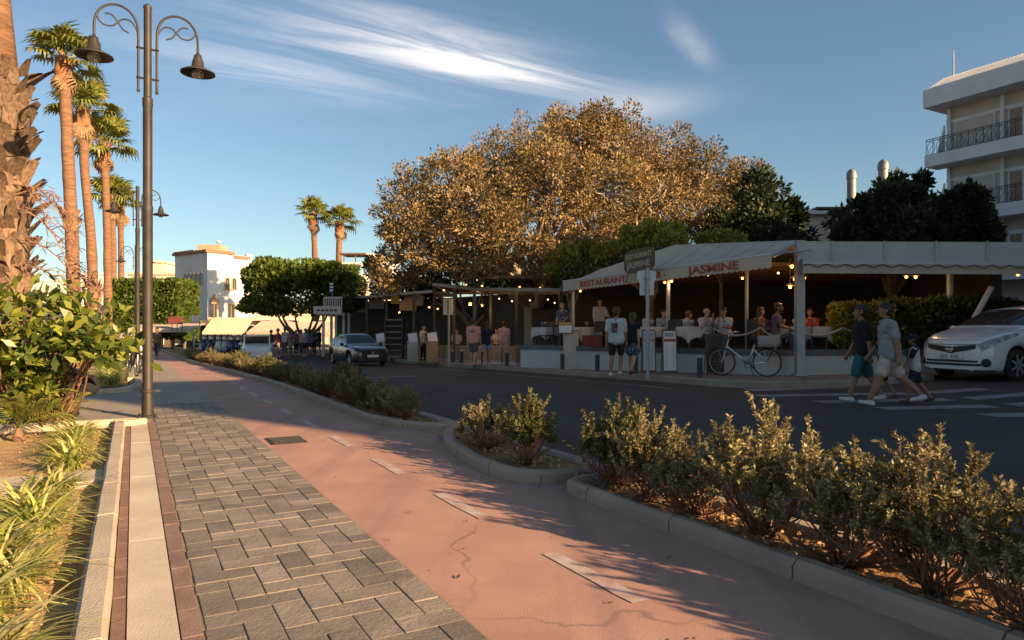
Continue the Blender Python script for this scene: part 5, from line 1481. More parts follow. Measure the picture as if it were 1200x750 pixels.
def valance(a, b, h, n, parent, m, trim=True, sc=.03):
    V, F = [], []; nn = n * 4; d = (b - a).normalized(); o = d.cross(Vector((0, 0, 1))) * .015
    for i in range(nn + 1):
        u = i / nn; p = a.lerp(b, u); w = .012 * math.sin(u * 40)
        drop = h - sc * (1 - abs(math.sin(math.pi * n * u)))
        V += [p + o, p + o * (1 + w * 20) + Vector((0, 0, -drop))]
    F = [(2 * i, 2 * i + 1, 2 * i + 3, 2 * i + 2) for i in range(nn)]
    mb = MB(); mb.v = [tuple(v) for v in V]; mb.f = F; v_ = mb.build('valance', m, parent)
    if trim:
        mb = MB(); mb.tube([Vector(V[2 * i + 1]) + o * .3 for i in range(nn + 1)], .010, 4); mb.build('red_trim', M_red, v_)
    mb = MB(); mb.tube([a + Vector((0, 0, .0)), b], .035, 8); mb.build('awning_rail', M_wallw, parent)
    return v_
va = valance(L0, R0, .34, 44, jz, M_canvas)
uu = (R0 - L0)
def on_val(px, drop, out=.03):
    # point on the valance line that shows at picture column px
    lo, hi = 0.0, 1.0
    for _ in range(40):
        mid_ = (lo + hi) / 2; p = L0 + uu * mid_
        if 600 + 800 * p.x / p.y < px: lo = mid_
        else: hi = mid_
    return L0 + uu * lo + Vector((0, 0, -drop)) + uu.normalized().cross(Vector((0, 0, 1))) * out
for body, px_, sz, sx in (('RESTAURANT', 706, .25, 1.28), ('BAR -', 770, .25, 1.1), ('JASMINE', 836, .29, 1.45)):
    o_ = on_val(px_, .17); textobj(body, sz, M_red, va, text_frame(o_, uu), 'lettering', .004, 'CENTER', sx, .006)
# right-hand awning
A0, A1, T0, T1 = at(941, 309, 17.0), at(1240, 311, 17.5), at(938, 284, 18.4), at(1240, 284, 18.9)
mb = MB(); grid_sheet(mb, A0, A1, T1, T0, 30, 6, .06); mb.build('awning', M_canvas, jz, smooth=True)
v2 = valance(A0 + Vector((0, .03, .0)), A1 + Vector((0, .03, .0)), .24, 30, jz, M_canvas, False, .01)
mb = MB(); pts = []
for i in range(121):
    u = i / 120; pts.append(A0.lerp(A1, u) + Vector((0, -.03, -.045 + .035 * math.sin(u * 88))))
mb.tube(pts, .014, 5); mb.build('lacing_rope', M_wood, v2)
for k in range(5):
    u = .12 + k * .2; mb = MB(); mb.tube([A0.lerp(A1, u) + Vector((0, .02, 0)), T0.lerp(T1, u) + Vector((0, 0, .03))], .02, 5); mb.build('awning_rib', M_canvas, jz)
# retracting arm at the gap
mb = MB(); mb.tube([R0 + Vector((.05, .1, .0)), at(935, 284, 18.2)], .03, 6); mb.tube([R0 + Vector((.05, .1, -.05)), at(918, 296, 17.4), at(950, 293, 17.3)], .025, 6); mb.build('awning_arm', M_grey, jz)
# posts
for px_, Y, y0, r in ((672, 23.0, 333, .05), (783, 20.4, 318, .06), (1113, 18.9, 312, .09), (875, 19.6, 300, .05)):
    p = at(px_, y0, Y); mb = MB(); mb.tube([(p.x, p.y, .5), p], r, 10); mb.build('post', M_grey, jz, smooth=40)
p = at(937, 282, 17.6); mb = MB(); mb.box(p.x - .10, p.x + .10, p.y - .10, p.y + .10, walk_z(p.x, p.y) - .1, p.z); mb.build('post', M_grey, jz)
mb = MB(); mb.box(p.x - .16, p.x + .16, p.y - .16, p.y + .16, .05, .12); mb.build('post_foot', M_grey, jz)
# ceiling joists in the shade
for k in range(6):
    mb = MB(); y_ = 20 + k * 1.4; mb.box(7.6 - .5 * k, 14.2, y_, y_ + .1, 3.1, 3.22); mb.build('joist', M_wood, jz)
# white pillar at the terrace's end
t = thing('white_pillar', 'white square pillar standing at the end of the terrace wall', 'pillar', (*at(668, 386, 22.8).xy, -.05))
mb = MB(); a = xat(661, 22.6); b_ = xat(678, 22.6); mb.cbox(a, b_, 22.5, 22.95, -.1, 1.22, .02); mb.build('shaft', M_wallw, t)
mb = MB(); mb.cbox(a - .04, b_ + .04, 22.46, 22.99, 1.223, 1.29, .02); mb.build('cap', M_wallw, t)
# wooden hanging sign
sgn = thing('wooden_sign', 'dark wooden restaurant sign board hung above the awning valance', 'sign', at(749, 318, 19.3))
c0 = at(749, 305, 19.3); d = uu.normalized(); wv, hv = .56, .33
mb = MB(); n = 40; O = []
for i in range(n):
    t_ = 2 * math.pi * i / n; ex = .45
    O.append((wv * math.copysign(abs(math.cos(t_)) ** ex, math.cos(t_)), hv * math.copysign(abs(math.sin(t_)) ** ex, math.sin(t_))))
dn = d.cross(Vector((0, 0, 1)))
d2 = (d + Vector((0, 0, .04))).normalized()
Fp = [c0 + d2 * a + Vector((0, 0, b)) + dn * .03 for a, b in O]; Bp = [p - dn * .06 for p in Fp]
mb.add(Fp + Bp, [tuple(range(n)), tuple(range(2 * n - 1, n - 1, -1))] + [(i, n + i, n + (i + 1) % n, (i + 1) % n) for i in range(n)]); bo = mb.build('board', M_wood, sgn)
M_letl = mat('pale_carved_letter', (.42, .34, .26), .8)
textobj('RESTAURANT', .20, M_letl, bo, text_frame(c0 + Vector((0, 0, .13)) + dn * .036, d2), 'lettering', .006, 'CENTER', .80, .004)
textobj('JASMINE', .25, M_letl, bo, text_frame(c0 + Vector((0, 0, -.12)) + dn * .036, d2), 'lettering', .006, 'CENTER', .92, .004)
for s in (-.4, .4): mb = MB(); mb.tube([c0 + d2 * s + Vector((0, 0, -.3)), c0 + d2 * s + Vector((0, .5, -.55))], .018, 5); mb.build('bracket', M_dkmetal, sgn)

# hanging lamps
def hang_lamp(px_, py_, Y, label, shade=True, big=1.0, m=None, top=3.2, light=0):
    p = at(px_, py_, Y); t = thing('pendant_lamp', label, 'lamp', p, 0, 'lit pendant lamps under the awnings' if big < 1.6 else None)
    mb = MB(); mb.tube([p + Vector((0, 0, .06)), (p.x, p.y, max(top, p.z + .25))], .008, 5); mb.build('cord', M_dkmetal, t)
    if shade: mb = MB(); mb.lathe([(.02, .10), (.04, .09), (.09 * big, .035), (.095 * big, .03), (.04, .06)], 12, p); mb.build('lamp_shade', M_wood, t, smooth=40)
    mb = MB(); mb.ball(p, .042 * big, 8, 6); mb.build('bulb', m or M_bulb, t, smooth=True)
    if light:
        l_ = bpy.data.lights.new('pendant_light', 'POINT'); l_.energy = light; l_.color = (1, .55, .22); l_.shadow_soft_size = .06
        lo = bpy.data.objects.new('pendant_light', l_); C.objects.link(lo); lo.parent = t; lo.location = (0, 0, -.12)
ja = 'small lit pendant lamp under the lettered awning'
for i, (px_, py_, Y) in enumerate(((680, 341, 22.0), (779, 331, 20.2), (787, 329.5, 20.2), (830, 322, 19.6), (870, 326, 20.5))): hang_lamp(px_, py_, Y, ja, big=.9, light=4 if i % 2 == 0 else 0)
jb = 'lit amber pendant lamp beside the grey awning post'
for i, (px_, py_, Y) in enumerate(((928, 312, 18.6), (931.5, 327, 18.2), (942, 326, 18.2), (926, 336, 18.9))): hang_lamp(px_, py_, Y, jb, big=1.15, light=7 if i in (0, 3) else 0)
hang_lamp(912, 320, 20.5, 'small white bulb hanging left of the grey awning post', False, .9, M_bulbw)
jc = 'lit amber lamp of the pair above the box hedge'
for px_ in (1062, 1073): hang_lamp(px_, 324.5, 18.6, jc, big=1.0, light=4 if px_ > 1070 else 0)
hang_lamp(1193, 322, 18.6, 'lit amber lamp over the white car', big=1.0)
for px_, py_ in ((600, 353), (642, 351), (650, 355), (585, 350), (621, 352)): hang_lamp(px_, py_, 30, 'tiny white bulb in the dark second terrace', False, .9, M_bulbw, 3.1)

# tables, chairs
def table(label, x, y, rz=0, s=.8, group=None, z0=.58):
    t = thing('dining_table', label, 'table', (x, y, z0), rz, group)
    h = .74
    for sx in (-1, 1):
        for sy in (-1, 1): mb = MB(); mb.box(sx * s * .4 - .025, sx * s * .4 + .025, sy * s * .4 - .025, sy * s * .4 + .025, 0, h - .03); mb.build('leg', M_wood, t, world=False)
    mb = MB(); mb.cbox(-s / 2, s / 2, -s / 2, s / 2, h - .03, h, .01); mb.build('table_top', M_wood, t, world=False)
    c = obj('tablecloth', None)if False else None
    return t
def cloth(label, x, y, rz, s=.84, z0=.58, group='white tablecloths on the terrace'):
    mb = MB(); h = .745; V = []; n = 8; per = []
    for k in range(4):
        for i in range(n):
            u = i / n; a, b = [(-1, -1), (1, -1), (1, 1), (-1, 1)][k], [(1, -1), (1, 1), (-1, 1), (-1, -1)][k]
            per.append((a[0] + (b[0] - a[0]) * u, a[1] + (b[1] - a[1]) * u, u))
    m = len(per)
    top = [(p[0] * s / 2, p[1] * s / 2, h + .004) for p in per]
    midr = [(p[0] * (s / 2 + .015), p[1] * (s / 2 + .015), h - .03) for p in per]
    low = []
    for p in per:
        e = abs(p[2] - .5) * 2; dr = .30 + .18 * e ** 3; w = 1 + .04 * math.sin(p[2] * 19)
        low.append((p[0] * (s / 2 + .03) * w, p[1] * (s / 2 + .03) * w, h - dr))
    mb.add(top + midr + low, [tuple(range(m))] + [(i, i + m, (i + 1) % m + m, (i + 1) % m) for i in range(m)] + [(i + m, i + 2 * m, (i + 1) % m + 2 * m, (i + 1) % m + m) for i in range(m)])
    o = mb.build('tablecloth', M_cloth, None, loc=(x, y, z0), rz=rz, smooth=40); return tag(o, label, 'tablecloth', group)
def glass_set(x, y, z0, seed):
    q = random.Random(seed)
    for i in range(3):
        mb = MB(); mb.lathe([(.03, 0), (.005, .01), (.005, .08), (.035, .12), (.032, .19), (.028, .19)], 10); o = mb.build('wine_glass', M_glassb, None, loc=(x + q.uniform(-.25, .25), y + q.uniform(-.25, .25), z0 + .75), smooth=True); tag(o, 'clear wine glass standing on a white tablecloth', 'glass', 'wine glasses on the tables')
chair_proto = None
def chair(label, x, y, rz, z0=.58, group='dark chairs on the terrace'):
    global chair_proto
    if chair_proto is None:
        t = thing('dining_chair', label, 'chair', (x, y, z0), rz, group)
        def B(n, *a): mb = MB(); mb.cbox(*a, .006); return mb.build(n, M_dkmetal, t, world=False)
        for sx in (-.2, .2):
            B('leg', sx - .018, sx + .018, .17, .206, 0, .44); B('leg', sx - .018, sx + .018, -.206, -.17, 0, .95)
        B('seat', -.225, .225, -.215, .225, .44, .475); B('backrest', -.18, .18, -.20, -.178, .58, .95)
        chair_proto = t; return t
    return dup(chair_proto, (x, y, z0), rz, label, group)
# ---------------------------------------------------------------- pavement furniture in front
def sol(px_, a=12.25):
    k = (px_ - 600) / 800; b = a * (pc - k * ps) / (ps + k * pc); return AB(a, b)
M_boll = mat('dark_bollard', (.05, .05, .05), .6, (.08, .08, .08), 5, .2, 40)
bp_ = None
for i, (px_, lb) in enumerate(((530, 'dark bollard by the pole sign of the second restaurant'), (541, 'dark bollard just left of the three strolling tourists'), (566, 'dark bollard in front of the strolling tourists'), (594, 'dark bollard at the left end of the white terrace wall'), (621, 'dark bollard before the blank white terrace wall'), (659, 'dark bollard standing before the white pillar'), (700, 'dark bollard left of the man in the printed white shirt'), (745, 'dark bollard at the foot of the street sign pole'), (820, 'dark bollard in front of the chalkboard'))):
    x, y = sol(px_)
    if bp_ is None:
        bp_ = thing('bollard', lb, 'bollard', (x, y, walk_z(x, y)), 0, 'bollards along the kerb')
        mb = MB(); mb.lathe([(.085, -.02), (.085, .02), (.07, .03), (.068, .44), (.075, .45), (.075, .48), (.06, .50)], 14); mb.build('post', M_boll, bp_, smooth=35, world=False)
        mb = MB(); mb.lathe([(.066, .502), (.064, .54), (.03, .56), (.005, .565)], 14); mb.build('cap', mat('pale_bollard_cap', (.32, .29, .26), .7), bp_, smooth=35, world=False)
    else: dup(bp_, (x, y, walk_z(x, y)), 0, lb)
x, y = xat(759, 17.2), 17.2
t = thing('street_sign', 'grey street sign seen from behind on a tall pole by the terrace', 'sign', (x, y, walk_z(x, y)))
mb = MB(); mb.tube([(x, y, 0), (x, y, at(0, 314, 17.2).z)], .045, 12); mb.build('pole', M_grey, t, smooth=40)
M_signb = mat('sign_back_grey', (.42, .44, .46), .5, (.48, .50, .52), 4, metal=.3)
mb = MB(); zt_ = at(0, 318, 17.2).z; pts = [(-.25, 0), (-.25, -.18), (-.19, -.30), (-.19, -.60), (.17, -.60), (.17, -.30), (.22, -.18), (.22, 0), (.0, .06)]; Pf = [Vector((x + a, y + .05, zt_ + b - .0)) for a, b in pts]; Pb = [p + Vector((0, .02, 0)) for p in Pf]; n = len(pts)
mb.add(Pf + Pb, [tuple(range(n)), tuple(range(2 * n - 1, n - 1, -1))] + [(i, i + n, (i + 1) % n + n, (i + 1) % n) for i in range(n)]); mb.build('sign_plate', M_signb, t)
for z_ in (zt_ - .15, zt_ - .45): mb = MB(); mb.box(x - .07, x + .07, y - .055, y + .048, z_ - .02, z_ + .02); mb.build('clamp', M_grey, t)
def menu_board(label, px0, px1, Y, z1, header, seed, body_m=None, tilt=.1, lines=True):
    q = random.Random(seed); x0, x1 = xat(px0, Y), xat(px1, Y); z0 = walk_z(x0, Y); w = x1 - x0; h = z1 - z0
    t = thing('menu_board', label, 'menu board', ((x0 + x1) / 2, Y, z0))
    def B(n, m, *a): mb = MB(); mb.box(*a, Matrix.Translation(((x0 + x1) / 2, Y, z0)) @ Matrix.Rotation(-tilt, 4, 'X')); return mb.build(n, m, t)
    B('frame', M_wood, -w / 2, w / 2, 0, .04, 0.02, h)
    pn = B('panel', body_m, -w / 2 + .03, w / 2 - .03, -.006, -.001, .08, h - .04)
    for sx_ in (-1, 1):
        mb = MB(); xx_ = (x0 + x1) / 2 + sx_ * (w / 2 - .04); mb.tube([(xx_, Y + .05 + tilt * h, z0 + h - .05), (xx_, Y + .42, z0)], .014, 6); mb.build('back_leg', M_wood, t)
    M_ = Matrix.Translation(((x0 + x1) / 2, Y, z0)) @ Matrix.Rotation(-tilt, 4, 'X')
    if header is not None:
        mb = MB(); mb.box(-w / 2 + .04, w / 2 - .04, -.009, -.0065, h * .72, h * .79, M_); mb.build('header_band', header, pn)
        mb = MB(); mb.box(-w / 2 + .07, w / 2 - .07, -.009, -.0065, h * .83, h * .93, M_); mb.build('picture', mat('menu_photo', (.25, .22, .26), .6, (.45, .40, .42), 20), pn)
    if lines:
        mb = MB()
        for i in range(17):
            z_ = h * (.66 - i * .033)
            if z_ < .12: break
            for s in (-1, 1): mb.box(s * w * .22 - w * .15 * q.uniform(.6, 1), s * w * .22 + w * .15 * q.uniform(.5, 1), -.008, -.0065, z_, z_ + .012, M_)
        mb.build('print_lines', mat('menu_ink', (.35, .33, .40), .8), pn)
    return t
M_paper = mat('menu_paper', (.66, .64, .66), .7, (.72, .70, .72), 3)
menu_board('tall white menu board with red band leaning before the terrace', 777, 794, 19.35, at(0, 386, 19.35).z, mat('menu_red', (.40, .06, .08), .7), 3, M_paper)
menu_board('pale menu board half hidden by the street sign pole', 753, 769, 19.6, at(0, 386, 19.6).z, mat('menu_grey', (.30, .30, .30), .7), 4, mat('menu_pale', (.50, .50, .48), .7))
menu_board('dark chalkboard standing behind the front wheel of the bicycle', 828, 849, 18.35, at(0, 391, 18.35).z, None, 5, mat('chalkboard', (.035, .033, .032), .8, (.05, .05, .05), 5), .06, False)
# menu case on the pillar
t = thing('menu_case', 'small framed menu with orange header fixed on the white pillar', 'menu', at(662, 392, 22.3)); a, b_ = at(654, 391, 22.2), at(671, 377, 22.2)
mb = MB(); mb.box(a.x, b_.x, 22.17, 22.24, a.z, b_.z); mb.build('frame', M_wood, t); mb = MB(); mb.box(a.x + .03, b_.x - .03, 22.15, 22.168, a.z + .03, b_.z - .12); mb.build('paper', M_paper, t); mb = MB(); mb.box(a.x + .02, b_.x - .02, 22.15, 22.168, b_.z - .11, b_.z - .02); mb.build('header', mat('orange_header', (.55, .28, .05), .7), t)
mb = MB(); mb.box((a.x + b_.x) / 2 - .03, (a.x + b_.x) / 2 + .03, 22.24, 22.5, a.z, a.z + .06); mb.build('bracket', M_dkmetal, t)
# red hoarding on the terrace wall left of the walkers
t = thing('red_panel', 'red cloth panel hanging on the terrace rail', 'panel', at(694, 405, 22)); a, b_ = at(683, 405, 21.9), at(705, 394, 21.5); Fq = Fr((a.x, a.y), (b_.x, b_.y)); mb = MB(); Fq.box(mb, 0, Fq.L, 0, .03, .72, 1.02); mb.build('cloth', mat('red_cloth', (.22, .025, .02), .85, (.28, .04, .03), 5), t); mb = MB(); Fq.box(mb, -.03, Fq.L + .03, -.04, -.003, .70, 1.06); mb.build('rail', M_dkmetal, t)
# rope swags between short posts on the coping
M_rope = mat('pale_rope', (.34, .31, .27), .9, (.42, .38, .33), 20, .3, 80)
Fa, Fb = Fr(W1, W2), Fr(W2, W3)
def swag(p0, p1, sag, label):
    mb = MB(); p0, p1 = Vector(p0), Vector(p1)
    mb.tube([p0.lerp(p1, i / 12) + Vector((0, 0, -sag * (1 - (2 * i / 12 - 1) ** 2))) for i in range(13)], .028, 7); o = mb.build('rope_swag', M_rope, None, smooth=True); tag(o, label, 'rope', 'rope swags along the terrace wall')
stan = [Fa.p(5.6, -.11, .7), Fa.p(7.2, -.11, .7), Fa.p(8.6, -.11, .7), Fb.p(.6, -.11, .7), Fb.p(2.1, -.11, .7), Fb.p(3.9, -.11, .7)]
for i, s in enumerate(stan):
    o = thing('rope_post', 'slim dark rope post on the terrace wall coping', 'post', s, 0, 'rope posts on the coping'); mb = MB(); mb.lathe([(.05, 0), (.05, .015), (.02, .03), (.02, .62), (.032, .63), (.032, .66), (.01, .69)], 10, s); mb.build('shaft', M_dkmetal, o, smooth=40)
    mb = MB(); mb.torus(s + Vector((0, 0, .6)), .03, .008, 'z', 10, 5); mb.build('ring', M_grey, o)
ls = ('rope swag behind the menu boards', 'rope swag above the chalkboard', 'rope swag behind the bicycle', 'rope swag before the draped table', 'rope swag below the box hedge')
for i in range(5): swag(stan[i] + Vector((0, 0, .6)), stan[i + 1] + Vector((0, 0, .6)), .22, ls[i])

# leaning white pole at the hedge
p0, p1 = at(1128, 398, 17.9), at(1161, 338, 17.9); t = thing('leaning_pole', 'white pole leaning against the dark hedge behind the car', 'pole', (p0.x - .2, p0.y, .68)); mb = MB(); mb.tube([p0 + (p0 - p1) * .12, p1], .07, 10); mb.build('shaft', M_wallw, t, smooth=40); mb = MB(); mb.tube([p1, p1 + (p1 - p0).normalized() * .04], .078, 10); mb.build('end_cap', M_grey, t)

# ================================================================ second restaurant with dark canopies
r2 = thing('canopy_restaurant', 'dark canopied restaurant with beige beams and wooden planter front', 'restaurant', (xat(560, 30), 30, -.2))
M_beam = mat('beige_beam', (.30, .25, .19), .8, (.38, .32, .25), 3, coords='Pos')
def canopy(pts, m, beam=.13, up=.0):
    P = [Vector(p) for p in pts]
    mb = MB(); sheetq(mb, [p + Vector((0, 0, beam + .02 + up)) for p in P]); mb.build('canopy', m, r2)
    for a, b in zip(P, P[1:] + P[:1]):
        mb = MB(); d = (b - a).normalized(); nn = d.cross(Vector((0, 0, 1))) * .05
        mb.add([a - nn, a + nn, b + nn, b - nn] + [p + Vector((0, 0, beam)) for p in (a - nn, a + nn, b + nn, b - nn)], [(3, 2, 1, 0), (4, 5, 6, 7), (0, 1, 5, 4), (1, 2, 6, 5), (2, 3, 7, 6), (3, 0, 4, 7)]); mb.build('beam', M_beam, r2)
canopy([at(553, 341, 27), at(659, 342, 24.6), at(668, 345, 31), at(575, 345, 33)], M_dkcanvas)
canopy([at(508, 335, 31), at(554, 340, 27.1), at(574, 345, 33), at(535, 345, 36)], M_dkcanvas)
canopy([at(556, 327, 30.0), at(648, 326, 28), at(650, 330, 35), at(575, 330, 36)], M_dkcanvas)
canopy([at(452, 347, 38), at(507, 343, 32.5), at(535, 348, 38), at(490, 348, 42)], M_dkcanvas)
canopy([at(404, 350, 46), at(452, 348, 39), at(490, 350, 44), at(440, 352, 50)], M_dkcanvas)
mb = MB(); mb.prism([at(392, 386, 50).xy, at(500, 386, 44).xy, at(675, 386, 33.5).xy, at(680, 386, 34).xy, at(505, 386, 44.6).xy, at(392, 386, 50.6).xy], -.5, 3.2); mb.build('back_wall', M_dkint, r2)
for px_, Y, yt in ((556, 27.0, 322), (657, 24.8, 340), (509, 31.2, 334), (605, 27.8, 341), (485, 34, 344), (453, 38.2, 346), (532, 30.5, 338), (575, 30, 330), (430, 42, 350)):
    p = at(px_, yt, Y); mb = MB(); mb.box(p.x - .06, p.x + .06, Y - .06, Y + .06, -.5, p.z); mb.build('post', M_dkmetal if px_ != 556 else mat('green_post', (.10, .13, .10), .7), r2)
q = random.Random(6)
def lineY(px_): return 26.2 + (610 - px_) * .075
for i, px_ in enumerate(range(470, 606, 17)):
    Y0, Y1 = lineY(px_), lineY(px_ + 15); A, B_ = (xat(px_, Y0), Y0), (xat(px_ + 15.5, Y1), Y1); F_ = Fr(A, B_); zg = walk_z(*A)
    t = thing('planter_box', 'slatted tan wooden planter in the front row of the canopied restaurant', 'planter', (A[0], A[1], zg), 0, 'wooden planters')
    for k in range(5): mb = MB(); F_.box(mb, 0, F_.L, -.5, 0, zg + .13 + k * .125, zg + .245 + k * .125); mb.build('slat', M_woodl, t)
    mb = MB(); F_.box(mb, .02, F_.L - .02, -.48, -.02, zg - .05, zg + .125); mb.build('base', M_wallw, t)
# shelves rack with stacked crates
t = thing('shelf_rack', 'dark rack with stacked pale shelves beside the dark car', 'rack', (xat(461, 36), 36, -.3))
for k in range(7): mb = MB(); z_ = -.2 + k * .32; mb.box(xat(452, 36), xat(472, 36), 35.8, 36.3, z_, z_ + .06); mb.build('shelf', M_woodl if k % 2 else M_beam, t)
for px_ in (452, 472): mb = MB(); mb.box(xat(px_, 36) - .04, xat(px_, 36) + .04, 35.78, 36.32, -.45, 1.9); mb.build('upright', M_dkmetal, t)
# white screens, sign
for (x0, x1, y0, y1, Y, lb, m_) in ((474, 496, 343, 358, 40, 'white projection screen hanging in the dark restaurant', M_white), (468, 488, 352, 364, 37.5, 'brown lit menu panel hung under the dark canopy', M_woodl), (405, 430, 346, 366, 47, 'pale terrace banner behind the dark car', M_white), (432, 450, 348, 362, 45, 'pale banner beside the screen rack', M_wallw), (458, 468, 347, 356, 38.5, 'yellow hanging panel between dark canopies', mat('yellow_panel', (.45, .36, .04), .7))):
    a, b_ = at(x0, y1, Y), at(x1, y0, Y); t = thing('hanging_panel', lb, 'panel', ((a.x + b_.x) / 2, Y, a.z)); mb = MB(); mb.box(a.x, b_.x, Y, Y + .04, a.z, b_.z); mb.build('panel', m_, t); mb = MB()
    for s in (a.x + .1, b_.x - .1): mb.box(s - .015, s + .015, Y + .01, Y + .03, b_.z, b_.z + .7)
    mb.build('hanger', M_dkmetal, t)
x, y = xat(526, 28.5), 28.5
t = thing('pole_sign', 'cream rectangular sign on a pale post before the canopied restaurant', 'sign', (x, y, walk_z(x, y)))
mb = MB(); mb.tube([(x, y, -.3), (x, y, at(0, 350, y).z)], .045, 10); mb.build('pole', M_canvas, t, smooth=40)
a, b_ = at(519.5, 369, y), at(531, 350, y); mb = MB(); mb.cbox(a.x, b_.x, y - .09, y - .05, a.z, b_.z, .01); pl = mb.build('sign_plate', mat('cream_sign', (.62, .55, .44), .6), t); mb = MB(); mb.box((a.x + b_.x) / 2 - .02, (a.x + b_.x) / 2 + .02, y - .095, y - .0905, a.z + .04, b_.z - .04); mb.build('stripe', M_text_d, pl)
# menu lecterns
def lectern(label, px_, Y, dark=True):
    x = xat(px_, Y); z = walk_z(x, Y); t = thing('menu_lectern', label, 'lectern', (x, Y, z), 0, 'menu lecterns')
    mb = MB(); mb.cbox(x - .25, x + .25, Y - .2, Y + .2, z, z + .95, .02); mb.build('stand', M_woodl if not dark else M_wallw, t)
    mb = MB(); Mx_ = Matrix.Translation((x, Y, z + 1.12)) @ Matrix.Rotation(rad(55), 4, 'X') @ Matrix.Rotation(rad(12), 4, 'Z'); mb.box(-.30, .30, -.30, .30, -.02, .02, Mx_); pn = mb.build('desk', M_dkmetal, t); mb = MB(); mb.box(-.22, .20, -.26, .24, .0205, .026, Mx_); mb.build('menu', M_paper, pn)
lectern('menu lectern on a white stand, left of the waiter', 484, 32.2); lectern('menu lectern on a tan wooden stand, right of the waiter', 507, 30.6, False); lectern('menu lectern beside the dark car', 446, 35.5)
# warm lamps of the second restaurant
for i, (px_, py_, Y, lb, lt) in enumerate(((551, 356, 29, 'large glowing globe lamp beside the green post', 30), (565, 358, 29.5, 'amber shaded lamp right of the green post', 14), (503, 360, 33, 'glowing amber lamp above the menu lectern', 14), (513, 362, 33.2, 'small amber lamp next to the glowing lectern lamp', 0), (520, 340, 31.5, 'cone lamp under the left beige beam', 0), (546, 333.5, 28, 'cone lamp glowing on the left canopy corner', 10), (565, 335, 28, 'cone lamp glowing just right of the green post', 10), (609, 336.5, 27, 'cone lamp glowing over the middle of the beam', 8), (633, 337.5, 26, 'cone lamp glowing near the right end of the beam', 8), (468, 366, 36, 'amber lamp over the shelf rack', 10), (558.5, 328, 27.2, 'white bulb at the top of the green post', 0))):
    hang_lamp(px_, py_, Y, lb, i not in (0,), 1.5 if i == 0 else 1.0, M_bulbw if i == 10 else M_bulb, at(0, 322, Y).z, lt * .5)
# ================================================================ vehicles
M_tyre = mat('tyre_rubber', (.018, .018, .018), .85, (.03, .03, .03), 10)
M_rim = mat('alloy_rim', (.45, .45, .46), .35, metal=.8)
M_carglass = mat('car_glass', (.02, .025, .028), .06, spec=.7)
M_blackpl = mat('black_plastic', (.015, .015, .016), .5)
M_chrome = mat('chrome', (.6, .6, .6), .2, metal=1.0)
M_hl = mat('headlight_lens', (.13, .13, .14), .08, (.42, .42, .42), 9, spec=.7, coat=.5)
M_plate = mat('plate_white', (.62, .62, .60), .5)
def catmull(xs, ys, x):
    if x <= xs[0]: return ys[0]
    if x >= xs[-1]: return ys[-1]
    i = max(k for k in range(len(xs)) if xs[k] <= x); i = min(i, len(xs) - 2)
    h = xs[i + 1] - xs[i]; t = (x - xs[i]) / h
    m0 = ((ys[i + 1] - ys[i - 1]) / (xs[i + 1] - xs[i - 1]) if i > 0 else (ys[1] - ys[0]) / (xs[1] - xs[0])) * h
    m1 = ((ys[i + 2] - ys[i]) / (xs[i + 2] - xs[i]) if i + 2 < len(xs) else (ys[i + 1] - ys[i]) / h) * h
    return (2 * t ** 3 - 3 * t * t + 1) * ys[i] + (t ** 3 - 2 * t * t + t) * m0 + (-2 * t ** 3 + 3 * t * t) * ys[i + 1] + (t ** 3 - t * t) * m1
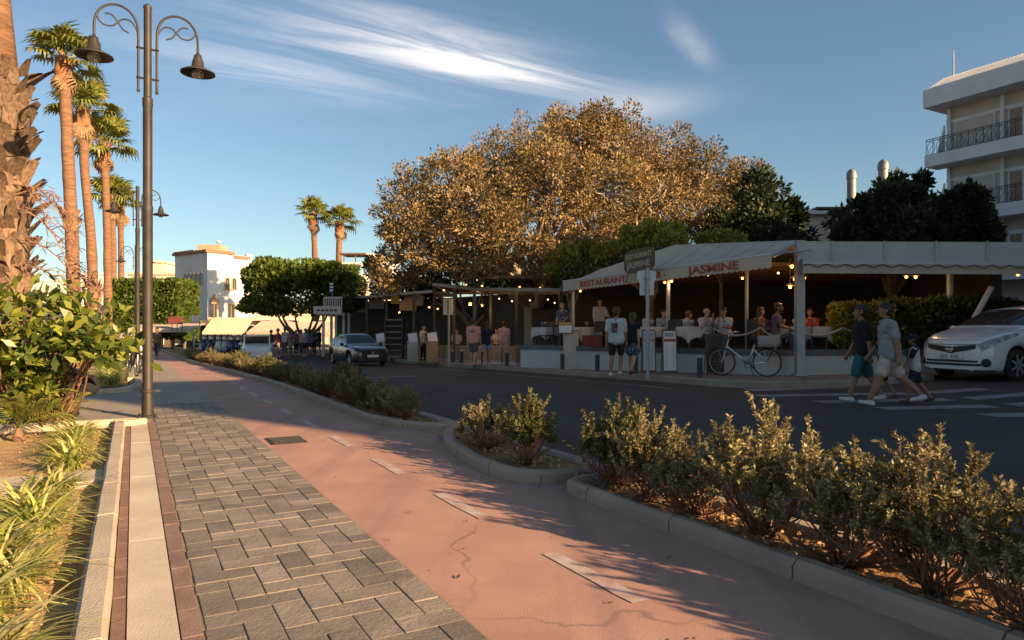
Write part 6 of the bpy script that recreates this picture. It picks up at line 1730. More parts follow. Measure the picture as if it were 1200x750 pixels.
def car(label, loc, rz, paint, P, scale=1.0, plate_text=None, detail=True, name='parked_car'):
    """nose at y=0, tail at y=L, x across, z up; surface lofted from length profiles; P: dict of profiles"""
    L, W = P['L'], P['W'] / 2
    t = thing(name, label, 'car', loc, rz); t.scale = (scale,) * 3
    ys = sorted(set([L * (i / 70) for i in range(71)] + [.01, .03, .05, .08, .12, .16, .2] + [L - .03, L - .08, L - .15]))
    wx = P['wheels']; wr = P['wr']
    top = lambda y: catmull(*P['top'], y)
    belt = lambda y: min(catmull(*P['belt'], y), top(y) - .02)
    wid = lambda y: W * catmull(*P['wid'], y)
    twd = lambda y: W * catmull(*P['twd'], y)
    def sill(y):
        z = P['sill']
        for w in wx:
            d = abs(y - w)
            if d < wr + .05: z = max(z, .02 + wr + math.sqrt(max(0, (wr + .05) ** 2 - d * d)) - .0)
        return z
    def section(y):
        zs, zb, zt, w, tw_ = sill(y), belt(y), top(y), wid(y), twd(y)
        tw_ = min(tw_, w * .96)
        zs = min(zs, zb - .1)
        cp = [(w * .93, zs), (w * .985, zs + (zb - zs) * .16), (w, zs + (zb - zs) * .5), (w * .985, zs + (zb - zs) * .88), (w * .95, zb), (w * .95 + (tw_ - w * .95) * .5 + .012, zb + (zt - zb) * .5), (tw_, zt - (zt - zb) * .12), (tw_ * .86, zt - (zt - zb) * .035), (tw_ * .45, zt - .002), (0, zt + .004)]
        ts = list(range(len(cp))); out = []
        for k in range(37):
            u = k / 36 * (len(cp) - 1); out.append((catmull(ts, [c[0] for c in cp], u), catmull(ts, [c[1] for c in cp], u), u))
        return out
    S = [section(y) for y in ys]
    regs = {}
    def reg(y, u):
        for nm, f in P['regs'].items():
            if f(y, u): return nm
        return 'body'
    for sd_ in (1, -1):
        for i in range(len(ys) - 1):
            for k in range(36):
                nm = reg((ys[i] + ys[i + 1]) / 2, (S[i][k][2] + S[i][k + 1][2]) / 2)
                key = (nm, sd_) if nm in ('side_window', 'headlight', 'rear_side_window', 'tail_light') else (nm, 0)
                mb = regs.setdefault(key, {'v': {}, 'V': [], 'F': []})
                def vi(a, b):
                    kk = (a, b, sd_ if b < 36 else 0)
                    if kk not in mb['v']:
                        mb['v'][kk] = len(mb['V']); p = S[a][b]; off = .006 if nm == 'headlight' else 0
                        mb['V'].append((sd_ * (p[0] + off), ys[a] - off, p[1]))
                    return mb['v'][kk]
                f = (vi(i, k), vi(i, k + 1), vi(i + 1, k + 1), vi(i + 1, k))
                mb['F'].append(f if sd_ < 0 else f[::-1])
    ms = {'body': paint, 'windscreen': M_carglass, 'side_window': M_carglass, 'rear_side_window': M_carglass, 'rear_window': M_carglass, 'headlight': M_hl, 'tail_light': mat('tail_lens', (.25, .02, .02), .2)}
    for (nm, sd_), d in regs.items():
        mb = MB(); mb.v, mb.f = d['V'], d['F']
        if nm == 'body':
            for a in (0, len(ys) - 1):      # nose and tail caps
                ring = [(p[0], ys[a], p[1]) for p in S[a]] + [(-p[0], ys[a], p[1]) for p in S[a][-2::-1]]
                k = len(mb.v); mb.v = list(mb.v) + ring; mb.f = list(mb.f) + [tuple(range(k, k + len(ring)))]
        mb.build(nm, ms[nm], t, smooth=38, world=False)
    mb = MB(); mb.box(-W * .86, W * .86, .25, L - .25, P['sill'] - .02, P['sill'] + .25); mb.build('underbody', M_blackpl, t, world=False)
    for w in wx:
        for s in (-1, 1):
            c = (s * (W - .11), w, wr + .0)
            mb = MB(); mb.torus(c, wr - .065, .075, 'x', 28, 10); wh = mb.build('wheel', M_tyre, t, smooth=True, world=False)
            mb = MB(); Mr = Matrix.Translation(c) @ Matrix.Rotation(rad(90), 4, 'Y'); mb.lathe([(.02, -.03), (wr - .12, -.03), (wr - .075, -.06), (wr - .07, .0), (wr - .075, .06), (wr - .12, .03), (.02, .03)], 24, (0, 0, 0), Mr); rm = mb.build('hub', M_blackpl, wh, smooth=40, world=False)
            mb = MB()
            for k in range(7):
                a = 2 * math.pi * k / 7; u = Vector((0, math.cos(a), math.sin(a))); v = Vector((0, -u.z, u.y)); o = Vector(c) + Vector((s * .05, 0, 0))
                e = Vector((s * .02, 0, 0)); mb.add([o + v * .03, o - v * .03, o + u * (wr - .085) - v * .02, o + u * (wr - .085) + v * .02, o + v * .03 + e, o - v * .03 + e, o + u * (wr - .085) - v * .02 + e, o + u * (wr - .085) + v * .02 + e], [(4, 5, 6, 7), (7, 6, 5, 4), (0, 1, 5, 4), (1, 2, 6, 5), (3, 0, 4, 7)])
            mb.torus(Vector(c) + Vector((s * .055, 0, 0)), wr - .085, .014, 'x', 24, 6); mb.build('rim', M_rim, wh, smooth=40, world=False)
    def surf(y, u):
        sec = section(y); k = u / 9 * 36; i = min(int(k), 35); f = k - i
        return Vector((sec[i][0] + (sec[i + 1][0] - sec[i][0]) * f, y, sec[i][1] + (sec[i + 1][1] - sec[i][1]) * f))
    for gp_ in P.get('gaps', ()):
        for s in (-1, 1):
            pts = []
            for (y0_, u0_), (y1_, u1_) in zip(gp_, gp_[1:]):
                for k in range(9): v = surf(y0_ + (y1_ - y0_) * k / 8, u0_ + (u1_ - u0_) * k / 8); pts.append(Vector((s * v.x, v.y, v.z)))
            mb = MB(); mb.tube(pts, .0055, 4); mb.build('panel_gap', M_blackpl, t, world=False)
    for y_, u_ in P.get('handles', ()):
        for s in (-1, 1):
            v = surf(y_, u_); mb = MB(); mb.cbox(s * v.x - .018, s * v.x + .018, y_ - .08, y_ + .08, v.z - .012, v.z + .014, .006); mb.build('door_handle', P.get('mirror_m', paint), t, world=False)
    for s in (-1, 1):
        my = P['mirror']; zb = belt(my); x_ = wid(my) * .95
        mb = MB(); mb.ball((s * (x_ + .11), my, zb + .08), .095, 12, 8, (1.0, .55, .75)); mb.tube([(s * x_, my, zb + .02), (s * (x_ + .08), my, zb + .05)], .025, 6); mb.build('wing_mirror', P.get('mirror_m', paint), t, smooth=True, world=False)
    for bx in P['front']:
        nm, m, sh = bx; mb = MB(); sh(mb); o = mb.build(nm, m, t, smooth=35, world=False)
    return t
def facepoly(pts, y0, d=.012):
    def f(mb):
        n = len(pts); A = [(x, y0(x) - d, z) for x, z in pts]; B_ = [(x, y0(x) + .05, z) for x, z in pts]
        mb.add(A + B_, [tuple(range(n)), tuple(range(n - 1, -1, -1))] + [(i, i + n, (i + 1) % n + n, (i + 1) % n) for i in range(n)])
    return f
def fpanel(x0, x1, z0f, z1f, y0, d=.012, n=12):
    """curved panel following the nose in plan"""
    def f(mb):
        V = []
        for i in range(n + 1):
            x = x0 + (x1 - x0) * i / n; V += [(x, y0(x) - d, z0f(x)), (x, y0(x) - d, z1f(x)), (x, y0(x) + .04, z1f(x)), (x, y0(x) + .04, z0f(x))]
        F = []
        for i in range(n):
            a, b = 4 * i, 4 * i + 4; F += [(a, b, b + 1, a + 1), (a + 1, b + 1, b + 2, a + 2), (a + 3, b + 3, b, a)]
        F += [(0, 1, 2, 3), (4 * n, 4 * n + 3, 4 * n + 2, 4 * n + 1)]
        mb.add(V, F)
    return f
def nose_inv(P):
    W = P['W'] / 2
    tab = [(W * catmull(*P['wid'], y), y) for y in [i * .01 for i in range(0, 60)]]
    def f(x):
        x = abs(x) / .985
        for w, y in tab:
            if w >= x: return y
        return .5
    return f
# white hatchback with swept windscreen
PN = dict(L=4.1, W=1.70, sill=.20, wheels=(.80, 3.38), wr=.31, mirror=1.30,
          top=([0, .06, .18, .45, .8, 1.05, 1.35, 1.75, 2.1, 2.7, 3.3, 3.75, 4.0, 4.1], [.66, .76, .84, .93, 1.01, 1.07, 1.24, 1.42, 1.49, 1.53, 1.48, 1.36, 1.08, .8]),
          belt=([0, .2, .6, 1.0, 1.6, 2.6, 3.4, 4.1], [.60, .76, .86, .93, .96, 1.0, 1.05, .75]),
          wid=([0, .04, .10, .2, .35, .6, 1.0, 2.5, 3.5, 3.9, 4.1], [.55, .68, .80, .89, .945, .985, 1.0, 1.0, .985, .93, .80]),
          twd=([0, .3, .9, 1.1, 1.7, 2.5, 3.3, 3.9, 4.1], [.50, .78, .86, .86, .70, .68, .66, .62, .58]),
          regs={'windscreen': lambda y, u: 1.10 < y < 1.80 and u > 6.35, 'side_window': lambda y, u: 1.35 < y < 3.0 and 4.25 < u < 6.0 and abs(y - 2.25) > .05 and (y > 1.55 or u < 5.2), 'rear_side_window': lambda y, u: 3.05 < y < 3.6 and 4.4 < u < 5.8,
                'rear_window': lambda y, u: 3.7 < y < 3.98 and u > 6.4, 'headlight': lambda y, u: (.05 < y < .82 and 2.9 + y * .95 < u < 5.3 - y * .35), 'tail_light': lambda y, u: y > 3.85 and 3 < u < 4.2},
          gaps=[[(.62, 6.2), (.85, 5.4), (1.12, 5.2)], [(1.22, .6), (1.18, 2.4), (1.26, 4.1)], [(2.26, .5), (2.26, 4.1)], [(3.1, 1.5), (3.2, 4.1)], [(.14, 5.6), (.10, 8.9)]], handles=((2.08, 3.4), (2.95, 3.4)), front=[])
yi = nose_inv(PN)
PN['front'] = [('grille', M_blackpl, fpanel(-.50, .50, lambda x: .55 + .10 * abs(x) * 2 - .02, lambda x: .66 + .05 * abs(x) * 2, yi, .02)),
               ('lower_grille', M_blackpl, fpanel(-.60, .60, lambda x: .29, lambda x: .335 + 0 * x, yi, .018)), ('lower_grille', M_blackpl, fpanel(-.54, .54, lambda x: .36, lambda x: .40, yi, .018)),
               ('number_plate', M_plate, fpanel(-.26, .26, lambda x: .42, lambda x: .53, lambda x: yi(.1), .035, 2)),
               ('fog_lamp', M_blackpl, lambda mb: mb.lathe([(.085, -.02), (.085, .02), (.05, .025)], 14, (0, 0, 0), Matrix.Translation((.66, yi(.66) - .0, .36)) @ Matrix.Rotation(rad(90), 4, 'X') @ Matrix.Rotation(rad(35), 4, 'Y'))),
               ('fog_lamp', M_blackpl, lambda mb: mb.lathe([(.085, -.02), (.085, .02), (.05, .025)], 14, (0, 0, 0), Matrix.Translation((-.66, yi(.66) - .0, .36)) @ Matrix.Rotation(rad(90), 4, 'X') @ Matrix.Rotation(rad(-35), 4, 'Y'))),
               ('emblem', M_chrome, lambda mb: (mb.torus((0, yi(0) - .03, .615), .06, .010, 'y', 20, 6), mb.box(-.085, .085, yi(0) - .045, yi(0) - .02, .60, .63))),
               ('bumper_lip', M_blackpl, fpanel(-.74, .74, lambda x: .185, lambda x: .215, yi, .004)),
               ('bonnet_line', M_grey, fpanel(-.52, .52, lambda x: .708 + .03 * abs(x), lambda x: .714 + .03 * abs(x), yi, .0))]
M_carwhite = mat('white_car_paint', (.62, .63, .64), .25, (.66, .67, .68), 1.0, spec=.5, coat=.6)
hd = math.atan2(.26, .97)
nx, ny = xat(1114, 16.0), 16.0
wc = car('white hatchback with black grille parked beside the zebra crossing', (nx, ny, road_z(nx + 1.5, ny + .3) + .0), rad(-70), M_carwhite, PN, 1.15)
textobj('IHX 8306', .085, M_text_d, [o for o in wc.children if o.name.startswith('number_plate')][0], wm(wc) @ Matrix.Translation((0, yi(.1) - .038, .475)) @ Matrix.Rotation(rad(90), 4, 'X'), 'plate_lettering', .002, 'CENTER', 1.0, .002) if False else None
mb = MB()
for i in range(7):
    if i == 3: continue
    mb.box(-.20 + i * .058, -.165 + i * .058, yi(.1) - .04, yi(.1) - .0355, .445, .505)
mb.build('plate_characters', mat('plate_ink', (.25, .25, .24), .7), wc, world=False)
mb = MB(); mb.tube([(0.55, 1.12, 1.09), (.05, 1.14, 1.115), (-.1, 1.2, 1.15)], .010, 5); mb.tube([(-.1, 1.12, 1.10), (-.6, 1.16, 1.10)], .010, 5); mb.build('wiper', M_blackpl, wc, world=False)
# dark hatchback driving past
PK = dict(L=3.95, W=1.70, sill=.20, wheels=(.78, 3.25), wr=.30, mirror=1.45, mirror_m=M_blackpl,
          top=([0, .06, .2, .5, .9, 1.2, 1.55, 2.0, 2.4, 3.0, 3.5, 3.8, 3.95], [.62, .72, .80, .88, .94, 1.0, 1.2, 1.41, 1.45, 1.45, 1.38, 1.1, .85]),
          belt=([0, .2, .6, 1.0, 1.6, 2.6, 3.4, 3.95], [.56, .72, .80, .86, .89, .92, .97, .8]),
          wid=([0, .04, .10, .2, .35, .6, 1.0, 2.5, 3.4, 3.8, 3.95], [.60, .74, .84, .91, .955, .985, 1.0, 1.0, .985, .94, .86]),
          twd=([0, .3, .9, 1.2, 1.9, 2.5, 3.2, 3.8, 3.95], [.55, .80, .86, .86, .70, .68, .67, .64, .6]),
          regs={'windscreen': lambda y, u: 1.25 < y < 2.0 and u > 6.35, 'side_window': lambda y, u: 1.55 < y < 3.15 and 4.25 < u < 6.0 and abs(y - 2.4) > .05 and (y > 1.75 or u < 5.2), 'rear_window': lambda y, u: 3.5 < y < 3.78 and u > 6.4,
                'headlight': lambda y, u: (.08 < y < .50 and 2.6 + y * .8 < u < 4.3 + y * .3), 'tail_light': lambda y, u: y > 3.7 and 3 < u < 4.4}, gaps=[[(1.38, .6), (1.36, 2.4), (1.42, 4.1)], [(2.4, .5), (2.4, 4.1)], [(3.05, 1.5), (3.15, 4.1)], [(.6, 5.8), (1.2, 5.2)]], handles=((2.25, 3.4), (2.95, 3.4)), front=[])
yk = nose_inv(PK)
PK['front'] = [('grille', M_blackpl, fpanel(-.42, .42, lambda x: .57, lambda x: .655, yk, .015)), ('number_plate', M_plate, fpanel(-.26, .26, lambda x: .42, lambda x: .53, lambda x: yk(.1), .03, 2)), ('lower_grille', M_blackpl, fpanel(-.6, .6, lambda x: .25, lambda x: .38, yk, .012)),
               ('emblem', M_chrome, lambda mb: mb.lathe([(.05, -.012), (.05, .012), (.01, .016)], 14, (0, 0, 0), Matrix.Translation((0, yk(0) - .02, .615)) @ Matrix.Rotation(rad(90), 4, 'X')))]
M_carblk = mat('black_car_paint', (.020, .020, .022), .22, spec=.55, coat=.7)
kx_, ky_ = xat(437, 29.6), 29.6
car('dark hatchback with pale headlights driving along the road', (kx_, ky_, road_z(kx_, ky_) - .02), rad(-32) * -1, M_carblk, PK, .99, name='moving_car')
# small open white car behind the shrubs
PO = dict(L=3.6, W=1.62, sill=.22, wheels=(.7, 2.9), wr=.30, mirror=1.15,
          top=([0, .06, .25, .6, 1.0, 1.15, 1.25, 1.6, 2.5, 3.3, 3.6], [.55, .68, .80, .88, .93, .95, .95, .94, .92, .88, .7]),
          belt=([0, .3, .8, 1.6, 2.6, 3.6], [.50, .74, .84, .86, .86, .66]),
          wid=([0, .05, .15, .35, .7, 2.8, 3.4, 3.6], [.62, .78, .88, .95, 1.0, 1.0, .93, .84]),
          twd=([0, .3, .9, 2.6, 3.4, 3.6], [.58, .82, .88, .88, .82, .7]), regs={'headlight': lambda y, u: (.08 < y < .3 and 3.0 < u < 4.2)}, front=[])
yo = nose_inv(PO)
PO['front'] = [('windscreen', M_carglass, lambda mb: mb.box(-.62, .62, 1.22, 1.235, .95, 1.36)), ('windscreen_frame', M_carwhite, lambda mb: (mb.box(-.68, -.625, 1.2, 1.26, .9, 1.42), mb.box(.625, .68, 1.2, 1.26, .9, 1.42), mb.box(-.62, .62, 1.2, 1.26, 1.363, 1.42))),
               ('seat', M_blackpl, lambda mb: (mb.cbox(-.55, -.1, 1.9, 2.05, .9, 1.25, .03), mb.cbox(.1, .55, 1.9, 2.05, .9, 1.25, .03))), ('roll_bar', M_carwhite, lambda mb: mb.tube([(-.6, 2.4, .9), (-.58, 2.4, 1.38), (.58, 2.4, 1.38), (.6, 2.4, .9)], .03, 8))]
ox, oy = xat(302, 37.0), 37.0
car('small open-top white car seen over the dividing shrubs', (ox, oy, road_z(ox, oy) - .05), rad(-22) * -1, M_carwhite, PO, 1.0, name='open_car')

# ---------------------------------------------------------------- bicycles and motor scooters
def bicycle(label, loc, rz, fm, basket=True, lean=.0, group=None, scale=1.0):
    t = thing('bicycle', label, 'bicycle', loc, rz, group); t.rotation_euler = (0, lean, rz); t.scale = (scale,) * 3
    wr = .335; F_, B_ = Vector((0, -.53, wr)), Vector((0, .53, wr))
    def T(n, segs, r, m, par=t): mb = MB(); [mb.tube(s, r, 8) for s in segs]; return mb.build(n, m, par, smooth=True, world=False)
    for c in (F_, B_):
        mb = MB(); mb.torus(c, wr - .018, .02, 'x', 32, 8); w = mb.build('wheel', M_tyre, t, smooth=True, world=False)
        mb = MB(); mb.torus(c, wr - .04, .010, 'x', 32, 6); mb.build('rim', M_rim, w, smooth=True, world=False)
        mb = MB(); [mb.tube([c, c + Vector((0, math.cos(k * .449), math.sin(k * .449))) * (wr - .04)], .0022, 3) for k in range(14)]; mb.ball(c, .025); mb.build('spokes', M_rim, w, world=False)
        mb = MB(); n = 14; pts = [c + Vector((0, math.cos(rad(-10 + 160 * i / n)) * (wr + .025) * (1 if c is B_ else -1), math.sin(rad(-10 + 160 * i / n)) * (wr + .025))) for i in range(n + 1)]
        for i in range(n): mb.add([pts[i] + Vector((-.022, 0, 0)), pts[i] + Vector((.022, 0, 0)), pts[i + 1] + Vector((.022, 0, 0)), pts[i + 1] + Vector((-.022, 0, 0))], [(0, 1, 2, 3)])
        mb.build('mudguard', M_blackpl, t, world=False)
    bb, st_, hd_, hb = Vector((0, .10, .29)), Vector((0, .26, .78)), Vector((0, -.36, .88)), Vector((0, -.40, .72))
    T('frame', [[hb, bb], [bb, st_], [bb, B_], [st_.lerp(bb, .25), B_]], .024, fm)
    T('fork', [[hd_, hb, F_ + Vector((0, .03, .05)), F_]], .016, fm)
    hs = hd_ + Vector((0, .02, .14)); T('handlebar', [[hd_, hs], [hs + Vector((-.28, .18, .02)), hs + Vector((-.2, .02, .04)), hs, hs + Vector((.2, .02, .04)), hs + Vector((.28, .18, .02))]], .013, M_rim)
    mb = MB(); mb.ball(st_ + Vector((0, .02, .10)), .12, 12, 8, (.75, 1.15, .35)); mb.tube([st_, st_ + Vector((0, .01, .09))], .014, 6); mb.build('saddle', M_blackpl, t, smooth=True, world=False)
    T('crank', [[bb + Vector((-.09, .0, 0)), bb + Vector((-.09, .11, -.12)), bb + Vector((-.15, .11, -.12))], [bb + Vector((.09, 0, 0)), bb + Vector((.09, -.11, .12)), bb + Vector((.15, -.11, .12))]], .011, M_dkmetal)
    mb = MB(); mb.torus(bb + Vector((.05, 0, 0)), .085, .008, 'x', 20, 5); mb.build('chainring', M_dkmetal, t, world=False)
    T('rack', [[Vector((-.06, .30, .72)), Vector((-.06, .78, .72))], [Vector((.06, .30, .72)), Vector((.06, .78, .72))], [Vector((-.06, .70, .72)), B_], [Vector((.06, .70, .72)), B_]], .008, M_dkmetal)
    if basket:
        mb = MB(); x0, x1, y0, y1, z0, z1 = -.16, .16, .36, .80, .74, .96
        for z in (z0, z1): mb.tube([(x0, y0, z), (x1, y0, z), (x1, y1, z), (x0, y1, z), (x0, y0, z)], .010, 5)
        k = mb.build('basket', M_rope, t, world=False)
        mb = MB()
        for z in (z0 + .04, z0 + .09, z0 + .14, z0 + .18):
            for a, b in (((x0, y0), (x1, y0)), ((x1, y0), (x1, y1)), ((x1, y1), (x0, y1)), ((x0, y1), (x0, y0))):
                p, q_ = Vector((*a, z)), Vector((*b, z)); d = (q_ - p).normalized(); nn = Vector((-d.y, d.x, 0)) * .005; mb.add([p - nn, p + nn, q_ + nn, q_ - nn] + [v + Vector((0, 0, .034)) for v in (p - nn, p + nn, q_ + nn, q_ - nn)], [(0, 1, 2, 3), (4, 7, 6, 5), (0, 4, 5, 1), (1, 5, 6, 2), (2, 6, 7, 3), (3, 7, 4, 0)])
        mb.build('wicker', M_rope, k, world=False)
    T('kickstand', [[bb + Vector((.03, .05, 0)), bb + Vector((.14, .16, -.28))]], .010, M_dkmetal)
    return t
M_silver = mat('silver_bike_paint', (.50, .50, .50), .35, metal=.5); M_bikeblk = mat('black_bike_paint', (.03, .03, .03), .4)
bx_, by_ = xat(872, 17.75), 17.75
bicycle('silver bicycle with rear basket parked against the terrace wall', (bx_, by_, walk_z(bx_, by_)), rad(-90) + rad(-32), M_silver, True, .05, scale=1.08)
for i, (px_, Y, lb) in enumerate(((155, 19.5, 'dark bicycle with front wheel turned out beside the first lamp'), (163, 21.3, 'dark bicycle behind the outermost bicycle of the rack'), (150, 22.6, 'dark bicycle closest to the grassy clumps'))):
    x = xat(px_, Y); bicycle(lb, (x, Y, path_z(x, Y)), rad(40 + 12 * i), M_bikeblk, i == 1, .08, 'bicycles parked beside the path')
def scooter(label, loc, rz, m, group):
    t = thing('motor_scooter', label, 'scooter', loc, rz, group)
    def B(n, mm, f, sm=True): mb = MB(); f(mb); return mb.build(n, mm, t, smooth=sm, world=False)
    for y in (-.6, .6):
        w = B('wheel', M_tyre, lambda mb: mb.torus((0, y, .25), .19, .06, 'x', 18, 8)); mb = MB(); mb.lathe([(.13, -.03), (.13, .03), (.02, .04)], 12, (0, 0, 0), Matrix.Translation((0, y, .25)) @ Matrix.Rotation(rad(90), 4, 'Y')); mb.build('rim', M_rim, w, world=False)
    B('body', m, lambda mb: mb.tube([(0, .85, .62), (0, .5, .58), (0, .15, .45), (0, -.25, .28), (0, -.42, .45)], [.07, .17, .17, .12, .1], 10))
    B('front_shield', m, lambda mb: mb.tube([(0, -.40, .3), (0, -.44, .65), (0, -.38, .95)], [.17, .22, .12], 10)); B('seat', M_blackpl, lambda mb: mb.ball((0, .42, .76), .16, 12, 8, (.95, 2.3, .5)))
    B('handlebar', M_blackpl, lambda mb: (mb.tube([(-.3, -.22, 1.03), (0, -.34, 1.0), (.3, -.22, 1.03)], .018, 6), mb.ball((0, -.4, .98), .10, 10, 7))); B('windshield', M_glassb, lambda mb: mb.tube([(0, -.44, 1.0), (0, -.36, 1.32)], [.18, .13], 10), True)
    B('mudguard', m, lambda mb: mb.tube([(0, -.85, .35), (0, -.68, .5), (0, -.45, .42)], [.05, .07, .06], 8)); B('mirror', M_blackpl, lambda mb: (mb.ball((-.28, -.3, 1.22), .05), mb.ball((.28, -.3, 1.22), .05)))
    return t
cols = [('white', (.6, .6, .6)), ('dark blue', (.03, .05, .14)), ('black', (.02, .02, .02)), ('silver', (.4, .4, .42)), ('red', (.3, .03, .03))]
cm = [mat('scooter_' + c[0].replace(' ', '_'), c[1], .3, coat=.5) for c in cols]
q = random.Random(4)
for i, (px_, Y, k) in enumerate(((238, 46, 1), (246, 45, 2), (254, 44.5, 0), (262, 44, 3), (270, 43.5, 1), (277, 43, 2), (284, 42.5, 0))):
    x = xat(px_, Y); scooter('%s motor scooter in the row parked before the cream awnings' % cols[k][0], (x, Y, road_z(x, Y)), rad(40) + q.uniform(-.15, .15), cm[k], 'scooters parked in a row')
for i, (px_, Y, k) in enumerate(((143, 26, 2), (150, 27.2, 0), (137, 28, 4))):
    x = xat(px_, Y); scooter('%s motor scooter by the palms beside the path' % cols[k][0], (x, Y, path_z(x, Y)), rad(70) + q.uniform(-.3, .3), cm[k], 'scooters parked by the palms')
# ================================================================ people
M_skin = [mat('skin_tan', (.25, .125, .068), .55, (.29, .15, .082), 6), mat('skin_fair', (.44, .26, .18), .55, (.48, .29, .20), 6), mat('skin_brown', (.22, .12, .075), .55, (.26, .145, .09), 6)]
HAIR = {'black': mat('black_hair', (.015, .012, .010), .5), 'brown': mat('brown_hair', (.07, .04, .022), .5), 'grey': mat('grey_hair', (.30, .29, .28), .6), 'blond': mat('blond_hair', (.32, .21, .10), .5)}
CL = {}
def clothm(name, c, c2=None, **k):
    if name not in CL: CL[name] = mat(name, c, .9, c2 or tuple(x * .8 for x in c), 7, .3, 60, **k)
    return CL[name]
def ctex(nm, sc):
    t_ = bpy.data.textures.new(nm, 'CLOUDS'); t_.noise_scale = sc; t_.noise_depth = 2; return t_
_tf, _th = ctex('cloth_folds', .09), ctex('hair_locks', .035)
FOLD = {'shirt': (_tf, .035), 'shorts': (_tf, .035), 'trousers': (_tf, .03), 'skirt': (_tf, .03), 'hair': (_th, .035)}
def caps(mb, p0, p1, r0, r1, n=10):
    """tapered capsule"""
    p0, p1 = Vector(p0), Vector(p1); d = p1 - p0; L_ = d.length
    if L_ < 1e-5: mb.ball(p0, max(r0, r1), n, 6); return
    d.normalize(); pts, rr = [], []
    for a in (-80, -50, -25): pts.append(p0 + d * r0 * math.sin(rad(a))); rr.append(r0 * math.cos(rad(a)))
    pts.append(p0); rr.append(r0); pts.append(p1); rr.append(r1)
    for a in (25, 50, 80): pts.append(p1 + d * r1 * math.sin(rad(a))); rr.append(r1 * math.cos(rad(a)))
    mb.tube(pts, rr, n)
def person(label, loc, head, h=1.75, skin=0, hair='brown', shirt=None, pants=None, shoes=None, group=None, lean=0.0, thigh=(0, 0), knee=(0, 0), arm=(0, 0), elbow=(12, 12), armout=(6, 6), sit=False, vox=.016,
           sleeve=.62, leg=.85, hairlen=0, cap_=None, female=False, build=1.0, print_=None, strap=None, skirt=False, name='person', turn=0.0, beard=False, bag=None):
    """joints are laid out from the pose, limbs are tapered volumes fused into one continuous body; clothes are separate skins"""
    k = h / 1.75
    hip_z = 0.93
    def fwd(a, L_): a = rad(a); return Vector((0, math.sin(a) * L_, -math.cos(a) * L_))
    J = {}
    for i, s in ((0, -1), (1, 1)):
        hp = Vector((s * .095, 0, 0)); kn = hp + fwd(thigh[i], .43) + Vector((s * (.05 if sit else .0), 0, 0)); an = kn + fwd(thigh[i] - knee[i], .41)
        fa = rad(thigh[i] - knee[i]) * .5
        toe = an + Vector((0, math.cos(fa) * .125, -.05 + math.sin(fa) * .10)); heel = an + Vector((0, -.05, -.055 - .02 * math.sin(fa)))
        J[i] = dict(hip=hp, knee=kn, ank=an, toe=toe, heel=heel)
    low = min(min(J[i]['toe'].z, J[i]['heel'].z) for i in (0, 1)) - .032
    z0 = -low if not sit else .50
    up = Vector((0, 0, z0))
    Rl = Matrix.Rotation(-rad(lean), 3, 'X')
    def T(v): return (Rl @ Vector(v)) + up
    sw = (.165 if female else .19) * build; body, shi, pan, sho, hr = MB(), MB(), MB(), MB(), MB()
    b = build
    # torso
    for s in (-1, 1):
        caps(body, T((s * .085 * b, 0, .02)), T((s * .07 * b, 0, .24)), .105 * b, .095 * b); caps(body, T((s * .07 * b, 0, .24)), T((s * .095 * b, .005, .43)), .095 * b, .105 * b)
        caps(body, T((s * .05, 0, .50)), T((s * sw, -.01, .49)), .055, .055)
        if female: caps(body, T((s * .075, .085, .38)), T((s * .075, .06, .38)), .065, .07)
    caps(body, T((0, -.01, .47)), T((0, .012, .60)), .062, .052)
    # head turned on the neck
    hc = T((0, .022, .705)); Rh = Matrix.Rotation(turn, 3, 'Z') @ Matrix.Rotation(-rad(lean) * .35, 3, 'X')
    H = lambda v: hc + Rh @ Vector(v)
    caps(body, H((0, -.022, .035)), H((0, .012, .03)), .088, .083, 12); caps(body, H((0, .012, .0)), H((0, .034, -.065)), .078, .052, 12); caps(body, H((0, .098, .005)), H((0, .115, -.022)), .010, .016, 6)
    for s in (-1, 1):
        caps(body, H((s * .083, -.01, .005)), H((s * .086, -.012, -.025)), .017, .013, 6); caps(body, H((s * .033, .082, .028)), H((s * .033, .085, .030)), .013, .013, 6)
    caps(body, H((-.022, .085, -.052)), H((.022, .085, -.052)), .011, .011, 6)
    # arms and hands
    hands = []
    for i, s in ((0, -1), (1, 1)):
        sh = T((s * sw, -.01, .48)); a = rad(arm[i]) ; o = rad(armout[i])
        d1 = Vector((s * math.sin(o), math.sin(a) * math.cos(o), -math.cos(a) * math.cos(o))); d1 = (Rl @ d1) if lean < 30 else d1
        el = sh + d1 * .29; a2 = a + rad(elbow[i]); d2 = Vector((s * math.sin(o * .4) - s * .15 * math.sin(rad(elbow[i])), math.sin(a2), -math.cos(a2))).normalized()
        d2 = (Rl @ d2) if lean < 30 else d2
        wr_ = el + d2 * .25
        caps(body, sh, el, .052 * b, .041 * b); caps(body, el, wr_, .041 * b, .027 * b)
        pm = wr_ + d2 * .085; caps(body, wr_, pm, .028, .034, 8); side = d2.cross(Vector((s, 0, 0))).normalized(); inn = Vector((-s, 0, 0))
        for f in range(4):
            off = side * (.030 - f * .020); L_ = (.062, .075, .07, .055)[f]; f0 = pm + off + d2 * .012; f1 = f0 + d2 * L_ * .55 + inn * .008; caps(body, f0, f1, .0105, .0095, 6); caps(body, f1, f1 + d2 * L_ * .35 + inn * .022, .0095, .008, 6)
        t0 = wr_ + d2 * .03 + side * .03; t1 = t0 + side * .028 + d2 * .03 + inn * .01; caps(body, t0, t1, .013, .011, 6); caps(body, t1, t1 + d2 * .032 + inn * .008, .011, .009, 6)
        hands.append(pm)
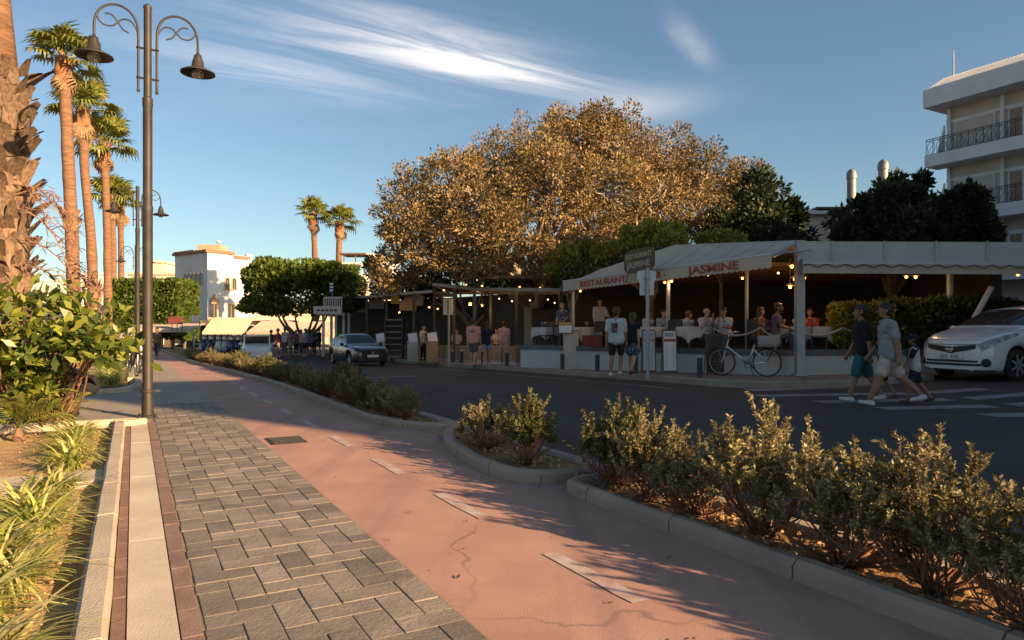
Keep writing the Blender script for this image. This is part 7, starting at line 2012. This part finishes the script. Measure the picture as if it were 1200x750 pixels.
        if shirt is not None:
            if sleeve > 0:
                e = sh.lerp(el, min(1, sleeve * 1.0)) if sleeve <= 1 else el
                caps(shi, sh, e, .070 * b, .064 * b)
                if sleeve > 1: caps(shi, el, el.lerp(wr_, .9), .058 * b, .044 * b)
    if shirt is not None:
        for s in (-1, 1):
            caps(shi, T((s * .085 * b, 0, .0)), T((s * .075 * b, 0, .22)), .134 * b, .120 * b); caps(shi, T((s * .075 * b, 0, .22)), T((s * .098 * b, .005, .43)), .116 * b, .122 * b); caps(shi, T((s * .05, -.005, .49)), T((s * sw, -.01, .485)), .068, .070)
            if female: caps(shi, T((s * .075, .09, .38)), T((s * .075, .06, .38)), .072, .08)
        caps(shi, T((0, -.012, -.02)), T((0, -.008, .34)), .128 * b, .118 * b)
    for i, s in ((0, -1), (1, 1)):
        j = J[i]; hp, kn, an = j['hip'] + up, j['knee'] + up, j['ank'] + up
        caps(body, hp + Vector((0, 0, .02)), kn, .088 * b, .056 * b); caps(body, kn, kn.lerp(an, .35) + Vector((0, -.012, 0)), .054 * b, .055 * b); caps(body, kn.lerp(an, .35) + Vector((0, -.012, 0)), an, .055 * b, .036)
        caps(body, an, j['heel'] + up, .036, .034); caps(body, j['heel'] + up, j['toe'] + up, .034, .028)
        if pants is not None and not skirt:
            caps(pan, hp + Vector((0, 0, .03)), hp.lerp(kn, min(1, leg)), .108 * b, (.085 if leg < 1 else .072) * b); caps(pan, Vector((0, -.01, .03)) + up, hp + Vector((0, 0, .04)), .115 * b, .112 * b)
            if leg > 1: caps(pan, kn, kn.lerp(an, leg - 1), .072 * b, .055 * b)
        if pants is not None and skirt: caps(pan, up + Vector((s * .06, 0, .06)), hp.lerp(kn, leg), .115 * b, .125 * b); caps(pan, up + Vector((0, 0, 0.03)), (J[0]['knee'] + J[1]['knee']) * .5 * leg + up, .12, .11)
        if shoes is not None: caps(sho, an + Vector((0, -.005, -.015)), j['heel'] + up + Vector((0, 0, .002)), .040, .038); caps(sho, j['heel'] + up + Vector((0, 0, .0)), j['toe'] + up + Vector((0, .015, .002)), .039, .034)
    if hair and hair != 'bald':
        caps(hr, H((0, -.035, .05)), H((0, .005, .058)), .092, .088, 12); caps(hr, H((0, -.045, .0)), H((0, -.045, -.03)), .082, .07, 10)
        if hairlen: caps(hr, H((0, -.05, -.03)), H((0, -.075, -.10 - hairlen)), .078, .055, 10)
    if beard: caps(hr, H((-.03, .06, -.075)), H((.03, .06, -.075)), .04, .04, 8)
    t = thing(name, label, 'person', loc, math.atan2(-head[0], head[1]), group); t.scale = (k, k, k)
    def grow(mb, nm, m, v, par=t):
        o = mb.build(nm, m, par, smooth=True, world=False)
        rm = o.modifiers.new('remesh', 'REMESH'); rm.mode = 'VOXEL'; rm.voxel_size = v; rm.use_smooth_shade = True
        sm2 = o.modifiers.new('smooth', 'SMOOTH'); sm2.factor = .5; sm2.iterations = 2
        if nm in FOLD:
            dm = o.modifiers.new('folds', 'DISPLACE'); dm.texture = FOLD[nm][0]; dm.strength = FOLD[nm][1]; dm.mid_level = .5; dm.texture_coords = 'LOCAL'
        return o
    bd = grow(body, 'body', M_skin[skin], vox * .8)
    if shirt is not None: so = grow(shi, 'shirt', shirt, vox)
    if pants is not None: grow(pan, 'skirt' if skirt else ('trousers' if leg > 1 else 'shorts'), pants, vox)
    if shoes is not None: grow(sho, 'shoes', shoes, vox)
    if hair and hair != 'bald': grow(hr, 'hair', HAIR[hair], vox)
    e = MB()
    for s in (-1, 1): e.ball(H((s * .033, .094, .026)), .0085, 8, 6)
    e.build('eyes', M_blackpl, t, smooth=True, world=False)
    if cap_ is not None:
        c = MB(); caps(c, H((0, -.03, .06)), H((0, .01, .066)), .098, .094, 12); caps(c, H((-.04, .09, .055)), H((.04, .09, .055)), .035, .035); caps(c, H((-.035, .13, .048)), H((.035, .13, .048)), .022, .022); grow(c, 'cap', cap_, vox * .8)
    if strap is not None:
        p0, p1 = T((-.12, -.142 * b, .48)), T((.15 * b, -.150 * b, .12)); q0, q1 = T((-.12, .15 * b, .48)), T((.16 * b, .15 * b, .12)); mb = MB(); top_ = T((-.13, -.01, .585)); bot = T((.245 * b, 0, .06))
        mb.tube([top_, p0, p0.lerp(p1, .5) + Vector((0, -.012, 0)), p1, bot, q1, q0.lerp(q1, .5) + Vector((0, .012, 0)), q0, top_], .014, 6); mb.build('bag_strap', strap, t, smooth=True, world=False)
    if print_ is not None:
        cx, cz, w_, h_, pm_ = print_; mb = MB(); V = []; n = 6
        for i in range(n + 1):
            for j2 in range(5):
                u, v = -1 + 2 * i / n, -1 + 2 * j2 / 4; x = cx + u * w_ / 2; yy = -(.130 * b + .010) + .35 * max(0, abs(x) - .05) ** 2 * 6
                V.append(T((x, yy - .004, cz + v * h_ / 2)))
        mb.add(V, [(i * 5 + j2, (i + 1) * 5 + j2, (i + 1) * 5 + j2 + 1, i * 5 + j2 + 1) for i in range(n) for j2 in range(4)]); mb.build('shirt_print', pm_, t, smooth=True, world=False)
    if bag is not None:
        mb = MB(); mb.cbox(-.10, .10, -.04, .04, -.15, .06, .02, Matrix.Translation(T((.25, -.02, .0)))); mb.build('shoulder_bag', bag, t, world=False)
    return t
Mc = clothm
WHT = Mc('white_cotton', (.50, .49, .48)); BLK = Mc('black_cotton', (.016, .016, .018)); NAVY = Mc('navy_cotton', (.018, .022, .045)); PINK = Mc('pink_cotton', (.68, .32, .25)); PINK2 = Mc('light_pink_cotton', (.55, .34, .36)); GREY = Mc('grey_knit', (.27, .28, .29), (.22, .23, .24))
TEAL = Mc('teal_cotton', (.02, .13, .15)); BEIGE = Mc('beige_cotton', (.48, .42, .36)); DGREY = Mc('dark_grey_cotton', (.10, .10, .105)); LBLUE = Mc('light_blue_cotton', (.28, .38, .52)); SHOEW = Mc('white_shoe', (.62, .61, .60)); SHOED = Mc('brown_sandal', (.12, .06, .035))
PATT = mat('patterned_cotton', (.03, .035, .06), .9, (.32, .34, .38), 28, contrast=(.52, .60)); OLIVE = Mc('olive_cotton', (.08, .085, .04)); RED = Mc('red_cotton', (.32, .04, .035)); PURP = Mc('faded_purple_cotton', (.16, .10, .15)); ORG = Mc('orange_cotton', (.5, .18, .05))
PR1 = mat('shirt_print_dark', (.05, .03, .035), .8, (.30, .14, .14), 12, contrast=(.45, .6)); PR2 = mat('shirt_print_navy', (.05, .05, .12), .8, (.5, .3, .28), 25, contrast=(.5, .55))
def feet(px_, Y, zf=road_z): x = xat(px_, Y); return (x, Y, zf(x, Y))
# group on the crossing
gc = 'family on the zebra crossing'
person('man in grey T-shirt with crossbody strap striding over the zebra crossing', feet(1043, 11.9), (-.93, .36), 1.84, 0, 'black', GREY, BEIGE, SHOEW, gc, 4, (24, -22), (4, 26), (-14, 20), (14, 20), sleeve=.72, leg=.80, strap=Mc('black_strap', (.012, .012, .012)), vox=.012, build=1.22)
person('person in black T-shirt and teal shorts walking behind the man in grey', feet(1011, 12.6), (-.95, .3), 1.80, 0, 'black', BLK, TEAL, SHOEW, gc, 2, (18, -14), (4, 18), (-12, 14), (10, 16), sleeve=.85, leg=.95, vox=.012, build=1.12)
person('child in white and black shirt, dark cap and navy shorts on the crossing', feet(1072, 12.25), (-.9, .45), 1.24, 0, 'black', WHT, NAVY, SHOED, gc, 2, (14, -16), (4, 20), (24, -14), (14, 14), sleeve=0, leg=.8, cap_=Mc('navy_cap', (.012, .014, .03)), vox=.013, strap=Mc('dark_strap', (.03, .02, .02)))
person('small child in dark clothes half hidden behind the man in grey', feet(1034, 12.9), (-.9, .4), 1.15, 0, 'brown', DGREY, BLK, SHOED, gc, 2, (14, -14), (4, 20), (10, -14), vox=.015, leg=.7)
# black sleeves of the child's shirt
ch = [o for o in bpy.data.objects if o.name.startswith('person') and 'dark cap' in o.get('label', '')][0]
mb = MB()
for i, s in ((0, -1), (1, 1)):
    sh = Vector((s * .19, -.01, .48 + .93)); a = rad((24, -14)[i]); caps(mb, sh + Vector((-s * .01, 0, .0)), sh + Vector((s * .03, math.sin(a) * .24, -math.cos(a) * .24)), .075, .062)
o = mb.build('sleeves', BLK, ch, smooth=True, world=False)
# couple at the terrace
gw = 'walkers on the far pavement'
person('man in white T-shirt with dark back print walking past the terrace', feet(722, 17.9, walk_z), (.45, .9), 1.80, 0, 'brown', WHT, BLK, SHOEW, gw, 2, (-6, 20), (10, 38), (-8, 8), (10, 14), sleeve=.8, leg=.78, vox=.013, print_=(0, .30, .16, .24, PR1), build=1.05)
person('woman in black top and patterned shorts beside the man in printed shirt', feet(741, 18.3, walk_z), (.5, .85), 1.68, 1, 'brown', BLK, PATT, SHOED, gw, 2, (12, -12), (6, 22), (20, -10), (60, 16), sleeve=.25, leg=.62, hairlen=.12, female=True, skirt=True, vox=.014)
person('man in salmon-pink T-shirt and dark shorts strolling by the wooden planters', feet(555, 26.6, walk_z), (.3, .95), 1.80, 1, 'brown', PINK, DGREY, SHOEW, gw, 0, (8, -8), (4, 12), (-4, 6), (8, 10), leg=.85, vox=.017, print_=(0, .36, .16, .07, PR2), build=1.1)
person('woman in navy top and light blue shorts between the pink-shirted pair', feet(571, 26.9, walk_z), (.35, .95), 1.70, 1, 'brown', NAVY, LBLUE, SHOEW, gw, 0, (-6, 10), (8, 10), (8, -8), leg=.6, hairlen=.08, female=True, vox=.018)
person('person in light pink T-shirt and beige shorts walking ahead of the pair', feet(591, 28.2, walk_z), (.3, .95), 1.76, 1, 'brown', PINK2, BEIGE, SHOEW, gw, 0, (8, -6), (6, 10), (12, -4), (40, 12), leg=.85, vox=.018)
person('waiter in white shirt and dark trousers standing between the menu lecterns', feet(496, 33.6, walk_z), (.9, -.4), 1.74, 1, 'black', WHT, BLK, BLK, gw, 0, (2, -2), (0, 4), (20, 0), (50, 10), sleeve=1.5, leg=1.9, vox=.02)
# gardener bending in the left bed
person('gardener in black crouching down beside the glossy shrub', (xat(103, 9.7), 9.7, 0.0), (-.85, -.3), 1.74, 0, 'black', BLK, BLK, BLK, None, 58, (88, 100), (128, 134), (50, 30), (10, 14), sleeve=.5, leg=.9, vox=.014, build=1.05)
# diners
gd = 'diners on the corner terrace'
zf_ = .58
def diner(label, px_, Y, head, **k):
    x = xat(px_, Y); chair('dark chair under ' + label.split(' in ')[0].split(' with ')[0] + (' in ' + label.split(' in ')[1].split(' at ')[0] if ' in ' in label else ''), x - head[0] * .0, Y - head[1] * .0, math.atan2(-head[0], head[1]))
    return person(label, (x, Y, zf_ - .02), head, k.pop('h', 1.72), k.pop('skin', 1), k.pop('hair', 'brown'), k.pop('shirt', WHT), k.pop('pants', DGREY), k.pop('shoes', BLK), gd, k.pop('lean', 6), (84, 84), (86, 80), k.pop('arm', (30, 30)), k.pop('elbow', (70, 70)), sit=True, vox=.019, leg=k.pop('leg', 1.8), **k)
diner('bald diner in white shirt resting chin on hands', 826, 19.75, (.3, -.95), hair='bald', arm=(45, 45), elbow=(95, 95), turn=.2)
diner('diner in pale shirt raising a hand to the face', 849, 19.5, (-.6, -.8), hair='black', skin=0, arm=(40, 62), elbow=(60, 100))
diner('diner in lavender shirt leaning over the table', 797, 20.4, (.9, .3), shirt=LBLUE, lean=24)
diner('diner in sky-blue shirt facing the menu boards', 776, 20.9, (.4, -.9), shirt=LBLUE, hair='black')
diner('woman in white top with dark hair at the left table', 758, 21.3, (.6, -.8), female=True, hairlen=.15, hair='black', skin=0)
diner('woman in orange top sitting lit by the pendant lamps', 888, 18.9, (.95, .2), shirt=ORG, female=True, hairlen=.2, skin=1, sleeve=0, leg=.7)
diner('man in faded purple shirt sitting tall at the draped table', 908, 18.75, (.85, -.45), shirt=PURP, skin=0, hair='brown', h=1.86, print_=(0, .3, .14, .14, WHT), arm=(35, 35), elbow=(45, 45), beard=True)
diner('diner in red shirt behind the draped table', 950, 19.9, (-.5, -.85), shirt=RED, skin=0, hair='black')
diner('diner in teal shirt before the lit box hedge', 988, 19.7, (-.8, -.6), shirt=TEAL, skin=0, hair='brown', female=True, hairlen=.12)
diner('diner in black shirt far back under the right awning', 968, 21.5, (.3, -.95), shirt=BLK, skin=1)
diner('diner in dark red shirt under the right awning beside the hedge', 1002, 21.2, (-.3, -.95), shirt=Mc('maroon_cotton', (.15, .02, .025)), skin=0, hair='black')
person('waiter in white shirt standing deep inside the corner restaurant', (xat(703, 24.2), 24.2, zf_), (.2, -1), 1.76, 1, 'black', WHT, BLK, BLK, None, 0, (2, -2), (0, 4), (30, 10), (50, 10), sleeve=1.5, leg=1.9, vox=.02)
person('hostess in patterned blouse standing behind the white pillar', (xat(659, 23.9), 23.9, .56), (-.3, -.95), 1.62, 1, 'blond', PATT, DGREY, BLK, None, 0, (2, -2), (0, 4), (20, 10), (60, 50), sleeve=.6, leg=1.9, female=True, hairlen=.15, vox=.02)
gt_ = 'tables on the corner terrace'
for i, (px_, Y, rz, lt, lc) in enumerate(((812, 19.95, .3, 'square table between the bald diner and the lavender shirt', 'white cloth on the table of the bald diner'), (765, 20.75, .4, 'square table before the dark-haired woman', 'white cloth on the table before the dark-haired woman'), (925, 18.9, .75, 'square table at the grey awning post', 'white cloth with hanging points beside the grey awning post'), (948, 19.25, .1, 'square table next to the table at the grey post', 'white cloth on the second table right of the grey post'), (642, 25.0, .6, 'small table left of the white pillar', 'white cloth on the small table left of the pillar'), (685, 23.6, .5, 'table behind the red panel', 'white cloth on the table behind the red panel'))):
    x = xat(px_, Y); table(lt, x, Y, rz, .8, gt_); cloth(lc, x, Y, rz); glass_set(x, Y, zf_, i)
for px_, Y, rz, lb in ((640, 24.6, 2.2, 'dark chair at the small table left of the pillar'), (651, 25.4, -1, 'dark chair behind the small table left of the pillar'), (789, 19.9, 2.6, 'empty dark chair with its back to the menu boards'), (960, 18.9, -2, 'empty dark chair beside the second draped table'), (700, 23.2, .4, 'dark chair behind the red panel')):
    chair(lb, xat(px_, Y), Y, rz)
# crowd under the clipped tree
gk = 'people gathered under the clipped tree'
q = random.Random(31)
crowd = [('faded red', RED), ('white', WHT), ('pale pink', PINK2), ('purple', PURP), ('salmon', PINK), ('light blue', LBLUE), ('grey', GREY), ('teal', TEAL), ('navy', NAVY), ('dark grey', DGREY)]
for i, px_ in enumerate((326, 334, 340, 347, 353, 358, 363, 368, 374, 318)):
    Y = 43 + q.uniform(-.8, 2.5); nm, sm_ = crowd[i]
    person('person in %s top standing in the crowd under the clipped tree' % nm, feet(px_, Y), (q.uniform(-1, 1), q.uniform(-1, .4)), q.uniform(1.62, 1.8), q.choice((0, 1)), q.choice(('brown', 'black', 'blond')), sm_, q.choice((DGREY, BEIGE, NAVY, BLK)), SHOEW, gk, 0, (q.uniform(-8, 8), q.uniform(-8, 8)), (4, 6), (q.uniform(-5, 20), 0), (q.uniform(5, 60), 10), leg=q.choice((.8, 1.8)), vox=.03, female=q.random() < .4)
person('distant pedestrian in dark clothes walking on the paved path', feet(184, 36.5, path_z), (.2, -1), 1.72, 0, 'black', BLK, NAVY, BLK, None, 0, (16, -12), (4, 16), (-10, 12), leg=1.8, vox=.03)
for i, (px_, Y, hd_) in enumerate(((535, 32.5, (.2, -1)), (583, 31, (-.3, -.9)))):
    x = xat(px_, Y); person(('diner in white top at the canopied restaurant near the pole sign', 'diner in pale top at the canopied restaurant behind the tourists')[i], (x, Y, walk_z(x, Y) + .25), hd_, 1.7, 1, 'brown', (WHT, BEIGE)[i], DGREY, BLK, 'diners of the canopied restaurant', 8, (84, 84), (86, 80), (30, 30), (70, 70), sit=True, vox=.026, leg=1.8)
    chair(('dark chair under the diner near the pole sign', 'dark chair under the diner behind the tourists')[i], x, Y, math.atan2(-hd_[0], hd_[1]), walk_z(x, Y) + .25, 'chairs of the canopied restaurant')
